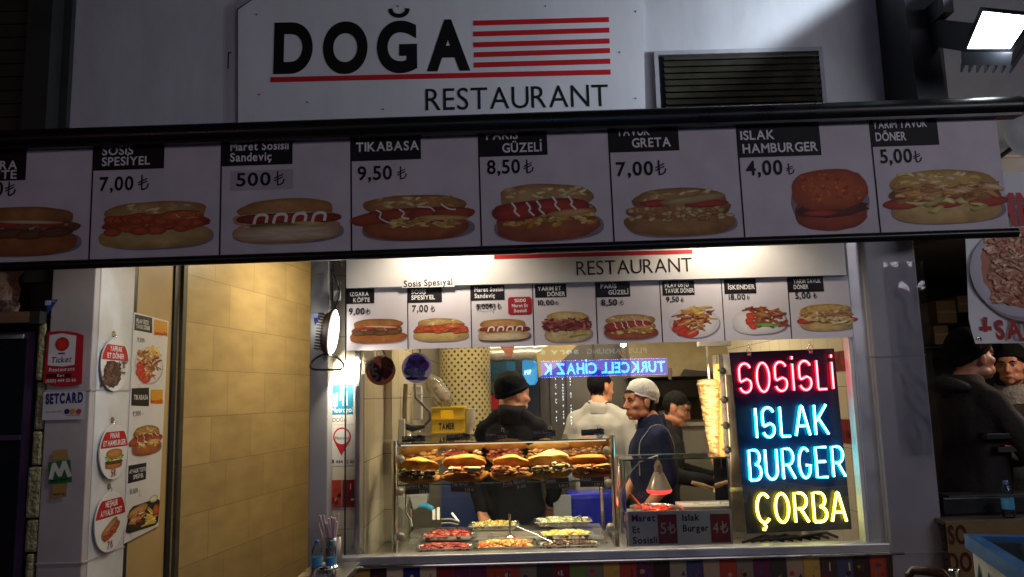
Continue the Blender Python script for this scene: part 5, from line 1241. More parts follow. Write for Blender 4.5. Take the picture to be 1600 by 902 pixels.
x0, x1 = P(985, 560, 6.4).x, P(1180, 560, 6.4).x; z0, z1 = P(1060, 588, 6.4).z, 2.69
m = MB(); vs = [(x, y, z) for x in (x0, x1) for y, z in ((6.4, z0), (8.19, z0), (8.19, z1), (6.9, z1), (6.4, z0 + .12))]; m.add(vs, [(0, 1, 2, 3, 4), (9, 8, 7, 6, 5)] + [(i, 5 + i, 5 + (i + 1) % 5, (i + 1) % 5) for i in range(5)], mat('hood_paint', '#7c7054', .5)); m.build('hood_body', hd)
m = MB(); A = [P(*p) for p in ((1063, 588, 6.38), (1069, 577, 6.38), (1112, 581, 6.38), (1112, 587, 6.38))]; m.add(A + [p + Vector((0, .015, 0)) for p in A], [(0, 1, 2, 3), (7, 6, 5, 4)] + [(i, 4 + i, 4 + (i + 1) % 4, (i + 1) % 4) for i in range(4)], BLACK); m.build('dark_slot', hd)
m = MB(); m.tube([P(1047, 575, 6.3), P(1047, 593, 6.3)], .016, GST); m.build('pipe', hd)
wk = thing('work_counter', 'long steel work counter at the back of the kitchen', 'counter', (.8, 6.6, 0))
m = MB(); m.box((.62, 6.3, 0), (Xr - .01, 6.85, P(1000, 668, 6.3).z), mat('grey_cabinet')); m.build('counter_body', wk)
m = MB(); m.box((.60, 6.27, P(1000, 668, 6.3).z + .002), (Xr - .01, 6.88, P(1000, 668, 6.3).z + .03), STEEL); m.build('counter_top', wk)
m = MB(); a, b = BX(936, 600, 1100, 622, 6.9, .2); m.box((P(985, 600, 7).x + .02, 7.0, P(1000, 622, 7).z), (P(1140, 600, 7).x, 7.25, P(1000, 596, 7).z), mat('dark_shelf', (.03, .025, .025), .5)); tag(m.build('dark_shelf', origin=(1, 7, 1.7)), 'dark shelf on the kitchen wall behind the worker in the hair net', 'shelf')
fbx = thing('food_tub', 'clear tub of brown food on a steel stand at the back', 'tub', tuple(P(972, 660, 5.9)))
a, b = BX(959, 650, 984, 676, 5.9, .2); m = MB(); m.box(a, b, glass('tub_plastic', (.85, .83, .75), 1.4, .1, .12)); m.build('tub_shell', fbx); m = MB(); rs = random.Random(2)
for i in range(60): m.ell((rs.uniform(a[0] + .01, b[0] - .01), rs.uniform(5.92, 6.08), rs.uniform(a[2] + .07, b[2] + .03)), (.02, .02, .012), mat('brown_food', '#8a5a2c', .6), nu=7, nv=5, jit=.3)
m.build('food', fbx); m = MB(); m.box((a[0] - .02, 5.88, P(970, 800, 5.9).z), (b[0] + .12, 6.12, a[2] - .004), STEEL); m.build('tub_stand', fbx)

zk = P(1000, 668, 6.3).z + .031
for k_, (x_, h_, r_, lab) in enumerate(((.78, .11, .07, 'small steel pot on the back work counter'), (1.02, .16, .09, 'tall steel pot on the back work counter'), (1.30, .09, .10, 'wide steel pot on the back work counter by the doner'))):
    t = thing('cooking_pot', lab, 'pot', (x_, 6.5, zk)); m = MB(); m.lathe((x_, 6.5, zk), [(r_ * .95, 0), (r_, .01), (r_, h_), (r_ + .006, h_ + .003), (r_ - .004, h_), (r_ - .004, .01)], STEEL, seg=24); m.build('pot_body', t); m = MB(); m.tube([(x_ - r_, 6.5, zk + h_ * .8), (x_ - r_ - .04, 6.5, zk + h_ * .82), (x_ - r_ - .04, 6.46, zk + h_ * .82), (x_ - r_, 6.46, zk + h_ * .8)], .006, BLACK, seg=6); m.build('handle', t)
t = thing('cup_stack', 'leaning stack of white paper cups on the back cabinet right of the crate', 'cups', tuple(P(733, 676, 5.55))); m = MB(); c = Vector((P(733, 676, 5.55).x, 5.55, zc))
for k_ in range(7): m.lathe(c + Vector((.002 * k_, 0, .016 * k_)), [(.026, 0), (.036, .075), (.038, .077), (.034, .074)], mat('paper_cup', (.6, .56, .48), .7), seg=18)
m.build('cups', t)
t = thing('utensil_rail', 'rail with hanging ladles on the kitchen wall behind the worker', 'rail', (1.1, 7.95, 1.62)); m = MB(); m.tube([(.7, 7.95, 1.62), (1.7, 7.95, 1.62)], .008, CHROME, seg=6); m.build('rail_bar', t)
for k_ in range(6):
    m = MB(); x_ = .78 + .16 * k_; m.tube([(x_, 7.93, 1.62), (x_ + .01, 7.93, 1.36)], .005, CHROME, seg=6); m.ell((x_ + .01, 7.92, 1.33), (.04, .03, .03), CHROME, nu=10, nv=6); m.build('ladle', t)
# ------------------------------------------------------------------ doner, grill, neon board
dn = thing('doner_spit', 'tall golden cone of doner meat on a vertical spit beside the grill', 'doner', tuple(P(1112, 745, 4.9)))
Yd = 4.9; xd = P(1112, 660, Yd).x; zt_, zb_ = P(1108, 592, Yd).z, P(1112, 742, Yd).z
px2 = Yd / 1200.
prof = [(742, .6), (735, 2), (720, 5), (705, 7), (690, 9), (660, 11.5), (630, 14), (610, 16.5), (598, 18), (592, 15), (590, 3)]
m = MB(); k = 0; vs = []; seg = 40; rows = 150; z0 = zb_; ds_ = random.Random(3)
def rad(t):
    y = 742 - t * 152
    for (ya, ra), (yb, rb) in zip(prof, prof[1:]):
        if yb <= y <= ya: return (ra + (rb - ra) * (ya - y) / (ya - yb)) * px2
    return .01
for i in range(rows + 1):
    t = i / rows; r0 = rad(t); z = z0 + (zt_ - z0) * t; ph = ds_.random() * 6
    for j in range(seg):
        a_ = 2 * math.pi * j / seg; q = 1 + .16 * mnoise.noise(Vector((math.cos(a_) * 1.5, math.sin(a_) * 1.5, t * 42))) + .05 * math.sin(3 * a_ + ph)
        vs.append((xd + r0 * q * math.cos(a_) + (1 - t) * .012 - .006, Yd + r0 * q * math.sin(a_), z + .004 * mnoise.noise(Vector((a_, t * 30, 2)))))
md = mat('doner_meat', '#c98534', .45, 0, .3, 9, bump=.9, bscale=22, stretch=(1, 1, 5))
n, l = md.node_tree.nodes, md.node_tree.links; tcn = n.new('ShaderNodeTexCoord'); mpn = n.new('ShaderNodeMapping'); mpn.inputs['Scale'].default_value = (9, 9, 34); nzn = n.new('ShaderNodeTexNoise'); nzn.inputs['Scale'].default_value = 1.6; nzn.inputs['Detail'].default_value = 7; nzn.inputs['Roughness'].default_value = .7; nzn.inputs['Distortion'].default_value = .8
l.new(tcn.outputs['Object'], mpn.inputs[0]); l.new(mpn.outputs[0], nzn.inputs['Vector']); cr_ = n.new('ShaderNodeValToRGB'); e_ = cr_.color_ramp.elements; e_[0].position = .36; e_[0].color = (.08, .022, .006, 1); e_[1].position = .66; e_[1].color = (.62, .45, .22, 1); e2 = cr_.color_ramp.elements.new(.48); e2.color = (.38, .20, .07, 1)
l.new(nzn.outputs['Fac'], cr_.inputs[0]); l.new(cr_.outputs[0], n['Principled BSDF'].inputs['Base Color']); pal = [lin(c) for c in ('#e0a850', '#c88438', '#b86c28', '#e8bc6c', '#9a4e1c')]
m.add(vs, [(i * seg + j, i * seg + (j + 1) % seg, (i + 1) * seg + (j + 1) % seg, (i + 1) * seg + j) for i in range(rows) for j in range(seg)], md, None, True); m.build('meat_cone', dn)
m = MB(); m.tube([(xd, Yd, zt_ - .02), (xd - .004, Yd, P(1108, 538, Yd).z)], .008, CHROME); m.tube([(xd, Yd, zb_ + .02), (xd, Yd, CZ)], .006, CHROME); m.build('spit_rod', dn)
m = MB(); a, b = BX(1092, 533, 1142, 541, 4.88, .06); m.box(a, b, mat('pale_bar', (.55, .52, .46), .4), bev=.004); m.build('top_bar', dn)
gr = thing('doner_grill', 'upright steel doner grill with four knobs glowing orange toward the meat', 'grill', tuple(P(1150, 700, 4.8)))
gx0, gx1 = P(1130, 690, 4.82).x, P(1240, 690, 4.82).x; gz0, gz1 = CZ, P(1140, 553, 4.82).z
m = MB(); m.box((gx0 + .03, 4.80, gz0), (gx1, 4.98, gz1), mat('greasy_steel', (.30, .26, .20), .42, .75, .35, 7, bump=.1, bscale=25), bev=.006); m.box((gx0 + .028, 4.796, P(1135, 586, 4.8).z), (gx0 + .11, 4.799, gz1 - .005), mat('pale_bar')); m.build('grill_body', gr)
m = MB(); m.box((gx0 + .012, 4.82, gz0 + .18), (gx0 + .029, 4.96, gz1 - .06), emit('burner_glow', (1, .42, .10), 1.2)); m.build('burner', gr)
m = MB(); m.box((gx0 + .002, 4.806, gz0), (gx0 + .026, 4.816, gz1), STEEL); m.box((gx0 + .002, 4.962, gz0), (gx0 + .026, 4.975, gz1), STEEL); m.build('burner_guard', gr)
for y in (580, 625, 665, 703): m = MB(); c = Vector((gx0 + .012, 4.79, P(1130, y, 4.8).z)); m.lathe(c, [(.012, .012), (.014, 0), (.022, -.012), (.020, -.022), (.001, -.024)], BLACK, axis='Y', seg=16); m.obox(c + Vector((-.012, -.024, 0)), ((1, 0, -.3), (0, 1, 0), (.3, 0, 1)), (.022, .007, .006), BLACK); m.build('knob', gr)
ne = thing('neon_sign', 'dark blue board with glowing neon words SOSİSLİ ISLAK BURGER ÇORBA', 'neon sign', tuple(P(1240, 690, 4.14)))
Yn = 4.14; fn = front(Yn)
pts = [fn.hit(*p) for p in ((1168, 834), (1331, 827), (1303, 544.5), (1140, 551))]
xl_, xr_ = (pts[0][0] + pts[3][0]) / 2, (pts[1][0] + pts[2][0]) / 2
m = MB(); m.poly(fn, pts, 0, mat('navy_board', (.022, .026, .10), .22, 0, .15, 3, spec=.6), None, .012); m.build('sign_board', ne)
def arc(cx, cy_, rx, ry, a0, a1, k=12): return [(cx + rx * math.cos(R(a0 + (a1 - a0) * i / k)), cy_ + ry * math.sin(R(a0 + (a1 - a0) * i / k))) for i in range(k + 1)]
NEO = {
 'S': [arc(.5, .76, .42, .24, 20, 180, 10) + arc(.5, .5, .42, .20, 180, 220, 4)[1:] + [(.62, .46)] + arc(.5, .25, .42, .25, 35, -160, 12)],
 'O': [arc(.5, .5, .46, .5, 100, 455, 26)], 'İ': [[(.5, 0), (.5, .92)], [(.46, 1.08), (.54, 1.18)]], 'I': [[(.5, 0), (.5, 1)]],
 'L': [[(.1, 1), (.1, .06), (.16, 0), (.9, 0)]], 'A': [[(.0, 0), (.44, .97), (.5, 1), (.56, .97), (1, 0)], [(.2, .32), (.82, .32)]],
 'K': [[(.1, 0), (.1, 1)], [(.95, 1), (.2, .46)], [(.34, .56), (1, 0)]],
 'B': [[(.08, 0), (.08, 1), (.5, 1)] + arc(.55, .76, .35, .24, 90, -90, 10) + arc(.55, .26, .42, .26, 90, -90, 10) + [(.1, 0)]],
 'U': [[(.05, 1), (.05, .3)] + arc(.5, .3, .45, .3, 180, 360, 12) + [(.95, 1)]],
 'R': [[(.08, 0), (.08, 1), (.5, 1)] + arc(.52, .73, .40, .27, 90, -90, 10) + [(.3, .46)], [(.48, .46), (1, 0)]],
 'G': [arc(.52, .5, .46, .5, 50, 320, 22) + [(.96, .42), (.6, .42)]], 'E': [[(.95, 1), (.1, 1), (.1, 0), (.95, 0)], [(.12, .52), (.85, .52)]],
 'Ç': [arc(.54, .5, .48, .5, 45, 315, 22), [(.5, -.04), (.62, -.14), (.5, -.24), (.36, -.22)]],
}
def neon(word, x0, y0, x1, y1, cap, colr, core, wid, name, strength):
    a0, b0 = fn.hit(x0, y0); a1, b1 = fn.hit(x1, y1); h = abs(fn.hit((x0 + x1) / 2, y0 - cap)[1] - fn.hit((x0 + x1) / 2, y0)[1])
    ws = [wid.get(c, 1.) for c in word]; gap = .32; tot = sum(ws) + gap * (len(word) - 1); u = Vector((a1 - a0, b1 - b0)) / tot
    me, mc = emit(name, colr, strength), emit(name + '_core', core, strength * 1.0); x = 0.
    m = MB(); m2 = MB(); m3 = MB()
    for ch, w_ in zip(word, ws):
        for st in NEO[ch]:
            q = []
            for sx, sy in st: p = u * (x + sx * w_); q.append((a0 + p.x, b0 + p.y + sy * h))
            m.tube([fn.pt(p[0], p[1], .022) for p in q], .0080, me, seg=8); m2.tube([fn.pt(p[0], p[1], .0272) for p in q], .0046, mc, seg=6)
            for p in (q[0], q[-1]): m3.tube([fn.pt(p[0], p[1], .0), fn.pt(p[0], p[1], .02)], .0045, mat('neon_support', (.12, .12, .16), .3), seg=6)
        x += w_ + gap
    m.build('neon_letters', ne); m2.build('neon_core', ne); m3.build('tube_support', ne)
W1 = {'İ': .16, 'I': .16, 'L': .8}
neon('SOSİSLİ', 1153, 614, 1301, 607.5, 45, (1, .012, .03), (1, .20, .24), W1, 'red_neon', 7)
neon('ISLAK', 1179, 684, 1292, 678, 46, (.01, .62, .72), (.55, 1, 1), {**W1, 'S': .95}, 'cyan_neon', 6.5)
neon('BURGER', 1169, 750, 1318, 743.5, 46.5, (.01, .62, .72), (.55, 1, 1), {}, 'cyan_neon', 6.5)
neon('ÇORBA', 1181, 816, 1320, 813.5, 45, (1, .78, .02), (1, .95, .45), {}, 'yellow_neon', 5)
m = MB()
for x in (1169, 1265):
    c = P(x, 551 - (x - 1140) * .04, Yn); q = [c + Vector((.012 * math.cos(t_), -.016, .004 + .02 * math.sin(t_))) for t_ in [k * .7 for k in range(9)]]
    m = MB(); m.tube(q, .003, CHROME, seg=6); m.tube([c + Vector((0, -.014, .02)), c + Vector((.003, -.005, .055)), c + Vector((0, 0, .10))], .003, CHROME, seg=6); m.obox(c + Vector((0, -.014, -.012)), ((1, 0, 0), (0, 1, 0), (0, 0, 1)), (.010, .003, .012), mat('lilac_tag', (.3, .28, .5), .4)); m.build('hanging_hook', ne)
# clutter on the counter under the neon board
m = MB(); rs = random.Random(4)
for k in range(7): m.tube([P(1160 + 14 * k, 848 - 1.2 * k, 4.3), P(1195 + 16 * k, 838 - rs.uniform(0, 6), 4.35), P(1225 + 14 * k, 846 - k, 4.35)], .008, BLACK, seg=6)
tag(m.build('cable_bundle', origin=P(1250, 845, 4.3)), 'bundle of black cables lying on the counter under the neon board', 'cables')
# ------------------------------------------------------------------ food case
Yf = 4.25
cx0, cx1 = P(617, 770, Yf).x, P(960, 770, Yf).x; zt_ = P(790, 690, Yf).z; zs_ = P(790, 755, Yf).z; Yb = 4.86
fcs = thing('food_display_case', 'glass food case with steel posts and a glass shelf full of filled rolls', 'display case', ((cx0 + cx1) / 2, Yf, CZ))
for x in (cx0, cx1):
    for y in (Yf, Yb): m = MB(); m.tube([(x, y, CZ), (x, y, zt_ + (.02 if y == Yf else .03))], .0165, CHROME, seg=14); m.build('post', fcs)
def pane(pts, name, par): m = MB(); m.add(pts, [(0, 1, 2, 3)], CGLASS); return m.build(name, par)
g = .012
pane([(cx0 + g, Yf + .01, CZ + .03), (cx1 - g, Yf + .01, CZ + .03), (cx1 - g, Yf + .01, zs_ - .02), (cx0 + g, Yf + .01, zs_ - .02)], 'lower_pane', fcs)
pane([(cx0 + g, Yf + .01, zs_ + .004), (cx1 - g, Yf + .01, zs_ + .004), (cx1 - g, Yf + .01, zt_ - .02), (cx0 + g, Yf + .01, zt_ - .02)], 'upper_pane', fcs)
for nm, zz, ya, yb in (('glass_shelf', zs_, Yf + .02, Yf + .46), ('glass_top', zt_, Yf - .005, Yb)):
    m = MB(); m.add([(cx0 + g, ya, zz), (cx1 - g, ya, zz), (cx1 - g, yb, zz), (cx0 + g, yb, zz)], [(0, 1, 2, 3)], CGLASS); m.box((cx0 + g, ya - .004, zz - .004), (cx1 - g, ya, zz + .003), EDGE); m.build(nm, fcs)
for x in (cx0 + .004, cx1 - .004): pane([(x, Yf + .015, CZ + .03), (x, Yb, CZ + .03), (x, Yb, zt_ - .01), (x, Yf + .015, zt_ - .01)], 'side_pane', fcs)
for x, s_ in ((cx0, 1), (cx1, -1)):
    for y in (712, 763, 833): z = P(790, y, Yf).z + (.012 if s_ < 0 else -.004); m = MB(); m.lathe((x + s_ * .030, Yf - .002, z), [(.001, -.012), (.020, -.012), (.022, -.006), (.022, .016), (.001, .016)], mat('satin_steel', (.5, .48, .44), .35, .9), axis='Y', seg=20); m.obox((x + s_ * .016, Yf, z), ((1, 0, 0), (0, 1, 0), (0, 0, 1)), (.014, .008, .018), mat('satin_steel')); m.build('clamp', fcs)
m = MB(); m.box((cx0 + .03, Yf + .03, zt_ - .012), (cx1 - .03, Yf + .04, zt_ - .007), emit('case_tube_glow', (1, .85, .55), .9)); m.build('case_tube', fcs)
m = MB(); zr = zs_ + .072; m.add([(cx0 + .03, Yf + .24, zr), (cx1 - .03, Yf + .24, zr), (cx1 - .03, Yf + .45, zr), (cx0 + .03, Yf + .45, zr)], [(0, 1, 2, 3)], CGLASS); m.box((cx0 + .03, Yf + .236, zs_ + .002), (cx1 - .03, Yf + .24, zr), CGLASS); m.build('glass_riser', fcs)
m = MB(); m.box((cx0 + .02, Yf - .0, CZ + .001), (cx1 - .02, Yb, CZ + .0025), STEEL); m.build('steel_base', fcs)
for y0_, y1_, h_ in ((4.485, 4.625, .034), (4.63, 4.84, .062)): m = MB(); m.box((cx0 + .03, y0_, CZ + .003), (cx1 - .03, y1_, CZ + h_), STEEL); m.build('steel_step', fcs)

BUN = mat('bread_crust', '#bd8848', .8, 0, .34, 13, bump=.4, bscale=45, spec=.25); BUN2 = mat('toasted_crust', '#a96f34', .8, 0, .38, 13, bump=.4, bscale=45, spec=.25); BUN3 = mat('pale_crust', '#c89e60', .8, 0, .28, 13, bump=.4, bscale=45, spec=.25)
FM = {}
def fmat(c):
    if c not in FM: FM[c] = mat('food_' + c.strip('#'), c, .4, 0, .15, 30)
    return FM[c]
def roll(px, py, Y, zbase, wpx, hpx, fill, label, seed, bun, lean=0.):
    rs = random.Random(seed); sc = Y / 1200.; W = wpx * sc; H = hpx * sc; x = P(px, py, Y).x
    t = thing('filled_roll', label, 'sandwich', (x, Y, zbase), 'filled rolls on the glass shelf'); c = Vector((x, Y, zbase)); D = .062
    rl = Matrix.Rotation(R(lean + rs.uniform(-4, 4)), 3, 'Y') @ Matrix.Rotation(R(rs.uniform(-9, 9)), 3, 'Z'); op = rs.uniform(-40, -24); H *= rs.uniform(.98, 1.12); pk = rs.uniform(-.25, .75); px_ = rs.uniform(-.25, .25)
    def half(top, name):
        m = MB(); vs = []; nu, nv = 26, 14; off = Vector((rs.random() * 9, 0, 0))
        for i in range(nv + 1):
            th = math.pi * i / nv
            for j in range(nu):
                ph = 2 * math.pi * j / nu; q = Vector((math.sin(th) * math.cos(ph), math.sin(th) * math.sin(ph), math.cos(th)))
                k = 1 + .30 * mnoise.noise(q * 1.3 + off) + .07 * mnoise.noise(q * 4 + off)
                zz = q.z * (H * .27 if top else H * .30)
                if top: zz *= 1 + pk * (math.exp(-((q.x - px_) * 2.2) ** 2) - .35)
                if top and q.z < 0: zz *= .45
                if not top and q.z > 0: zz *= .5
                p = Vector((q.x * W * .5 * k, q.y * D * k, zz))
                if top: p = Matrix.Rotation(R(op), 3, 'X') @ p + Vector((0, .018, H * .72))
                else: p = Matrix.Rotation(R(10), 3, 'X') @ p + Vector((0, 0, H * .27))
                vs.append(c + rl @ p)
        m.add(vs, [(i * nu + j, (i + 1) * nu + j, (i + 1) * nu + (j + 1) % nu, i * nu + (j + 1) % nu) for i in range(nv) for j in range(nu)], bun, None, True); m.build(name, t)
    half(False, 'bottom_bun'); half(True, 'top_bun'); m = MB()
    pal, num, sz, slab = fill
    for i in range(num):
        u = rs.uniform(-.43, .43); f = math.sqrt(max(0, 1 - (u * 2) ** 2)); p = Vector((u * W, -D * f * rs.uniform(.6, 1.12), H * (.46 + rs.uniform(-.15, .13) * (.3 + f))))
        a_ = Matrix.Rotation(rs.uniform(-.5, .5), 3, 'Y') @ Matrix.Rotation(rs.uniform(-.6, .6), 3, 'Z')
        s_ = sz * rs.uniform(.7, 1.3); m.ell(c + rl @ p, (s_ * 1.5, s_, s_ * .55), fmat(rs.choice(pal)), rot=a_, nu=8, nv=5, jit=.35, rnd=rs)
    for i, (u, cc, w_, h_) in enumerate(slab):
        p = Vector((u * W, -D * .82, H * .50)); m.obox(c + rl @ p, ((1, 0, rs.uniform(-.12, .12)), (.05, 1, .3), (0, -.3, 1)), (w_ * W, .012, h_ * H), fmat(cc))
    m.build('filling', t)
LET = ['#d8c48a', '#8a9a4a', '#e0d2a0']
yF, yB, zB = Yf + .105, Yf + .34, zr + .002
zF = zs_ + .002
rolls = [
 (653, yF, zF, 66, 33, (['#4a2e18', '#3a2412', '#5c3c20', '#d8c890', '#7a8238', '#e0d4b0'], 60, .011, [(-.15, '#3e2614', .2, .10), (.2, '#452a16', .18, .10)]), 'front roll above the Izgara Köfte tag, dark meatballs and crumbs of salad', BUN, 4),
 (727, yF, zF, 68, 35, (['#b85a4a', '#c87866', '#8a3a2e', '#d8a878'], 34, .011, [(-.20, '#e3d6ae', .13, .09), (.24, '#dccb9c', .14, .08), (.0, '#b8503c', .22, .05)]), 'front roll above the Tıkabasa tag, pale cheese slices and ham', BUN2, 0),
 (797, yF, zF, 64, 35, (['#a8603a', '#c88a50', '#8a4428', '#d0a068', '#b06a44'], 60, .011, [(-.2, '#a85a40', .16, .05)]), 'front roll above the tilted Paris Güzeli tag, folded ham and chopped filling', BUN, 0),
 (861, yF, zF, 64, 38, (['#3e2a1a', '#6a4a2c', '#e0d0a8', '#2e2014', '#8a6a40'], 60, .010, [(-.2, '#c8a878', .15, .06), (.18, '#d0b080', .15, .06)]), 'front roll above the Gemis tag, pointed top, dark chunky filling', BUN3, 0),
 (924, yF, zF, 64, 35, (['#a0522c', '#8a4424', '#c07a48', '#703418', '#d09a64'], 60, .010, [(-.2, '#c8823c', .18, .10), (.2, '#cc8840', .18, .10)]), 'front roll above the Mozzi tag, breaded patties over brown filling', BUN2, 0),
 (662, yB, zB, 66, 32, (['#d0a060', '#b88448', '#8a5a30', '#e0bc80'], 50, .011, []), 'rear roll behind the dark meatball roll, tilted, golden filling', BUN, -9),
 (722, yB, zB, 66, 34, (['#8a3a30', '#a85246', '#d8c8a0', '#6a2c24', '#e0d4b4'], 60, .011, [(-.1, '#9a463a', .25, .05)]), 'rear roll behind the cheese roll, layered dark ham and white sauce', BUN, 0),
 (792, yB, zB, 64, 34, (['#8a3630', '#a04a40', '#6a2824', '#b8685c'], 60, .011, []), 'rear roll behind the chopped ham roll, plum coloured sliced meat', BUN2, 0),
 (858, yB, zB, 64, 32, (['#c88850', '#a8683a', '#d8a468', '#b87848'], 44, .011, []), 'rear roll behind the pointed roll, folded orange filling', BUN3, 0),
 (921, yB, zB, 66, 32, (['#8a6038', '#6a4424', '#a87c4c'], 44, .011, []), 'rear roll behind the breaded patty roll, brown minced filling', BUN2, 0),
]
for i, (px, Y, z, w_, h_, fill, lab, bun, lean) in enumerate(rolls): roll(px, 740, Y, z, w_, h_, fill, lab, 40 + i, bun, lean)
def price_tag(cx, cy_, Y, wpx, l1, l2, label, tilt=0., clip=False):
    s_ = Y / 1200.; c = P(cx, cy_, Y); fr = Frame(c, (math.cos(R(tilt)), 0, math.sin(R(tilt))), (-math.sin(R(tilt)), 0, math.cos(R(tilt)))); w_, h_ = wpx * s_, (15 if not clip else 9) * s_
    t = thing('price_tag', label, 'price tag', tuple(c), 'black price tags on the food case'); m = MB(); m.rect(fr, -w_ / 2, -h_ / 2, w_ / 2, h_ / 2, 0, mat('tag_black', (.06, .05, .048), .5), None, .004)
    m.build('tag_plate', t); m = MB(); m.rect(fr, -w_ / 2, -.0012, w_ / 2, .0012 + .001, .0008, INK, (.45, .42, .38))
    m.text(fr, l1, -w_ * .46, h_ * .12, -w_ * .46 + min(.92, .085 * len(l1)) * w_, h_ * .12, h_ * .30, .001, INK, (.95, .93, .88), .07)
    m.text(fr, l2, w_ * .08, -h_ * .40, w_ * .44, -h_ * .40, h_ * .26, .001, INK, (.95, .93, .88), .06); m.build('lettering', t)
    if clip: m = MB(); m.tube([fr.pt(w_ * .28 - .004, h_ * .4, .003), fr.pt(w_ * .28 - .007, h_ * 1.1, .004), fr.pt(w_ * .28, h_ * 1.25, .004), fr.pt(w_ * .28 + .007, h_ * 1.1, .004), fr.pt(w_ * .28 + .004, h_ * .4, .003)], .0016, CHROME, seg=5); m.obox(fr.pt(w_ * .28, h_ * .45, .003), (fr.u, fr.v, fr.n), (.012, .005, .004), BLACK); m.build('clip', t)
for cx, cy_, l1, l2, lab, tl in ((652, 764, 'Izgara Köfte', '9,00 tl', 'black tag reading Izgara Köfte under the first front roll', 1), (723, 761, 'Tıkabasa', '9,50 tl', 'black tag reading Tıkabasa under the cheese roll', -2), (804, 758, 'Paris Güzeli', '8,50', 'tilted black tag reading Paris Güzeli under the middle roll', 9), (870, 755, 'Gemis', '8,50 tl', 'black tag reading Gemis under the pointed roll', 1), (925, 753, 'Mozzi', '9,50 tl', 'black tag reading Mozzi under the breaded patty roll', 0)): price_tag(cx, cy_, Yf + .002, 37, l1, l2, lab, tl)
for cx, cy_, l1, l2, lab in ((646, 686, 'Ayran', '2,00 tl', 'black clipped tag reading Ayran on the top edge of the case'), (716, 683.5, 'Vejbazen', '5,00 tl', 'black clipped tag reading Vejbazen on the top edge of the case'), (776, 681, 'Kumru', '6,50 tl', 'black clipped tag reading Kumru on the top edge of the case'), (850, 678, 'Sosis Spesiyal', '7,00 tl', 'black clipped tag reading Sosis Spesiyal on the top edge of the case'), (926, 675.5, 'Amerikan Sl.', '10,00 tl', 'black clipped tag reading Amerikan on the top edge of the case')): price_tag(cx, cy_, Yf - .012, 35, l1, l2, lab, 1.5, True)
# trays of fillings
def tray(x0, x1, Y0, Y1, z, pal, num, label, sz=.012, seed=1, mound=.03):
    t = thing('food_tray', label, 'food tray', ((x0 + x1) / 2, (Y0 + Y1) / 2, CZ + .003), 'steel food trays inside the case'); m = MB(); r_ = .012; d_ = z - CZ - .014
    m.box((x0, Y0, z - .004), (x1, Y0 + r_, z), STEEL, bev=.0015); m.box((x0, Y1 - r_, z - .004), (x1, Y1, z), STEEL, bev=.0015); m.box((x0, Y0 + r_, z - .004), (x0 + r_, Y1 - r_, z), STEEL); m.box((x1 - r_, Y0 + r_, z - .004), (x1, Y1 - r_, z), STEEL)
    zb = z - .030; o = [(x0 + r_, Y0 + r_), (x1 - r_, Y0 + r_), (x1 - r_, Y1 - r_), (x0 + r_, Y1 - r_)]; i_ = [(x0 + .03, Y0 + .03), (x1 - .03, Y0 + .03), (x1 - .03, Y1 - .03), (x0 + .03, Y1 - .03)]
    m.add([(a, b, z - .003) for a, b in o] + [(a, b, zb) for a, b in i_], [(k, 4 + k, 4 + (k + 1) % 4, (k + 1) % 4) for k in range(4)] + [(4, 5, 6, 7)], STEEL); m.build('tray_pan', t)
    if num:
        rs = random.Random(seed); m = MB()
        for i in range(num):
            u, v = rs.uniform(-.45, .45), rs.uniform(-.42, .42); f = (1 - (2 * u) ** 4) * (1 - (2 * v) ** 2); x = (x0 + x1) / 2 + u * (x1 - x0 - .03); y = (Y0 + Y1) / 2 + v * (Y1 - Y0 - .03); zz = z - .018 + .85 * mound * f + rs.uniform(-.008, .006); s_ = sz * rs.uniform(.7, 1.3)
            m.ell((x, y, zz), (s_ * 1.6, s_ * .8, s_ * .6), fmat(rs.choice(pal)), rot=Matrix.Rotation(rs.uniform(0, 3.1), 3, 'Z') @ Matrix.Rotation(rs.uniform(-.5, .5), 3, 'X'), nu=7, nv=5, jit=.3, rnd=rs)
        o = m.build('tray_food', t)
zt1 = CZ + .034
xs = [P(648, 850, 4.34).x, P(739, 850, 4.34).x, P(741, 850, 4.34).x, P(838, 850, 4.34).x, P(841, 850, 4.34).x, P(938, 850, 4.34).x]
REDP = ['#8e1d16', '#a32a1e', '#701410', '#b03a2c', '#c06a58']
tray(xs[0], xs[1], 4.315, 4.47, zt1, REDP, 260, 'front left steel tray of chopped red sausage strips', .012, 1)
tray(xs[2], xs[3], 4.315, 4.56, zt1, ['#cc9a4a', '#d8b468', '#b8602c', '#e0c488', '#c04a28', '#a87838'], 420, 'front middle steel tray of diced golden potato and tomato mix', .0115, 2)
tray(xs[4], xs[5], 4.315, 4.45, zt1, ['#3a2016', '#54301e', '#6a4426', '#c0a070', '#2c1810'], 300, 'front right steel tray of dark chopped meat', .011, 3)
tray(xs[0] + .01, xs[1], 4.48, 4.62, zt1 + .035, REDP, 240, 'rear left steel tray heaped with red sausage under metal tongs', .013, 4, .04)
tray(xs[4] + .01, xs[5] - .02, 4.46, 4.60, zt1 + .03, ['#d8b050', '#e0c070', '#c89838', '#e8cc88'], 260, 'rear right steel tray of yellow potato chips', .012, 5, .03)
tray(xs[2] - .05, xs[3] - .09, 4.64, 4.80, zt1 + .062, ['#c8b060', '#b89c48', '#d8c884', '#8a8a3c'], 240, 'third row steel tray of pale yellow pasta salad, near the tall spoon', .011, 6, .03)
tray(xs[4] - .01, xs[5] - .01, 4.63, 4.80, zt1 + .075, ['#d8d0b0', '#c8c898', '#e0dcc0', '#9aa868'], 240, 'third row steel tray of white and green salad with open tongs', .011, 7, .03)
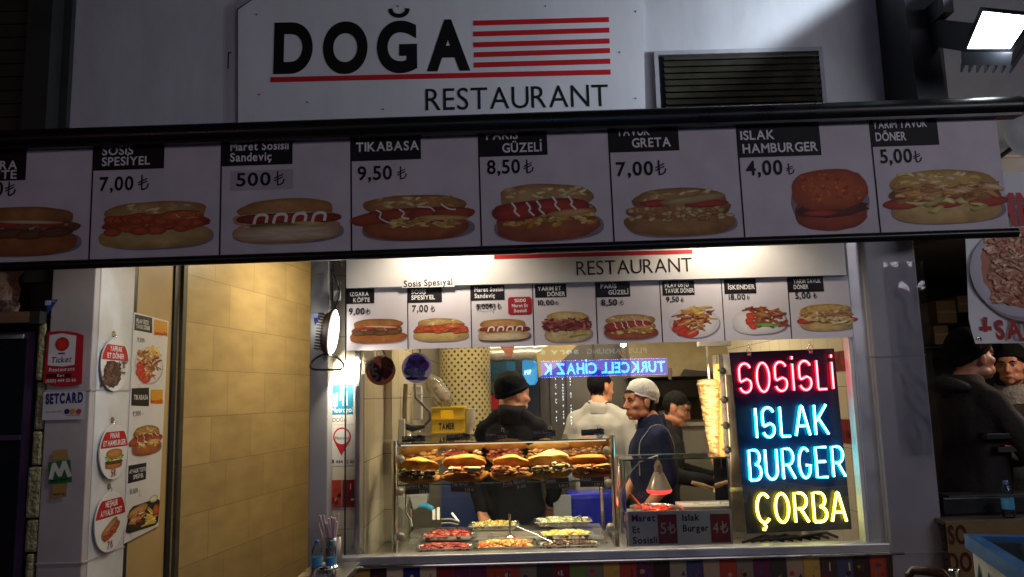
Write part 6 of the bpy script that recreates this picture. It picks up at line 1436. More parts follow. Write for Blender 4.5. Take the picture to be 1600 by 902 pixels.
c = P(797, 834, 4.50); m = MB(); m.lathe((c.x, 4.50, zt1 + .012), [(.001, 0), (.026, .002), (.030, .010), (.012, .018), (.006, .022)], CHROME, seg=20); m.tube([(c.x, 4.50, zt1 + .03), (c.x, 4.505, P(798, 803, 4.5).z)], .0065, CHROME, seg=8); tag(m.build('serving_ladle', origin=c), 'steel ladle with upright handle standing in the middle tray', 'ladle')
m = MB(); m.tube([P(808, 823, 4.52), P(838, 835, 4.45), P(864, 848, 4.36)], [.004, .005, .007], CHROME, seg=8); tag(m.build('serving_spoon', origin=P(838, 835, 4.45)), 'pale steel spoon lying slanted across two trays', 'spoon')
m = MB(); q0 = P(906, 805, 4.66)
for e in ((888, 823), (912, 819)): m.tube([q0, P(*e, 4.62)], .0045, GST, seg=6)
tag(m.build('open_tongs', origin=q0), 'open steel tongs standing on the white and green salad tray', 'tongs')
m = MB()
for e in ((690, 812, 718, 816), (690, 818, 716, 820)): m.tube([P(e[0], e[1], 4.5), P((e[0] + e[2]) / 2, e[1] - 1, 4.5), P(e[2], e[3], 4.52)], .006, GST, seg=6)
m.tube([P(706, 802, 4.56), P(717, 816, 4.52)], .007, mat('pale_handle', (.6, .62, .68), .3), seg=8); tag(m.build('serving_tongs', origin=P(706, 812, 4.5)), 'dark steel tongs with pale handle over the red sausage tray', 'tongs')
m = MB(); m.tube([P(654, 791, 4.62), P(666, 790, 4.62), P(676, 795, 4.6)], [.01, .016, .014], mat('blue_handle', (.03, .25, .45), .35), seg=8); m.box(P(676, 812, 4.62), P(680, 796, 4.61), mat('white_handle', (.6, .6, .55), .4)); m.box(P(683, 812, 4.62), P(687, 793, 4.61), mat('white_handle')); tag(m.build('blue_brush', origin=P(670, 800, 4.62)), 'blue handled tool with pale legs behind the left trays', 'tool')
m = MB(); A = [P(*p, 4.8) for p in ((640, 776), (668, 774), (666, 786), (646, 797))]; m.add(A + [p + Vector((0, .1, 0)) for p in A], [(3, 2, 1, 0), (4, 5, 6, 7)] + [(i, (i + 1) % 4, 4 + (i + 1) % 4, 4 + i) for i in range(4)], mat('grey_scoop', (.36, .38, .38), .5)); tag(m.build('grey_scoop', origin=A[0]), 'grey scoop hanging behind the left end of the lower case', 'scoop')
m = MB(); m.tube([P(640, 745, 4.30), P(634, 775, 4.3), P(634, 800, 4.3), P(642, 812, 4.32), P(644, 822, 4.32)], .004, WHITE, seg=6); tag(m.build('white_cable', origin=P(640, 745, 4.3)), 'thin white cable hanging inside the left end of the case', 'cable')
m = MB(); a, b = BX(889, 772, 950, 850, 5.15, .3); m.box((a[0], 5.15, .3), (b[0], 5.4, b[2]), mat('glow_blue', (.012, .02, .42), .25), bev=.03); o = m.build('blue_block_body', None, origin=(a[0], 5.2, .3)); o.name = 'blue_glow_block'; tag(o, 'shiny deep blue block standing for blue light seen through the right side of the case', 'glow block')  # blue light in the case, put into the colour of a solid block
m = MB(); a, b = BX(865, 774, 893, 830, 5.05, .02); m.box((a[0], 5.05, .6), (b[0], 5.07, b[2]), mat('grey_board', (.22, .22, .24), .5)); tag(m.build('grey_board', origin=(a[0], 5.05, .6)), 'grey board standing beside the blue block behind the case', 'board')

# ------------------------------------------------------------------ small warming case
wx0, wx1 = P(976, 750, 4.2).x, P(1138, 750, 4.2).x; wz = P(1058, 717, 4.2).z; wY1 = 4.50
wc = thing('warming_case', 'small glass warming case of sausages in red sauce with price board in front', 'glass case', ((wx0 + wx1) / 2, 4.2, CZ))
m = MB(); m.add([(wx0, 4.2, CZ + .01), (wx1, 4.2, CZ + .01), (wx1, 4.2, wz), (wx0, 4.2, wz)], [(0, 1, 2, 3)], CGLASS); m.build('front_pane', wc)
for x in (wx0, wx1): pane([(x, 4.2, CZ + .01), (x, wY1, CZ + .01), (x, wY1, wz), (x, 4.2, wz)], 'side_pane', wc)
m = MB(); m.add([(wx0 - .01, 4.185, wz + .002), (wx1 + .01, 4.185, wz + .002), (wx1 + .01, wY1, wz + .002), (wx0 - .01, wY1, wz + .002)], [(0, 1, 2, 3)], CGLASS); m.box((wx0 - .01, 4.182, wz - .003), (wx1 + .01, 4.187, wz + .005), EDGE); m.box((wx0 - .01, wY1, wz - .003), (wx1 + .01, wY1 + .005, wz + .005), EDGE); m.build('top_pane', wc)
m = MB()
for x in (wx0, wx1): m.box((x - .003, 4.197, CZ + .01), (x + .003, 4.203, wz - .004), EDGE)
m.build('glass_edges', wc)
zpb = P(1060, 797, 4.19).z
m = MB(); m.box((wx0 + .01, 4.21, CZ), (wx1 - .01, wY1 - .01, zpb - .03), STEEL); m.build('heated_base', wc)
zb2_ = zpb - .029
ht = thing('heat_lamp', 'reflector heat lamp glowing red over the pot of sauce', 'heat lamp', tuple(P(1032, 770, 4.33)))
c = P(1030, 766, 4.33); m = MB(); m.lathe(c, [(.066, -.012), (.068, .0), (.066, .008), (.030, .088), (.024, .098)], mat('mirror_reflector', (.66, .58, .54), .35, .6, .2, 12), seg=32); m.build('reflector', ht)
m = MB(); m.lathe(c, [(.001, -.022), (.04, -.020), (.060, -.015), (.068, -.006), (.068, .004)], emit('heat_glow', (1, .05, .04), 2.4), seg=32); m.build('red_lens', ht)
m = MB(); m.lathe(c, [(.022, .098), (.024, .10), (.021, .11), (.024, .115), (.021, .122), (.024, .128), (.020, .136), (.014, .15), (.006, .165)], mat('satin_steel'), seg=20); m.build('lamp_socket', ht)
m = MB(); t_ = c + Vector((0, 0, .165)); m.tube([t_, t_ + Vector((0, 0, .02)), Vector((c.x - .005, 4.30, wz + .012)), P(1000, 722, 4.22), P(985, 738, 4.19), P(972, 765, 4.17), P(968, 790, 4.17), P(977, 802, 4.17)], .0036, WHITE, seg=6); m.build('lamp_cord', ht)
pt_ = thing('sauce_pot', 'round steel pot of bright red sauce under the heat lamp', 'pot', tuple(P(1022, 797, 4.36)))
c = Vector((P(1021, 790, 4.36).x, 4.36, zb2_)); hp = P(1021, 792, 4.36).z - zb2_; m = MB(); m.lathe(c, [(.115, 0), (.128, max(.02, hp)), (.132, hp + .003), (.124, hp), (.118, .006)], STEEL, seg=40); m.build('pot_shell', pt_)
m = MB(); m.lathe(c, [(.123, hp - .008), (.06, hp - .006), (.001, hp - .007)], mat('red_sauce', '#a02a14', .15), seg=40); rs = random.Random(2)
for i in range(26): a_ = rs.uniform(0, 6.3); q = rs.uniform(.02, .10); m.ell(c + Vector((q * math.cos(a_), q * math.sin(a_), hp - .006)), (.022, .010, .008), mat('sausage', '#b23a1c', .25), rot=Matrix.Rotation(rs.uniform(0, 3), 3, 'Z'), nu=8, nv=6)
m.build('red_sauce', pt_)
m = MB(); m.tube([P(984, 771, 4.28), P(1002, 792, 4.36)], .006, mat('wood_handle', (.36, .24, .13), .5), seg=8); tag(m.build('wooden_spoon', origin=P(990, 780, 4.3)), 'wooden spoon handle leaning out of the red sauce pot', 'spoon')
wt = thing('white_tray', 'white rectangular tray at the right end of the small glass case', 'tray', tuple(P(1100, 790, 4.35)))
zz = P(1100, 793, 4.27).z; m = MB(); vs = []; x0, x1 = P(1066, 790, 4.28).x, P(1137, 790, 4.28).x
m.box((x0, 4.255, zz - .012), (x1 - .008, 4.47, zz), mat('white_enamel', (.78, .76, .70), .3), bev=.005); m.build('tray_plate', wt); m = MB()
for q0_, q1_ in (((x0, 4.255), (x1 - .008, 4.262)), ((x0, 4.463), (x1 - .008, 4.47)), ((x0, 4.262), (x0 + .007, 4.463)), ((x1 - .015, 4.262), (x1 - .008, 4.463))): m.box((*q0_, zz + .001), (*q1_, zz + .006), mat('white_enamel'))
m.build('tray_rim', wt); m = MB(); m.box((x0 + .02, 4.27, zb2_), (x1 - .03, 4.46, zz - .013), mat('dark_block', (.05, .045, .04), .5)); m.build('tray_stand', wt)
kn = thing('carving_knife', 'knife with pale wooden handle lying behind the white tray', 'knife', tuple(P(1100, 760, 4.6)))
m = MB(); m.tube([P(1081, 754, 4.6), P(1098, 759, 4.6), P(1114, 764, 4.62)], [.010, .014, .010], mat('pale_wood', (.50, .34, .18), .45), seg=10); m.build('handle', kn); m = MB(); m.obox(P(1140, 765, 4.64), ((1, .1, 0), (0, 1, .2), (0, -.2, 1)), (.10, .002, .012), CHROME); m.build('blade', kn)
pb = thing('price_board', 'white price board reading Maret Et Sosisli 5 and Islak Burger 4', 'sign', tuple(P(1061, 827, 4.17)))
fp = front(4.17); m = MB(); q = [fp.hit(*p) for p in ((983, 858), (1144, 855), (1143, 796.5), (980, 799.5))]; m.poly(fp, q, 0, mat('board_white', (.86, .82, .86), .4, 0, .05), None, .006); m.build('board_plate', pb)
m = MB()
for x0, y0, x1, y1 in ((1028, 804, 1058, 849.5), (1110.5, 803, 1141, 847.5)): m.prect(fp, x0, y0, x1, y1, .001, INK, lin('#7d1018'))
m.build('red_field', pb); m = MB()
for t, x0, y0, x1, y1, cap in (('Maret', 987, 815, 1023.5, 814, 10), ('Et', 988.5, 833, 1000, 832.5, 10), ('Sosisli', 989, 849.5, 1027, 848.5, 10), ('Islak', 1066, 814, 1093, 813, 10), ('Burger', 1067, 830.5, 1107, 829.5, 10)): m.ptext(fp, t, x0, y0, x1, y1, cap, .002, INK, lin('#16121a'), .03)
m.ptext(fp, 'M', 987, 815, 997, 814.8, 10, .0026, INK, lin('#6a1220'), .03)
for t, x0, y, h in (('5', 1032, 834, 17), ('4', 1114, 833, 17)): m.ptext(fp, t, x0, y, x0 + 9, y, h, .002, INK, (.72, .62, .66), .0); p = fp.hit(x0 + 12, y); lira(m, fp, p[0], p[1], .058, .11, .0022, INK, (.72, .62, .66))
m.build('lettering', pb)

# ------------------------------------------------------------------ people
def skin_mat():
    return mat('skin', '#b98062', .45, 0, .10, 12, bump=.04, bscale=120, spec=.4)


def remesh(mb, vox, it, name, parent, mt, fold=0., fscale=9., seed=0, cut=None):
    """fuse overlapping pieces into one continuous surface"""
    o = mb.build(name, parent, local=True); md_ = o.modifiers.new('r', 'REMESH'); md_.mode = 'VOXEL'; md_.voxel_size = vox
    s_ = o.modifiers.new('s', 'SMOOTH'); s_.factor = .5; s_.iterations = it
    dg = bpy.context.evaluated_depsgraph_get(); me = bpy.data.meshes.new_from_object(o.evaluated_get(dg)); o.modifiers.clear()
    old = o.data; o.data = me; bpy.data.meshes.remove(old)
    if fold:
        ns = [v.normal.copy() for v in me.vertices]
        for v, n_ in zip(me.vertices, ns):
            p = v.co; v.co = p + n_ * fold * (mnoise.noise(Vector((p.x * fscale, p.y * fscale, p.z * fscale * .8 + seed))) + .5 * mnoise.noise(Vector((p.x * fscale * 2.3, p.y * fscale * 2.3, p.z * fscale * 1.2 + seed))))
    me.materials.clear(); me.materials.append(mt)
    me.polygons.foreach_set('material_index', [0] * len(me.polygons)); me.polygons.foreach_set('use_smooth', [True] * len(me.polygons)); me.update()
    return o


def loft(mb, secs, m, seg=20):
    """closed loft through (centre, rx, ry) sections"""
    vs = []
    for c, rx, ry in secs:
        for j in range(seg): a_ = 2 * math.pi * j / seg; vs.append(Vector(c) + Vector((rx * math.copysign(abs(math.cos(a_)) ** .85, math.cos(a_)), ry * math.copysign(abs(math.sin(a_)) ** .85, math.sin(a_)), 0)))
    k = len(secs); mb.add(vs, [(i * seg + j, i * seg + (j + 1) % seg, (i + 1) * seg + (j + 1) % seg, (i + 1) * seg + j) for i in range(k - 1) for j in range(seg)] + [list(range(seg - 1, -1, -1)), list(range((k - 1) * seg, k * seg))], m)


def limb(mb, pts, rs, m, n_=5):
    """tapered limb with rounded joints"""
    q, r = [], []
    for i in range(len(pts) - 1):
        for k in range(n_): t = k / n_; q.append(Vector(pts[i]).lerp(Vector(pts[i + 1]), t)); r.append(rs[i] + (rs[i + 1] - rs[i]) * t)
    q.append(Vector(pts[-1])); r.append(rs[-1]); mb.tube(q, r, m, seg=14)
    for p, rr in zip(pts, rs): mb.ell(p, (rr,) * 3, m, nu=12, nv=8)


def hand(mb, w_, d, up, m, side, curl=.5):
    """palm, four unequal bent fingers and a thumb from the palm's side"""
    d = Vector(d).normalized(); up = Vector(up); up = (up - d * up.dot(d)).normalized(); x = d.cross(up) * side; w_ = Vector(w_)
    mb.obox(w_ + d * .045, (x, d, up), (.036, .045, .013), m); mb.ell(w_ + d * .05, (.04, .04, .02), m, nu=10, nv=6)
    for k, (off, ln_) in enumerate(((-.030, .070), (-.010, .080), (.010, .076), (.029, .060))):
        p = w_ + x * off + d * .082; q = [w_ + x * off + d * .05, p]; a_ = .15 + curl * .5
        for sgm in (.45, .32, .25):
            dd = d * math.cos(a_) - up * math.sin(a_); p = p + dd * ln_ * sgm; q.append(p); a_ += curl * .75
        mb.tube(q, [.011, .0105, .0098, .009, .0075], m, seg=8); mb.ell(q[-1], (.0078,) * 3, m, nu=8, nv=6)
    b = w_ + x * -.030 + d * .025; q = [b, b + (-x * .8 + d * .7 - up * .2).normalized() * .032, b + (-x * .55 + d * 1. - up * .45).normalized() * .064, b + (-x * .3 + d * 1.1 - up * .8).normalized() * .085]
    mb.tube(q, [.015, .0135, .0115, .009], m, seg=8)


def person(label, px, py, Y, rz, shirt, head_yaw=0., head_pitch=0., arms=None, vox=.009, lean=0., hair=None, hat=None, sleeve=1.0, trouser='#16161c', group=None, height=None, extra=None, skin=None, belly=0.):
    top = P(px, py, Y)                       # centre of the head
    h = height or (top.z + .115); s = h / 1.76; SK = skin or skin_mat()
    t = thing('person', label, 'person', (top.x, Y, 0), group, rz)
    hc = Vector((0, .055 + .30 * lean, 1.645 - .10 * lean)); nk = Vector((0, -.005 + .23 * lean, 1.50 - .06 * lean)); shz = 1.415 - .05 * lean
    off = Matrix.Rotation(rz, 3, 'Z') @ (hc * s); t.location = (top.x - off.x, Y - off.y, 0); t.scale = (s, s, s)
    def sp(z): return max(0, (z - .95)) * .42 * lean
    secs = [((0, sp(.86), .84), .13, .10), ((0, sp(.93), .93), .165, .115), ((0, sp(1.02), 1.03), .155, .108 + belly * .5), ((0, .005 + sp(1.14), 1.14), .150, .105 + belly), ((0, .01 + sp(1.28), 1.28), .170, .115), ((0, .0 + sp(1.38), 1.38 - .03 * lean), .175, .105), ((0, -.005 + sp(1.44), 1.445 - .05 * lean), .125, .08), ((0, nk.y - .005, 1.475 - .05 * lean), .065, .06)]
    sh = [Vector((sx * .170, -.005 + sp(1.40), shz)) for sx in (-1, 1)]
    arms = arms or [((-.25, -.02, 1.13), (-.24, .10, .90)), ((.25, -.02, 1.13), (.24, .10, .90))]
    trap = [[Vector((sx * .05, nk.y - .01, 1.50 - .06 * lean)), Vector((sx * .11, -.005 + sp(1.40), 1.452 - .055 * lean)), Vector((sx * .165, -.005 + sp(1.40), shz))] for sx in (-1, 1)]
    leg = [[(sx * .092, 0, .93), (sx * .10, .02, .50), (sx * .10, -.015, .09)] for sx in (-1, 1)]
    H = Matrix.Translation(hc) @ Matrix.Rotation(head_yaw, 4, 'Z') @ Matrix.Rotation(head_pitch, 4, 'X')
    hp = lambda x, y, z: H @ Vector((x, y, z)); HR = H.to_3x3()
    # body: one continuous mesh
    b = MB(); loft(b, secs, SK)
    limb(b, [Vector((0, nk.y - .012, nk.z - .08)), nk + Vector((0, .0, .03)), hp(0, -.015, -.06)], [.066, .058, .056], SK)
    for (e, wv), s0, sx in zip(arms, sh, (-1, 1)):
        wv = Vector(wv); e = Vector(e); limb(b, [s0, e, wv], [.052, .042, .029], SK); hand(b, wv, wv - e, (0, .3, 1) if abs((wv - e).normalized().z) < .8 else (sx, 0, .1), SK, -sx, .5)
    for tq in trap: limb(b, tq, [.05, .052, .05], SK)
    for l in leg: limb(b, l, [.085, .056, .038], SK); b.ell((l[2][0], .07, .04), (.042, .12, .036), SK)
    E_ = lambda c, r, rot=None: b.ell(hp(*c), r, SK, rot=HR if rot is None else HR @ rot, nu=18, nv=12)
    E_((0, -.018, .030), (.077, .094, .090)); E_((0, .028, -.02), (.066, .068, .085)); E_((0, .036, -.062), (.052, .056, .055)); E_((0, .072, -.098), (.024, .020, .018)); E_((0, .070, .040), (.055, .026, .04))
    for sx in (-1, 1):
        E_((sx * .030, .082, .022), (.024, .013, .009)); E_((sx * .046, .056, -.022), (.022, .030, .022)); E_((sx * .030, .055, -.07), (.026, .034, .03)); E_((sx * .079, -.008, -.012), (.009, .021, .033)); E_((sx * .010, .100, -.034), (.010, .013, .009)); E_((sx * .084, -.014, .004), (.007, .016, .018)); E_((sx * .048, .01, -.075), (.022, .04, .025))
    b.tube([hp(0, .088, .022), hp(0, .102, -.005), hp(0, .116, -.028), hp(0, .100, -.040)], [.009, .011, .014, .010], SK, seg=10)
    E_((0, .090, -.062), (.022, .010, .006)); E_((0, .089, -.073), (.019, .010, .007)); E_((0, .086, -.05), (.018, .010, .012))
    remesh(b, vox, 3, 'body', t, SK)
    # features
    BRW = mat('dark_hair', (.0055, .0045, .0035), .7, 0, .4, 40, bump=.5, bscale=90, spec=.1)
    for sx in (-1, 1):
        m = MB(); m.tube([hp(sx * .013, .097, .024), hp(sx * .030, .098, .032), hp(sx * .050, .084, .026)], [.0035, .0052, .003], BRW, seg=6); m.build('eyebrow', t, local=True)
        m = MB(); m.ell(hp(sx * .031, .083, .006), (.0125, .0100, .0065), mat('eye_white', (.55, .52, .5), .2), rot=HR, nu=12, nv=8); m.ell(hp(sx * .032, .0905, .006), (.0048, .003, .0048), mat('iris', (.02, .012, .008), .15), rot=HR, nu=10, nv=6); m.tube([hp(sx * .018, .092, .008), hp(sx * .031, .0955, .0135), hp(sx * .044, .086, .009)], .0022, BRW, seg=5); m.build('eye', t, local=True)
    m = MB(); m.tube([hp(-.022, .093, -.068), hp(-.010, .0995, -.0655), hp(0, .1005, -.067), hp(.010, .0995, -.0655), hp(.022, .093, -.068)], [.002, .0045, .004, .0045, .002], mat('lips', '#9a5548', .4), seg=6); m.build('lips', t, local=True)
    # clothes
    g_ = MB(); SH = shirt; k = 1.14
    loft(g_, [((c[0], c[1], c[2]), rx * k + .006, ry * k + .012) for c, rx, ry in secs[:-1]] + [((secs[-1][0][0], secs[-1][0][1], 1.485 - .05 * lean), .074, .070)], SH)
    for (e, wv), s0 in zip(arms, sh):
        e, wv = Vector(e), Vector(wv); en = e.lerp(wv, .93) if sleeve == 1 else e.lerp(wv, sleeve - 1) if sleeve > 1 else s0.lerp(e, .75)
        limb(g_, [s0, e, en] if sleeve >= 1 else [s0, en], [.074, .060, .046] if sleeve >= 1 else [.072, .064], SH)
    for tq in trap: limb(g_, tq, [.064, .066, .066], SH)
    go = remesh(g_, .011, 9, 'jacket' if sleeve >= 1 else 'shirt', t, SH, .017, 7., px % 17)
    tr = MB(); TR = mat('trousers_' + trouser.strip('#'), trouser, .8, 0, .15, 8, bump=.2)
    for l in leg: limb(tr, [l[0], l[1], (l[2][0], l[2][1], .06)], [.105, .075, .062], TR)
    loft(tr, [((0, 0, .82), .15, .115), ((0, 0, .96), .178, .130)], TR); remesh(tr, .014, 3, 'trousers', t, TR, .01, 9)
    for sx in (-1, 1): m = MB(); m.ell((sx * .10, .065, .04), (.050, .135, .045), mat('dark_shoe', (.02, .018, .016), .4), nu=14, nv=8); m.build('shoe', t, local=True)
    def shell(name, mt, c, r, rot, lo, jit, grow=0., pleat=0, par=t, ylo=None):
        m = MB(); nu, nv = 40, 22; vs = []; o_ = Vector((px % 7, 1, 2))
        for i in range(nv + 1):
            th = math.pi * (i / nv) * lo
            for j in range(nu):
                ph = 2 * math.pi * j / nu; q = Vector((math.sin(th) * math.cos(ph), math.sin(th) * math.sin(ph), math.cos(th))); kk = 1 + jit * mnoise.noise(q * 3 + o_) + (pleat * .018 * math.sin(ph * 17 + 3 * mnoise.noise(q * 2)) * math.sin(th) ** 2 if pleat else 0)
                vs.append(hp(*(rot @ Vector((q.x * r[0], q.y * r[1], q.z * r[2])) * kk + Vector(c))))
        m.add(vs, [(i * nu + j, (i + 1) * nu + j, (i + 1) * nu + (j + 1) % nu, i * nu + (j + 1) % nu) for i in range(nv) for j in range(nu)], mt, None, True); return m.build(name, par, local=True)
    RX = lambda d_: Matrix.Rotation(R(d_), 3, 'X')
    def scalp(name, cut=0.):
        bm_ = [o for o in t.children if o.name.split('.')[0] == 'body'][0].data; Hi = H.inverted(); keep = {}; vs = []; fs = []
        def inside(q):
            if q.z < -.10 or abs(q.x) > .10 or q.length > .16: return False
            if abs(q.x) > .0735 and q.z < .035 and q.y > -.045: return False
            y = q.y + .006 * mnoise.noise(q * 60); z = q.z + .006 * mnoise.noise(q * 70 + Vector((3, 0, 0)))
            if y > .045: return z > .062 - .25 * max(0, abs(q.x) - .035)
            if y > .012: return z > .030 + .5 * (y - .012) and not False
            if y > -.008: return z > -.015
            if y > -.030: return z > .028
            return z > -.068 - .25 * (y + .03)
        for f in bm_.polygons:
            cs = [Hi @ bm_.vertices[i].co for i in f.vertices]
            if inside(sum(cs, Vector()) / len(cs)):
                ii = []
                for i in f.vertices:
                    if i not in keep:
                        v = bm_.vertices[i]; q = Hi @ v.co; keep[i] = len(vs); vs.append(v.co + v.normal * (.003 + .009 * max(0, q.z - .03) / .09 + .003 * mnoise.noise(q * 55)))
                    ii.append(keep[i])
                fs.append(ii)
        m = MB(); m.add(vs, fs, BRW, None, True); m.build(name, t, local=True)
    if hair or hat == 'net': scalp('hair')
    if hat == 'beanie':
        BE = mat('black_knit', (.006, .006, .007), .95, 0, .25, 30, bump=.6, bscale=120, stretch=(1, 1, .2), spec=.1); shell('beanie', BE, (0, -.024, .042), (.094, .114, .116), RX(24), .60, .05, 0, .5)
        m = MB(); q = []; q = [RX(24) @ Vector((.091 * math.cos(a_), .110 * math.sin(a_), -.018)) + Vector((0, -.024, .042)) for a_ in [2 * math.pi * i / 32 for i in range(32)]]; m.tube([hp(*p) for p in q], .014, BE, seg=8, closed=True); m.build('beanie_cuff', t, local=True)
    if hat == 'net':
        nm = bpy.data.materials.get('net_gauze')
        if not nm:
            nm = bpy.data.materials.new('net_gauze'); nm.use_nodes = True; n, l = nm.node_tree.nodes, nm.node_tree.links; out = n['Material Output']; pb_ = n['Principled BSDF']; pb_.inputs['Base Color'].default_value = (.78, .76, .72, 1); pb_.inputs['Roughness'].default_value = .7
            tr_ = n.new('ShaderNodeBsdfTransparent'); mx = n.new('ShaderNodeMixShader'); tc = n.new('ShaderNodeTexCoord'); nz = n.new('ShaderNodeTexNoise'); nz.inputs['Scale'].default_value = 80; nz.inputs['Detail'].default_value = 4; l.new(tc.outputs['Object'], nz.inputs[0]); rp = n.new('ShaderNodeMapRange'); rp.inputs[1].default_value = .35; rp.inputs[2].default_value = .65; rp.inputs[3].default_value = .42; rp.inputs[4].default_value = .66; l.new(nz.outputs['Fac'], rp.inputs[0]); l.new(rp.outputs[0], mx.inputs[0]); l.new(tr_.outputs[0], mx.inputs[1]); l.new(pb_.outputs[0], mx.inputs[2]); l.new(mx.outputs[0], out.inputs[0])
        shell('hair_net', nm, (0, -.030, .046), (.094, .114, .106), RX(20), .58, .06, 0, 1.3)
        m = MB(); q = [RX(20) @ Vector((.089 * math.cos(a_), .109 * math.sin(a_), -.020 + .003 * math.sin(9 * a_))) + Vector((0, -.027, .044)) for a_ in [2 * math.pi * i / 40 for i in range(40)]]; m.tube([hp(*p) for p in q], .0055, mat('net_elastic', (.66, .64, .60), .7), seg=8, closed=True)
        for i in range(9):
            a0_ = 2 * math.pi * i / 9 + .2; m.tube([hp(*(RX(20) @ Vector((.095 * math.sin(th) * math.cos(a0_ + .3 * math.sin(2 * th)), .115 * math.sin(th) * math.sin(a0_ + .3 * math.sin(2 * th)), .107 * math.cos(th))) + Vector((0, -.030, .047)))) for th in [.15 + .2 * k_ for k_ in range(8)]], .0016, mat('net_elastic'), seg=5)
        m.build('net_band', t, local=True)
    if extra: extra(t, hp, sh, secs, go)
    return t


NAVY = mat('navy_fleece', (.012, .017, .046), .9, 0, .2, 8, bump=.25, bscale=60, spec=.15); BLK = mat('black_jacket', (.007, .007, .009), .9, 0, .25, 6, bump=.25, bscale=40, spec=.15)
POLO = mat('pale_grey_cotton', (.31, .30, .28), .85, 0, .08, 6, bump=.3, bscale=16); COAT = mat('dark_brown_coat', (.022, .016, .014), .85, 0, .3, 7, bump=.3, bscale=50); CHAR = mat('charcoal_jacket', (.018, .017, .018), .8, 0, .3, 7, bump=.3)
def collar(mt, z0=1.45, z1=1.54, r0=.082, r1=.075, dy=.0, name='collar'):
    def f(t, hp, sh, secs, go):
        m = MB(); seg = 30; vs = []
        for z, r_ in ((z0, r0), ((z0 + z1) / 2, (r0 + r1) / 2 + .004), (z1, r1), (z1 - .004, r1 - .012), (z0, r0 - .02)):
            for j in range(seg): a_ = 2 * math.pi * j / seg; vs.append((r_ * 1.02 * math.cos(a_), dy + secs[-1][0][1] + r_ * .98 * math.sin(a_), z + .012 * math.sin(a_) * -1 + .004 * math.cos(3 * a_)))
        m.add(vs, [(i * seg + j, i * seg + (j + 1) % seg, (i + 1) * seg + (j + 1) % seg, (i + 1) * seg + j) for i in range(4) for j in range(seg)], mt, None, True); m.build(name, t, local=True)
    return f
def multi(*fs):
    def f(*a):
        for g_ in fs: g_(*a)
    return f
def strap(mt, pts, r_, name):
    def f(t, hp, sh, secs, go):
        from mathutils.bvhtree import BVHTree
        me = go.data; tree = BVHTree.FromPolygons([v.co.copy() for v in me.vertices], [list(q.vertices) for q in me.polygons])
        q = []
        for a, b in zip(pts, pts[1:]):
            for k in range(6):
                c, n_, i_, d_ = tree.find_nearest(Vector(a).lerp(Vector(b), k / 6)); q.append(c + n_ * .003)
        q = [q[0]] + [(q[i - 1] + q[i] + q[i + 1]) / 3 for i in range(1, len(q) - 1)] + [q[-1]]
        m = MB(); m.tube(q, r_, mt, seg=6); m.build(name, t, local=True)
    return f
def hood(mt):
    def f(t, hp, sh, secs, go):
        m = MB(); q = [(.095 * math.cos(a_), -.04 + .085 * math.sin(a_), 1.485 - .028 * math.sin(a_)) for a_ in [math.pi * 1.02 + math.pi * .96 * k / 19 for k in range(20)]]; m.tube(q, [.016 + .024 * math.sin(math.pi * k / 19) for k in range(20)], mt, seg=10); m.build('hood', t, local=True)
    return f
# in the shop
person('man in black jacket and black knitted hat seen from behind behind the case', 803, 614, 5.12, R(-14), BLK, R(-48), R(-4), [((-.27, -.02, 1.16), (-.16, -.16, .93)), ((.27, .0, 1.14), (.22, .14, .95))], .010, .12, hat='beanie', extra=multi(collar(BLK, 1.44, 1.56, .10, .088)))
person('man in pale grey polo shirt with dark collar line turned away by the cupboard', 938, 604, 5.75, R(-18), POLO, R(-32), R(-8), None, .010, .1, hair=True, extra=multi(collar(POLO, 1.45, 1.525, .085, .072), strap(mat('navy_trim', (.01, .012, .03), .7), [(.074 * math.cos(a_), .03 + .072 * math.sin(a_), 1.512 - .012 * math.sin(a_)) for a_ in [2 * math.pi * k / 24 for k in range(25)]], .004, 'collar_trim')))
person('young worker in navy fleece and white hair net looking left behind the small glass case', 999, 626, 4.98, R(94), NAVY, R(20), R(-2), [((-.24, -.02, 1.15), (-.19, .15, .95)), ((.27, .06, 1.13), (.20, .26, .90))], .006, .12, hat='net', sleeve=1.25, extra=multi(collar(NAVY, 1.43, 1.54, .098, .088), strap(mat('apron_edge', (.30, .29, .30), .6), [(-.16, .20, 1.16), (-.16, .20, 1.26), (-.15, .17, 1.38), (-.15, .09, 1.47), (-.15, .02, 1.48), (-.16, -.06, 1.42), (-.16, -.12, 1.30), (-.15, -.14, 1.18)], .0035, 'apron_piping')))
person('dark haired man in black jacket bending over his work beside the doner', 1056, 634, 5.5, R(-104), BLK, R(-8), R(-24), [((-.27, .12, 1.15), (-.16, .40, 1.10)), ((.27, .10, 1.15), (.16, .38, 1.10))], .007, .30, hair=True, extra=multi(collar(BLK, 1.40, 1.50, .098, .088, .03)), skin=mat('warm_skin', '#8f5a40', .45, 0, .1, 12))
# in the street at the right
person('man in dark brown coat and black knitted hat smiling to the right under the banner', 1519, 560, 4.25, R(-78), COAT, R(-2), R(6), [((-.26, .14, 1.15), (-.10, .42, 1.11)), ((.26, .12, 1.15), (.16, .42, 1.12))], .007, .06, hat='beanie', height=1.92, extra=multi(collar(COAT, 1.44, 1.55, .105, .092), hood(COAT)))
person('man in charcoal jacket, dark hat and grey scarf behind the brown coat', 1580, 577, 5.4, R(150), CHAR, R(-14), R(-4), None, .007, .1, hat='beanie', height=1.90, extra=multi(collar(mat('grey_scarf', (.22, .21, .20), .9, 0, .3, 30, bump=.8, bscale=60), 1.40, 1.52, .115, .10, .02, 'scarf')))

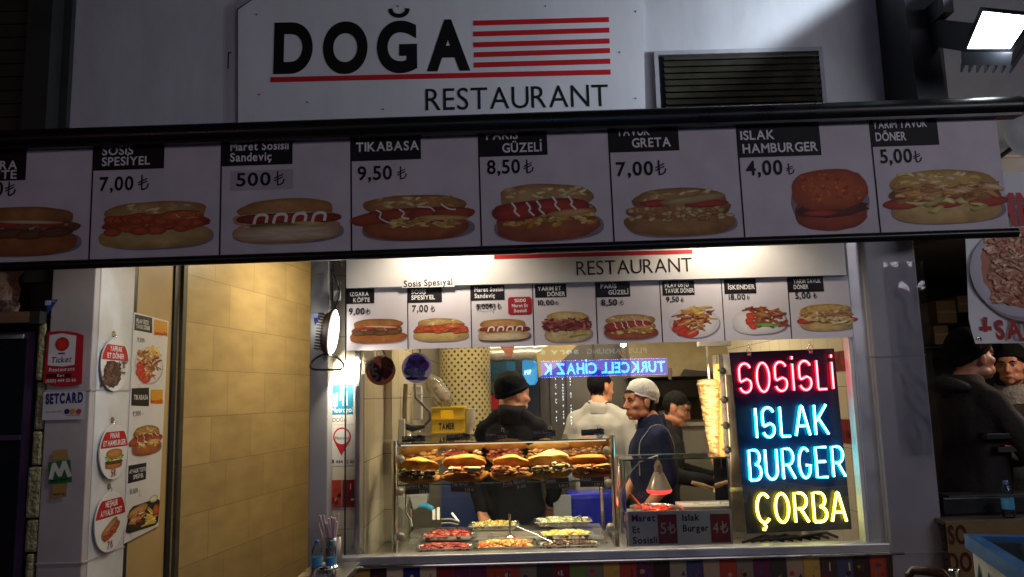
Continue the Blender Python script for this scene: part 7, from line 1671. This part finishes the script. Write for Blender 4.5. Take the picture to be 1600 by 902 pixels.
# ------------------------------------------------------------------ street things at the lower right
ZT = P(1540, 806, 3.95).z
tb = thing('stall_table', 'stall table behind the freezer with a yellow cloth printed with red letters', 'table', tuple(P(1550, 850, 3.95)))
tx0, tx1 = P(1474, 820, 3.85).x, 4.2
m = MB(); m.box((tx0, 3.85, ZT - .02), (tx1, 4.30, ZT), mat('dark_tabletop', (.05, .045, .04), .5), bev=.004); m.build('tabletop', tb)
m = MB(); m.box((tx0 + .01, 3.842, .12), (tx1, 3.848, ZT - .004), mat('yellow_cloth', (.20, .13, .05), .7, 0, .2, 5, bump=.2)); m.build('printed_cloth', tb)
f_ = front(3.84); m = MB(); m.ptext(f_, 'SO', 1483, 850, 1512, 849, 28, .001, INK, lin('#481810'), .03); m.ptext(f_, 'DO', 1483, 893, 1520, 892, 28, .001, INK, lin('#481810'), .03); m.build('lettering', tb)
for x in (tx0 + .05, tx1 - .1): m = MB(); m.box((x, 4.22, 0), (x + .04, 4.26, ZT - .022), DARK); m.build('leg', tb)
bxo = thing('black_stall_box', 'long black box lying on the stall table behind the water bottle', 'box', tuple(P(1520, 790, 4.05)))
a, b = BX(1474, 776, 1590, 802, 3.98, .2); m = MB(); m.box((a[0], 3.98, ZT + .001), (b[0] + .3, 4.2, b[2]), BLACK, bev=.01); m.build('box_shell', bxo); m = MB(); m.box((a[0] + .03, 3.975, b[2] + .001), (b[0] + .2, 4.1, b[2] + .008), mat('grey_lid', (.10, .10, .11), .3)); m.build('box_lid', bxo)
c = P(1569, 808, 3.92); bottle(c.x, 3.88, ZT, .82, 'clear water bottle with blue label standing on the stall table', (.05, .10, .30))
m = MB(); a, b = BX(1542, 676, 1660, 686, 3.98, .3); m.box(a, (b[0] + .6, 4.28, b[2]), BLACK, bev=.006); tag(m.build('black_shelf', origin=a), 'black shelf at elbow height in front of the man in the brown coat', 'shelf')
m = MB(); m.box(P(1570, 700, 4.0), P(1596, 692, 4.12), mat('red_packet', (.45, .04, .04), .3), bev=.006); tag(m.build('red_packet', origin=P(1570, 700, 4.0)), 'small red and white packet just below the black shelf', 'packet')
a, b = BX(1560, 697, 1700, 705, 3.99, .25); m = MB(); m.box(a, b, mat('dark_tabletop')); tag(m.build('packet_shelf', origin=a), 'dark lower shelf carrying the red packet', 'shelf')
fz = thing('ice_cream_freezer', 'white chest freezer with blue rim and painted mountains at the lower right corner', 'freezer', tuple(P(1580, 900, 3.0)))
BLU = mat('blue_rim', (.03, .13, .36), .35, 0, .1)
q0, q1 = P(1506, 834, 3.18), P(1600, 895, 2.62); zf = (q0.z + q1.z) / 2; ang = math.atan2(q1.y - q0.y, q1.x - q0.x)
q0 = EYE + (q0 - EYE) * ((zf - EYE.z) / (q0.z - EYE.z)); q1 = EYE + (q1 - EYE) * ((zf - EYE.z) / (q1.z - EYE.z))
u = (q1 - q0); u.z = 0; L_ = u.length * 1.5; u.normalize(); v = Vector((-u.y, u.x, 0)); 
if v.x < 0: v = -v
Wd = .75
def fbox(m, s0, s1, t0, t1, z0, z1, mt): m.obox(q0 + u * (s0 + s1) / 2 + v * (t0 + t1) / 2 + Vector((0, 0, (z0 + z1) / 2 - q0.z)), (u, v, (0, 0, 1)), ((s1 - s0) / 2, (t1 - t0) / 2, (z1 - z0) / 2), mt)
m = MB(); fbox(m, .02, L_, .02, Wd, .06, zf - .06, mat('freezer_white', (.55, .57, .56), .35)); m.build('freezer_body', fz)
m = MB(); fbox(m, 0, L_, 0, .05, zf - .055, zf, BLU); fbox(m, 0, .05, .051, Wd, zf - .055, zf, BLU); fbox(m, .051, L_, Wd - .05, Wd, zf - .055, zf, BLU); fbox(m, .03, L_, .03, .06, zf - .062, zf - .0555, mat('teal_line', (.05, .3, .4), .3)); m.build('blue_rim', fz)
m = MB(); a_ = [q0 + u * s0 + v * t0 + Vector((0, 0, -.012)) for s0, t0 in ((.05, .05), (L_, .05), (L_, Wd - .05), (.05, Wd - .05))]; m.add(a_, [(0, 1, 2, 3)], mat('dark_freezer_glass', (.02, .035, .045), .08)); m.build('glass_lid', fz)
ffz = Frame(q0 + v * .019 + Vector((0, 0, zf - q0.z)), u, (0, 0, 1)) if u.cross(Vector((0, 0, 1))).dot(v) < 0 else Frame(q0 + v * .019, -u, (0, 0, 1))
m = MB(); rs = random.Random(3); sgn = 1 if ffz.u.dot(u) > 0 else -1
pts = [(sgn * .02, -.5)]; 
for k in range(16): pts.append((sgn * (.03 + L_ * .95 * k / 15), -.17 + .09 * (k % 2) - .03 * rs.random() - .05 * (k % 5 == 0)))
pts.append((sgn * L_, -.5)); m.poly(ffz, pts, .002, INK, lin('#27566a')); p2 = [(x, y - .03 - .05 * (i % 2)) if 0 < i < 17 else (x, y) for i, (x, y) in enumerate(pts)]; m.poly(ffz, p2, .004, INK, lin('#12303f')); m.build('painted_mountains', fz)
m = MB(); a = P(1419, 892, 3.3); b = P(1482, 897, 3.2); mid = (a + b) / 2 + Vector((0, 0, .006)); ch = thing('wooden_chair', 'brown wooden chair back just showing at the bottom edge beside the freezer', 'chair', (mid.x, mid.y, 0))
WD = mat('brown_wood', (.07, .035, .018), .35, 0, .3, 6, stretch=(1, 8, 8)); d_ = (b - a).normalized()
m.tube([a + Vector((0, 0, -.02)), a + d_ * .02 + Vector((0, 0, .004)), mid, b - d_ * .02 + Vector((0, 0, .0)), b + Vector((0, 0, -.025))], [.014, .018, .02, .018, .013], WD, seg=10); m.build('back_rail', ch)
n2 = Vector((-d_.y, d_.x, 0)); zs = mid.z - .42
for e in (a, b): m = MB(); m.tube([e + Vector((0, 0, -.01)), Vector((e.x, e.y, zs)), Vector((e.x, e.y, 0)) + n2 * .03], .015, WD, seg=8); m.build('leg', ch); m = MB(); m.tube([Vector((e.x, e.y, zs)) - n2 * .38, Vector((e.x, e.y, 0)) - n2 * .40], .015, WD, seg=8); m.build('leg', ch)
m = MB(); m.obox(Vector((mid.x, mid.y, zs)) - n2 * .19, (d_, n2, (0, 0, 1)), ((b - a).length / 2 + .015, .21, .015), WD); m.build('seat', ch)
m = MB(); c = P(1491, 892, 3.5); m.lathe(c, [(.001, .012), (.02, .010), (.026, .0), (.022, -.012), (.015, -.10), (.012, -.6)], CHROME, seg=16); tag(m.build('chrome_post', origin=c), 'shiny chrome post top between the chair back and the freezer', 'post')
# shelves with cartons in the dark passage
for i, (x0, y0, x1, y1, lab) in enumerate(((1464, 470, 1494, 505, 'upper brown carton on the dark passage shelf'), (1460, 508, 1482, 538, 'lower brown carton on the dark passage shelf'), (1497, 462, 1520, 488, 'brown carton right of the upper one in the dark passage'))):
    a, b = BX(x0, y0, x1, y1, 7.4, .3); t = thing('brown_carton', lab, 'carton', a, 'cartons in the dark passage'); m = MB(); m.box(a, b, mat('carton_board', (.26, .19, .11), .8)); m.build('carton_shell', t); m = MB(); m.box((a[0], 7.396, (a[2] + b[2]) / 2 - .01), (b[0], 7.399, (a[2] + b[2]) / 2 + .01), mat('carton_tape', (.35, .28, .17), .4)); m.build('tape', t)
ks = thing('passage_rack', 'dark metal rack holding cartons in the passage right of the pillar', 'rack', tuple(P(1480, 620, 7.4)))
for y in (505, 540, 600, 660): m = MB(); a, b = BX(1440, y, 1560, y + 3, 7.38, .45); m.box(a, b, DARK); m.build('rack_shelf', ks)
for x in (1442, 1556): m = MB(); p = P(x, 560, 7.38); m.box((p.x, 7.37, 0), (p.x + .03, 7.40, 2.6), DARK); m.build('rack_post', ks)
pn_ = thing('notice_board', 'pale notice sheets on the passage wall behind the man with the scarf', 'notice', tuple(P(1590, 580, 6.0)))
m = MB(); a, b = BX(1575, 535, 1640, 660, 6.0, .02); m.box(a, b, mat('notice_grey', (.16, .17, .17), .6)); m.build('board', pn_); m = MB(); a, b = BX(1578, 540, 1590, 552, 5.99, .005); m.box(a, b, mat('notice_white', (.4, .4, .38), .6)); m.build('sheet', pn_)

# ------------------------------------------------------------------ lamps under the awning (fixtures)
for x, lab in ((-1.25, 'added small white spot lamp for the reveal, under the awning at its left end'), (-.34, 'small warm spot lamp under the awning near the orange sausage picture'), (1.10, 'small warm spot lamp under the awning near the meat plate picture')):  # the left fixture is added to go with the reveal spot
    t = thing('awning_spot_lamp', lab, 'lamp', (x, 3.72, 2.53), 'spot lamps under the awning'); m = MB(); m.lathe((x, 3.72, 2.53), [(.045, .0), (.05, .02), (.03, .07), (.012, .09)], WHITE, seg=18); m.tube([(x, 3.72, 2.61), (x, 3.80, 2.68)], .008, DARK); m.build('lamp_shade', t); m = MB(); m.lathe((x, 3.72, 2.535), [(.001, .012), (.038, .012), (.04, .016)], emit('awning_lamp_glow', (1, .85, .6), 8), seg=16); m.build('bulb', t)
# ------------------------------------------------------------------ across the street: what the pane mirrors
for k_, x_ in enumerate((868, 879, 891)):
    t = thing('light_string', 'vertical string of tiny white lights across the street mirrored beside the pale shirted man', 'light string', tuple(P(x_, 660, 12.6) * 1.0), 'light strings mirrored in the pane'); m = MB()
    a_, b_ = P(x_, 592, 12.6), P(x_ + 2, 662, 12.6)
    for q in range(16):
        if rnd.random() < .7: p_ = a_.lerp(b_, q / 15); m.ell((p_.x, -4.6, p_.z), (.010, .010, .016), emit('led_dot', (.6, .8, 1), 12), nu=6, nv=4)
    m.tube([(a_.x, -4.6, a_.z + .1), ((a_.x + b_.x) / 2, -4.6, (a_.z + b_.z) / 2), (b_.x, -4.6, b_.z)], .003, BLACK, seg=5); t.location.y = -4.6; ORG[t.name] = Vector(t.location); m.build('bulbs', t)
ob = thing('opposite_building', 'shop building across the street with lit phone shop signs mirrored in the pane', 'building', (0, -5, 0))
m = MB(); m.box((-9, -5.4, 0), (9, -5.0, 7), mat('opposite_wall', (.05, .05, .06), .8, 0, .3, 2)); m.build('wall', ob)
m = MB()
for x in (-6, -2.2, 2.4, 6.2): m.box((x - 1.2, -4.99, .4), (x + 1.2, -4.97, 2.1), mat('dark_glass'))
m.build('shop_glass', ob)
def mirror_sign(x0, y0, x1, y1, text, Yv, name, label, back, bs, lc, ls, cap, lit, wt=.03, ins=.02):
    """a lit sign standing across the street; its mirror image falls in the pane at Yv"""
    Ys = 8.0 - Yv; xm, ym = (x0 + x1) / 2, (y0 + y1) / 2; a, b = P(x0, ym, Yv), P(x1, ym, Yv); zt_, zb_ = P(xm, y0, Yv).z, P(xm, y1, Yv).z
    t = thing(name, label, 'shop sign', ((a.x + b.x) / 2, Ys, zb_)); fr = Frame((b.x, Ys, zb_), (-1, 0, 0), (0, 0, 1)); w_, h_ = b.x - a.x, zt_ - zb_
    m = MB(); m.rect(fr, 0, 0, w_, h_, 0, emit(name + '_back', back, bs) if bs else mat(name + '_back', back, .5), None, .06); m.build('sign_box', t)
    m = MB(); m.text(fr, text, w_ * ins, h_ * (1 - cap) / 2, w_ * (1 - ins), h_ * (1 - cap) / 2, h_ * cap, .01, emit(name + '_letters', lc, ls), None, wt); m.build('lettering', t)
    if lit:
        m = MB()
        for k in range(60): m.disc(fr, w_ * (k + .5) / 60, h_ * .985, .006, .012, emit('led_dot', (.6, .8, 1), 12), seg=6); m.disc(fr, w_ * (k + .5) / 60, h_ * .015, .006, .012, emit('led_dot', (.6, .8, 1), 12), seg=6)
        m.build('led_dots', t)
    return t
mirror_sign(845, 562, 1043, 588, 'TURKCELL CİHAZ K', 12.6, 'phone_shop_sign', 'blue lit sign reading TURKCELL CİHAZ K across the street, mirrored in the pane', (.002, .004, .5), 9, (.05, .70, 1), 13, .62, True)
mirror_sign(843, 542, 905, 556, 'serv s', 12.6, 'service_sign', 'dim grey sign reading servis across the street, mirrored in the pane', (.1, .12, .14), 0, (.25, .45, .6), 3.5, .6, False)
mirror_sign(915, 541, 1012, 556, 'PLUS SAMSUNG', 12.6, 'dim_shop_sign', 'dim grey sign across the street beside the servis sign, mirrored in the pane', (.1, .12, .14), 0, (.2, .35, .45), 2.2, .5, False)
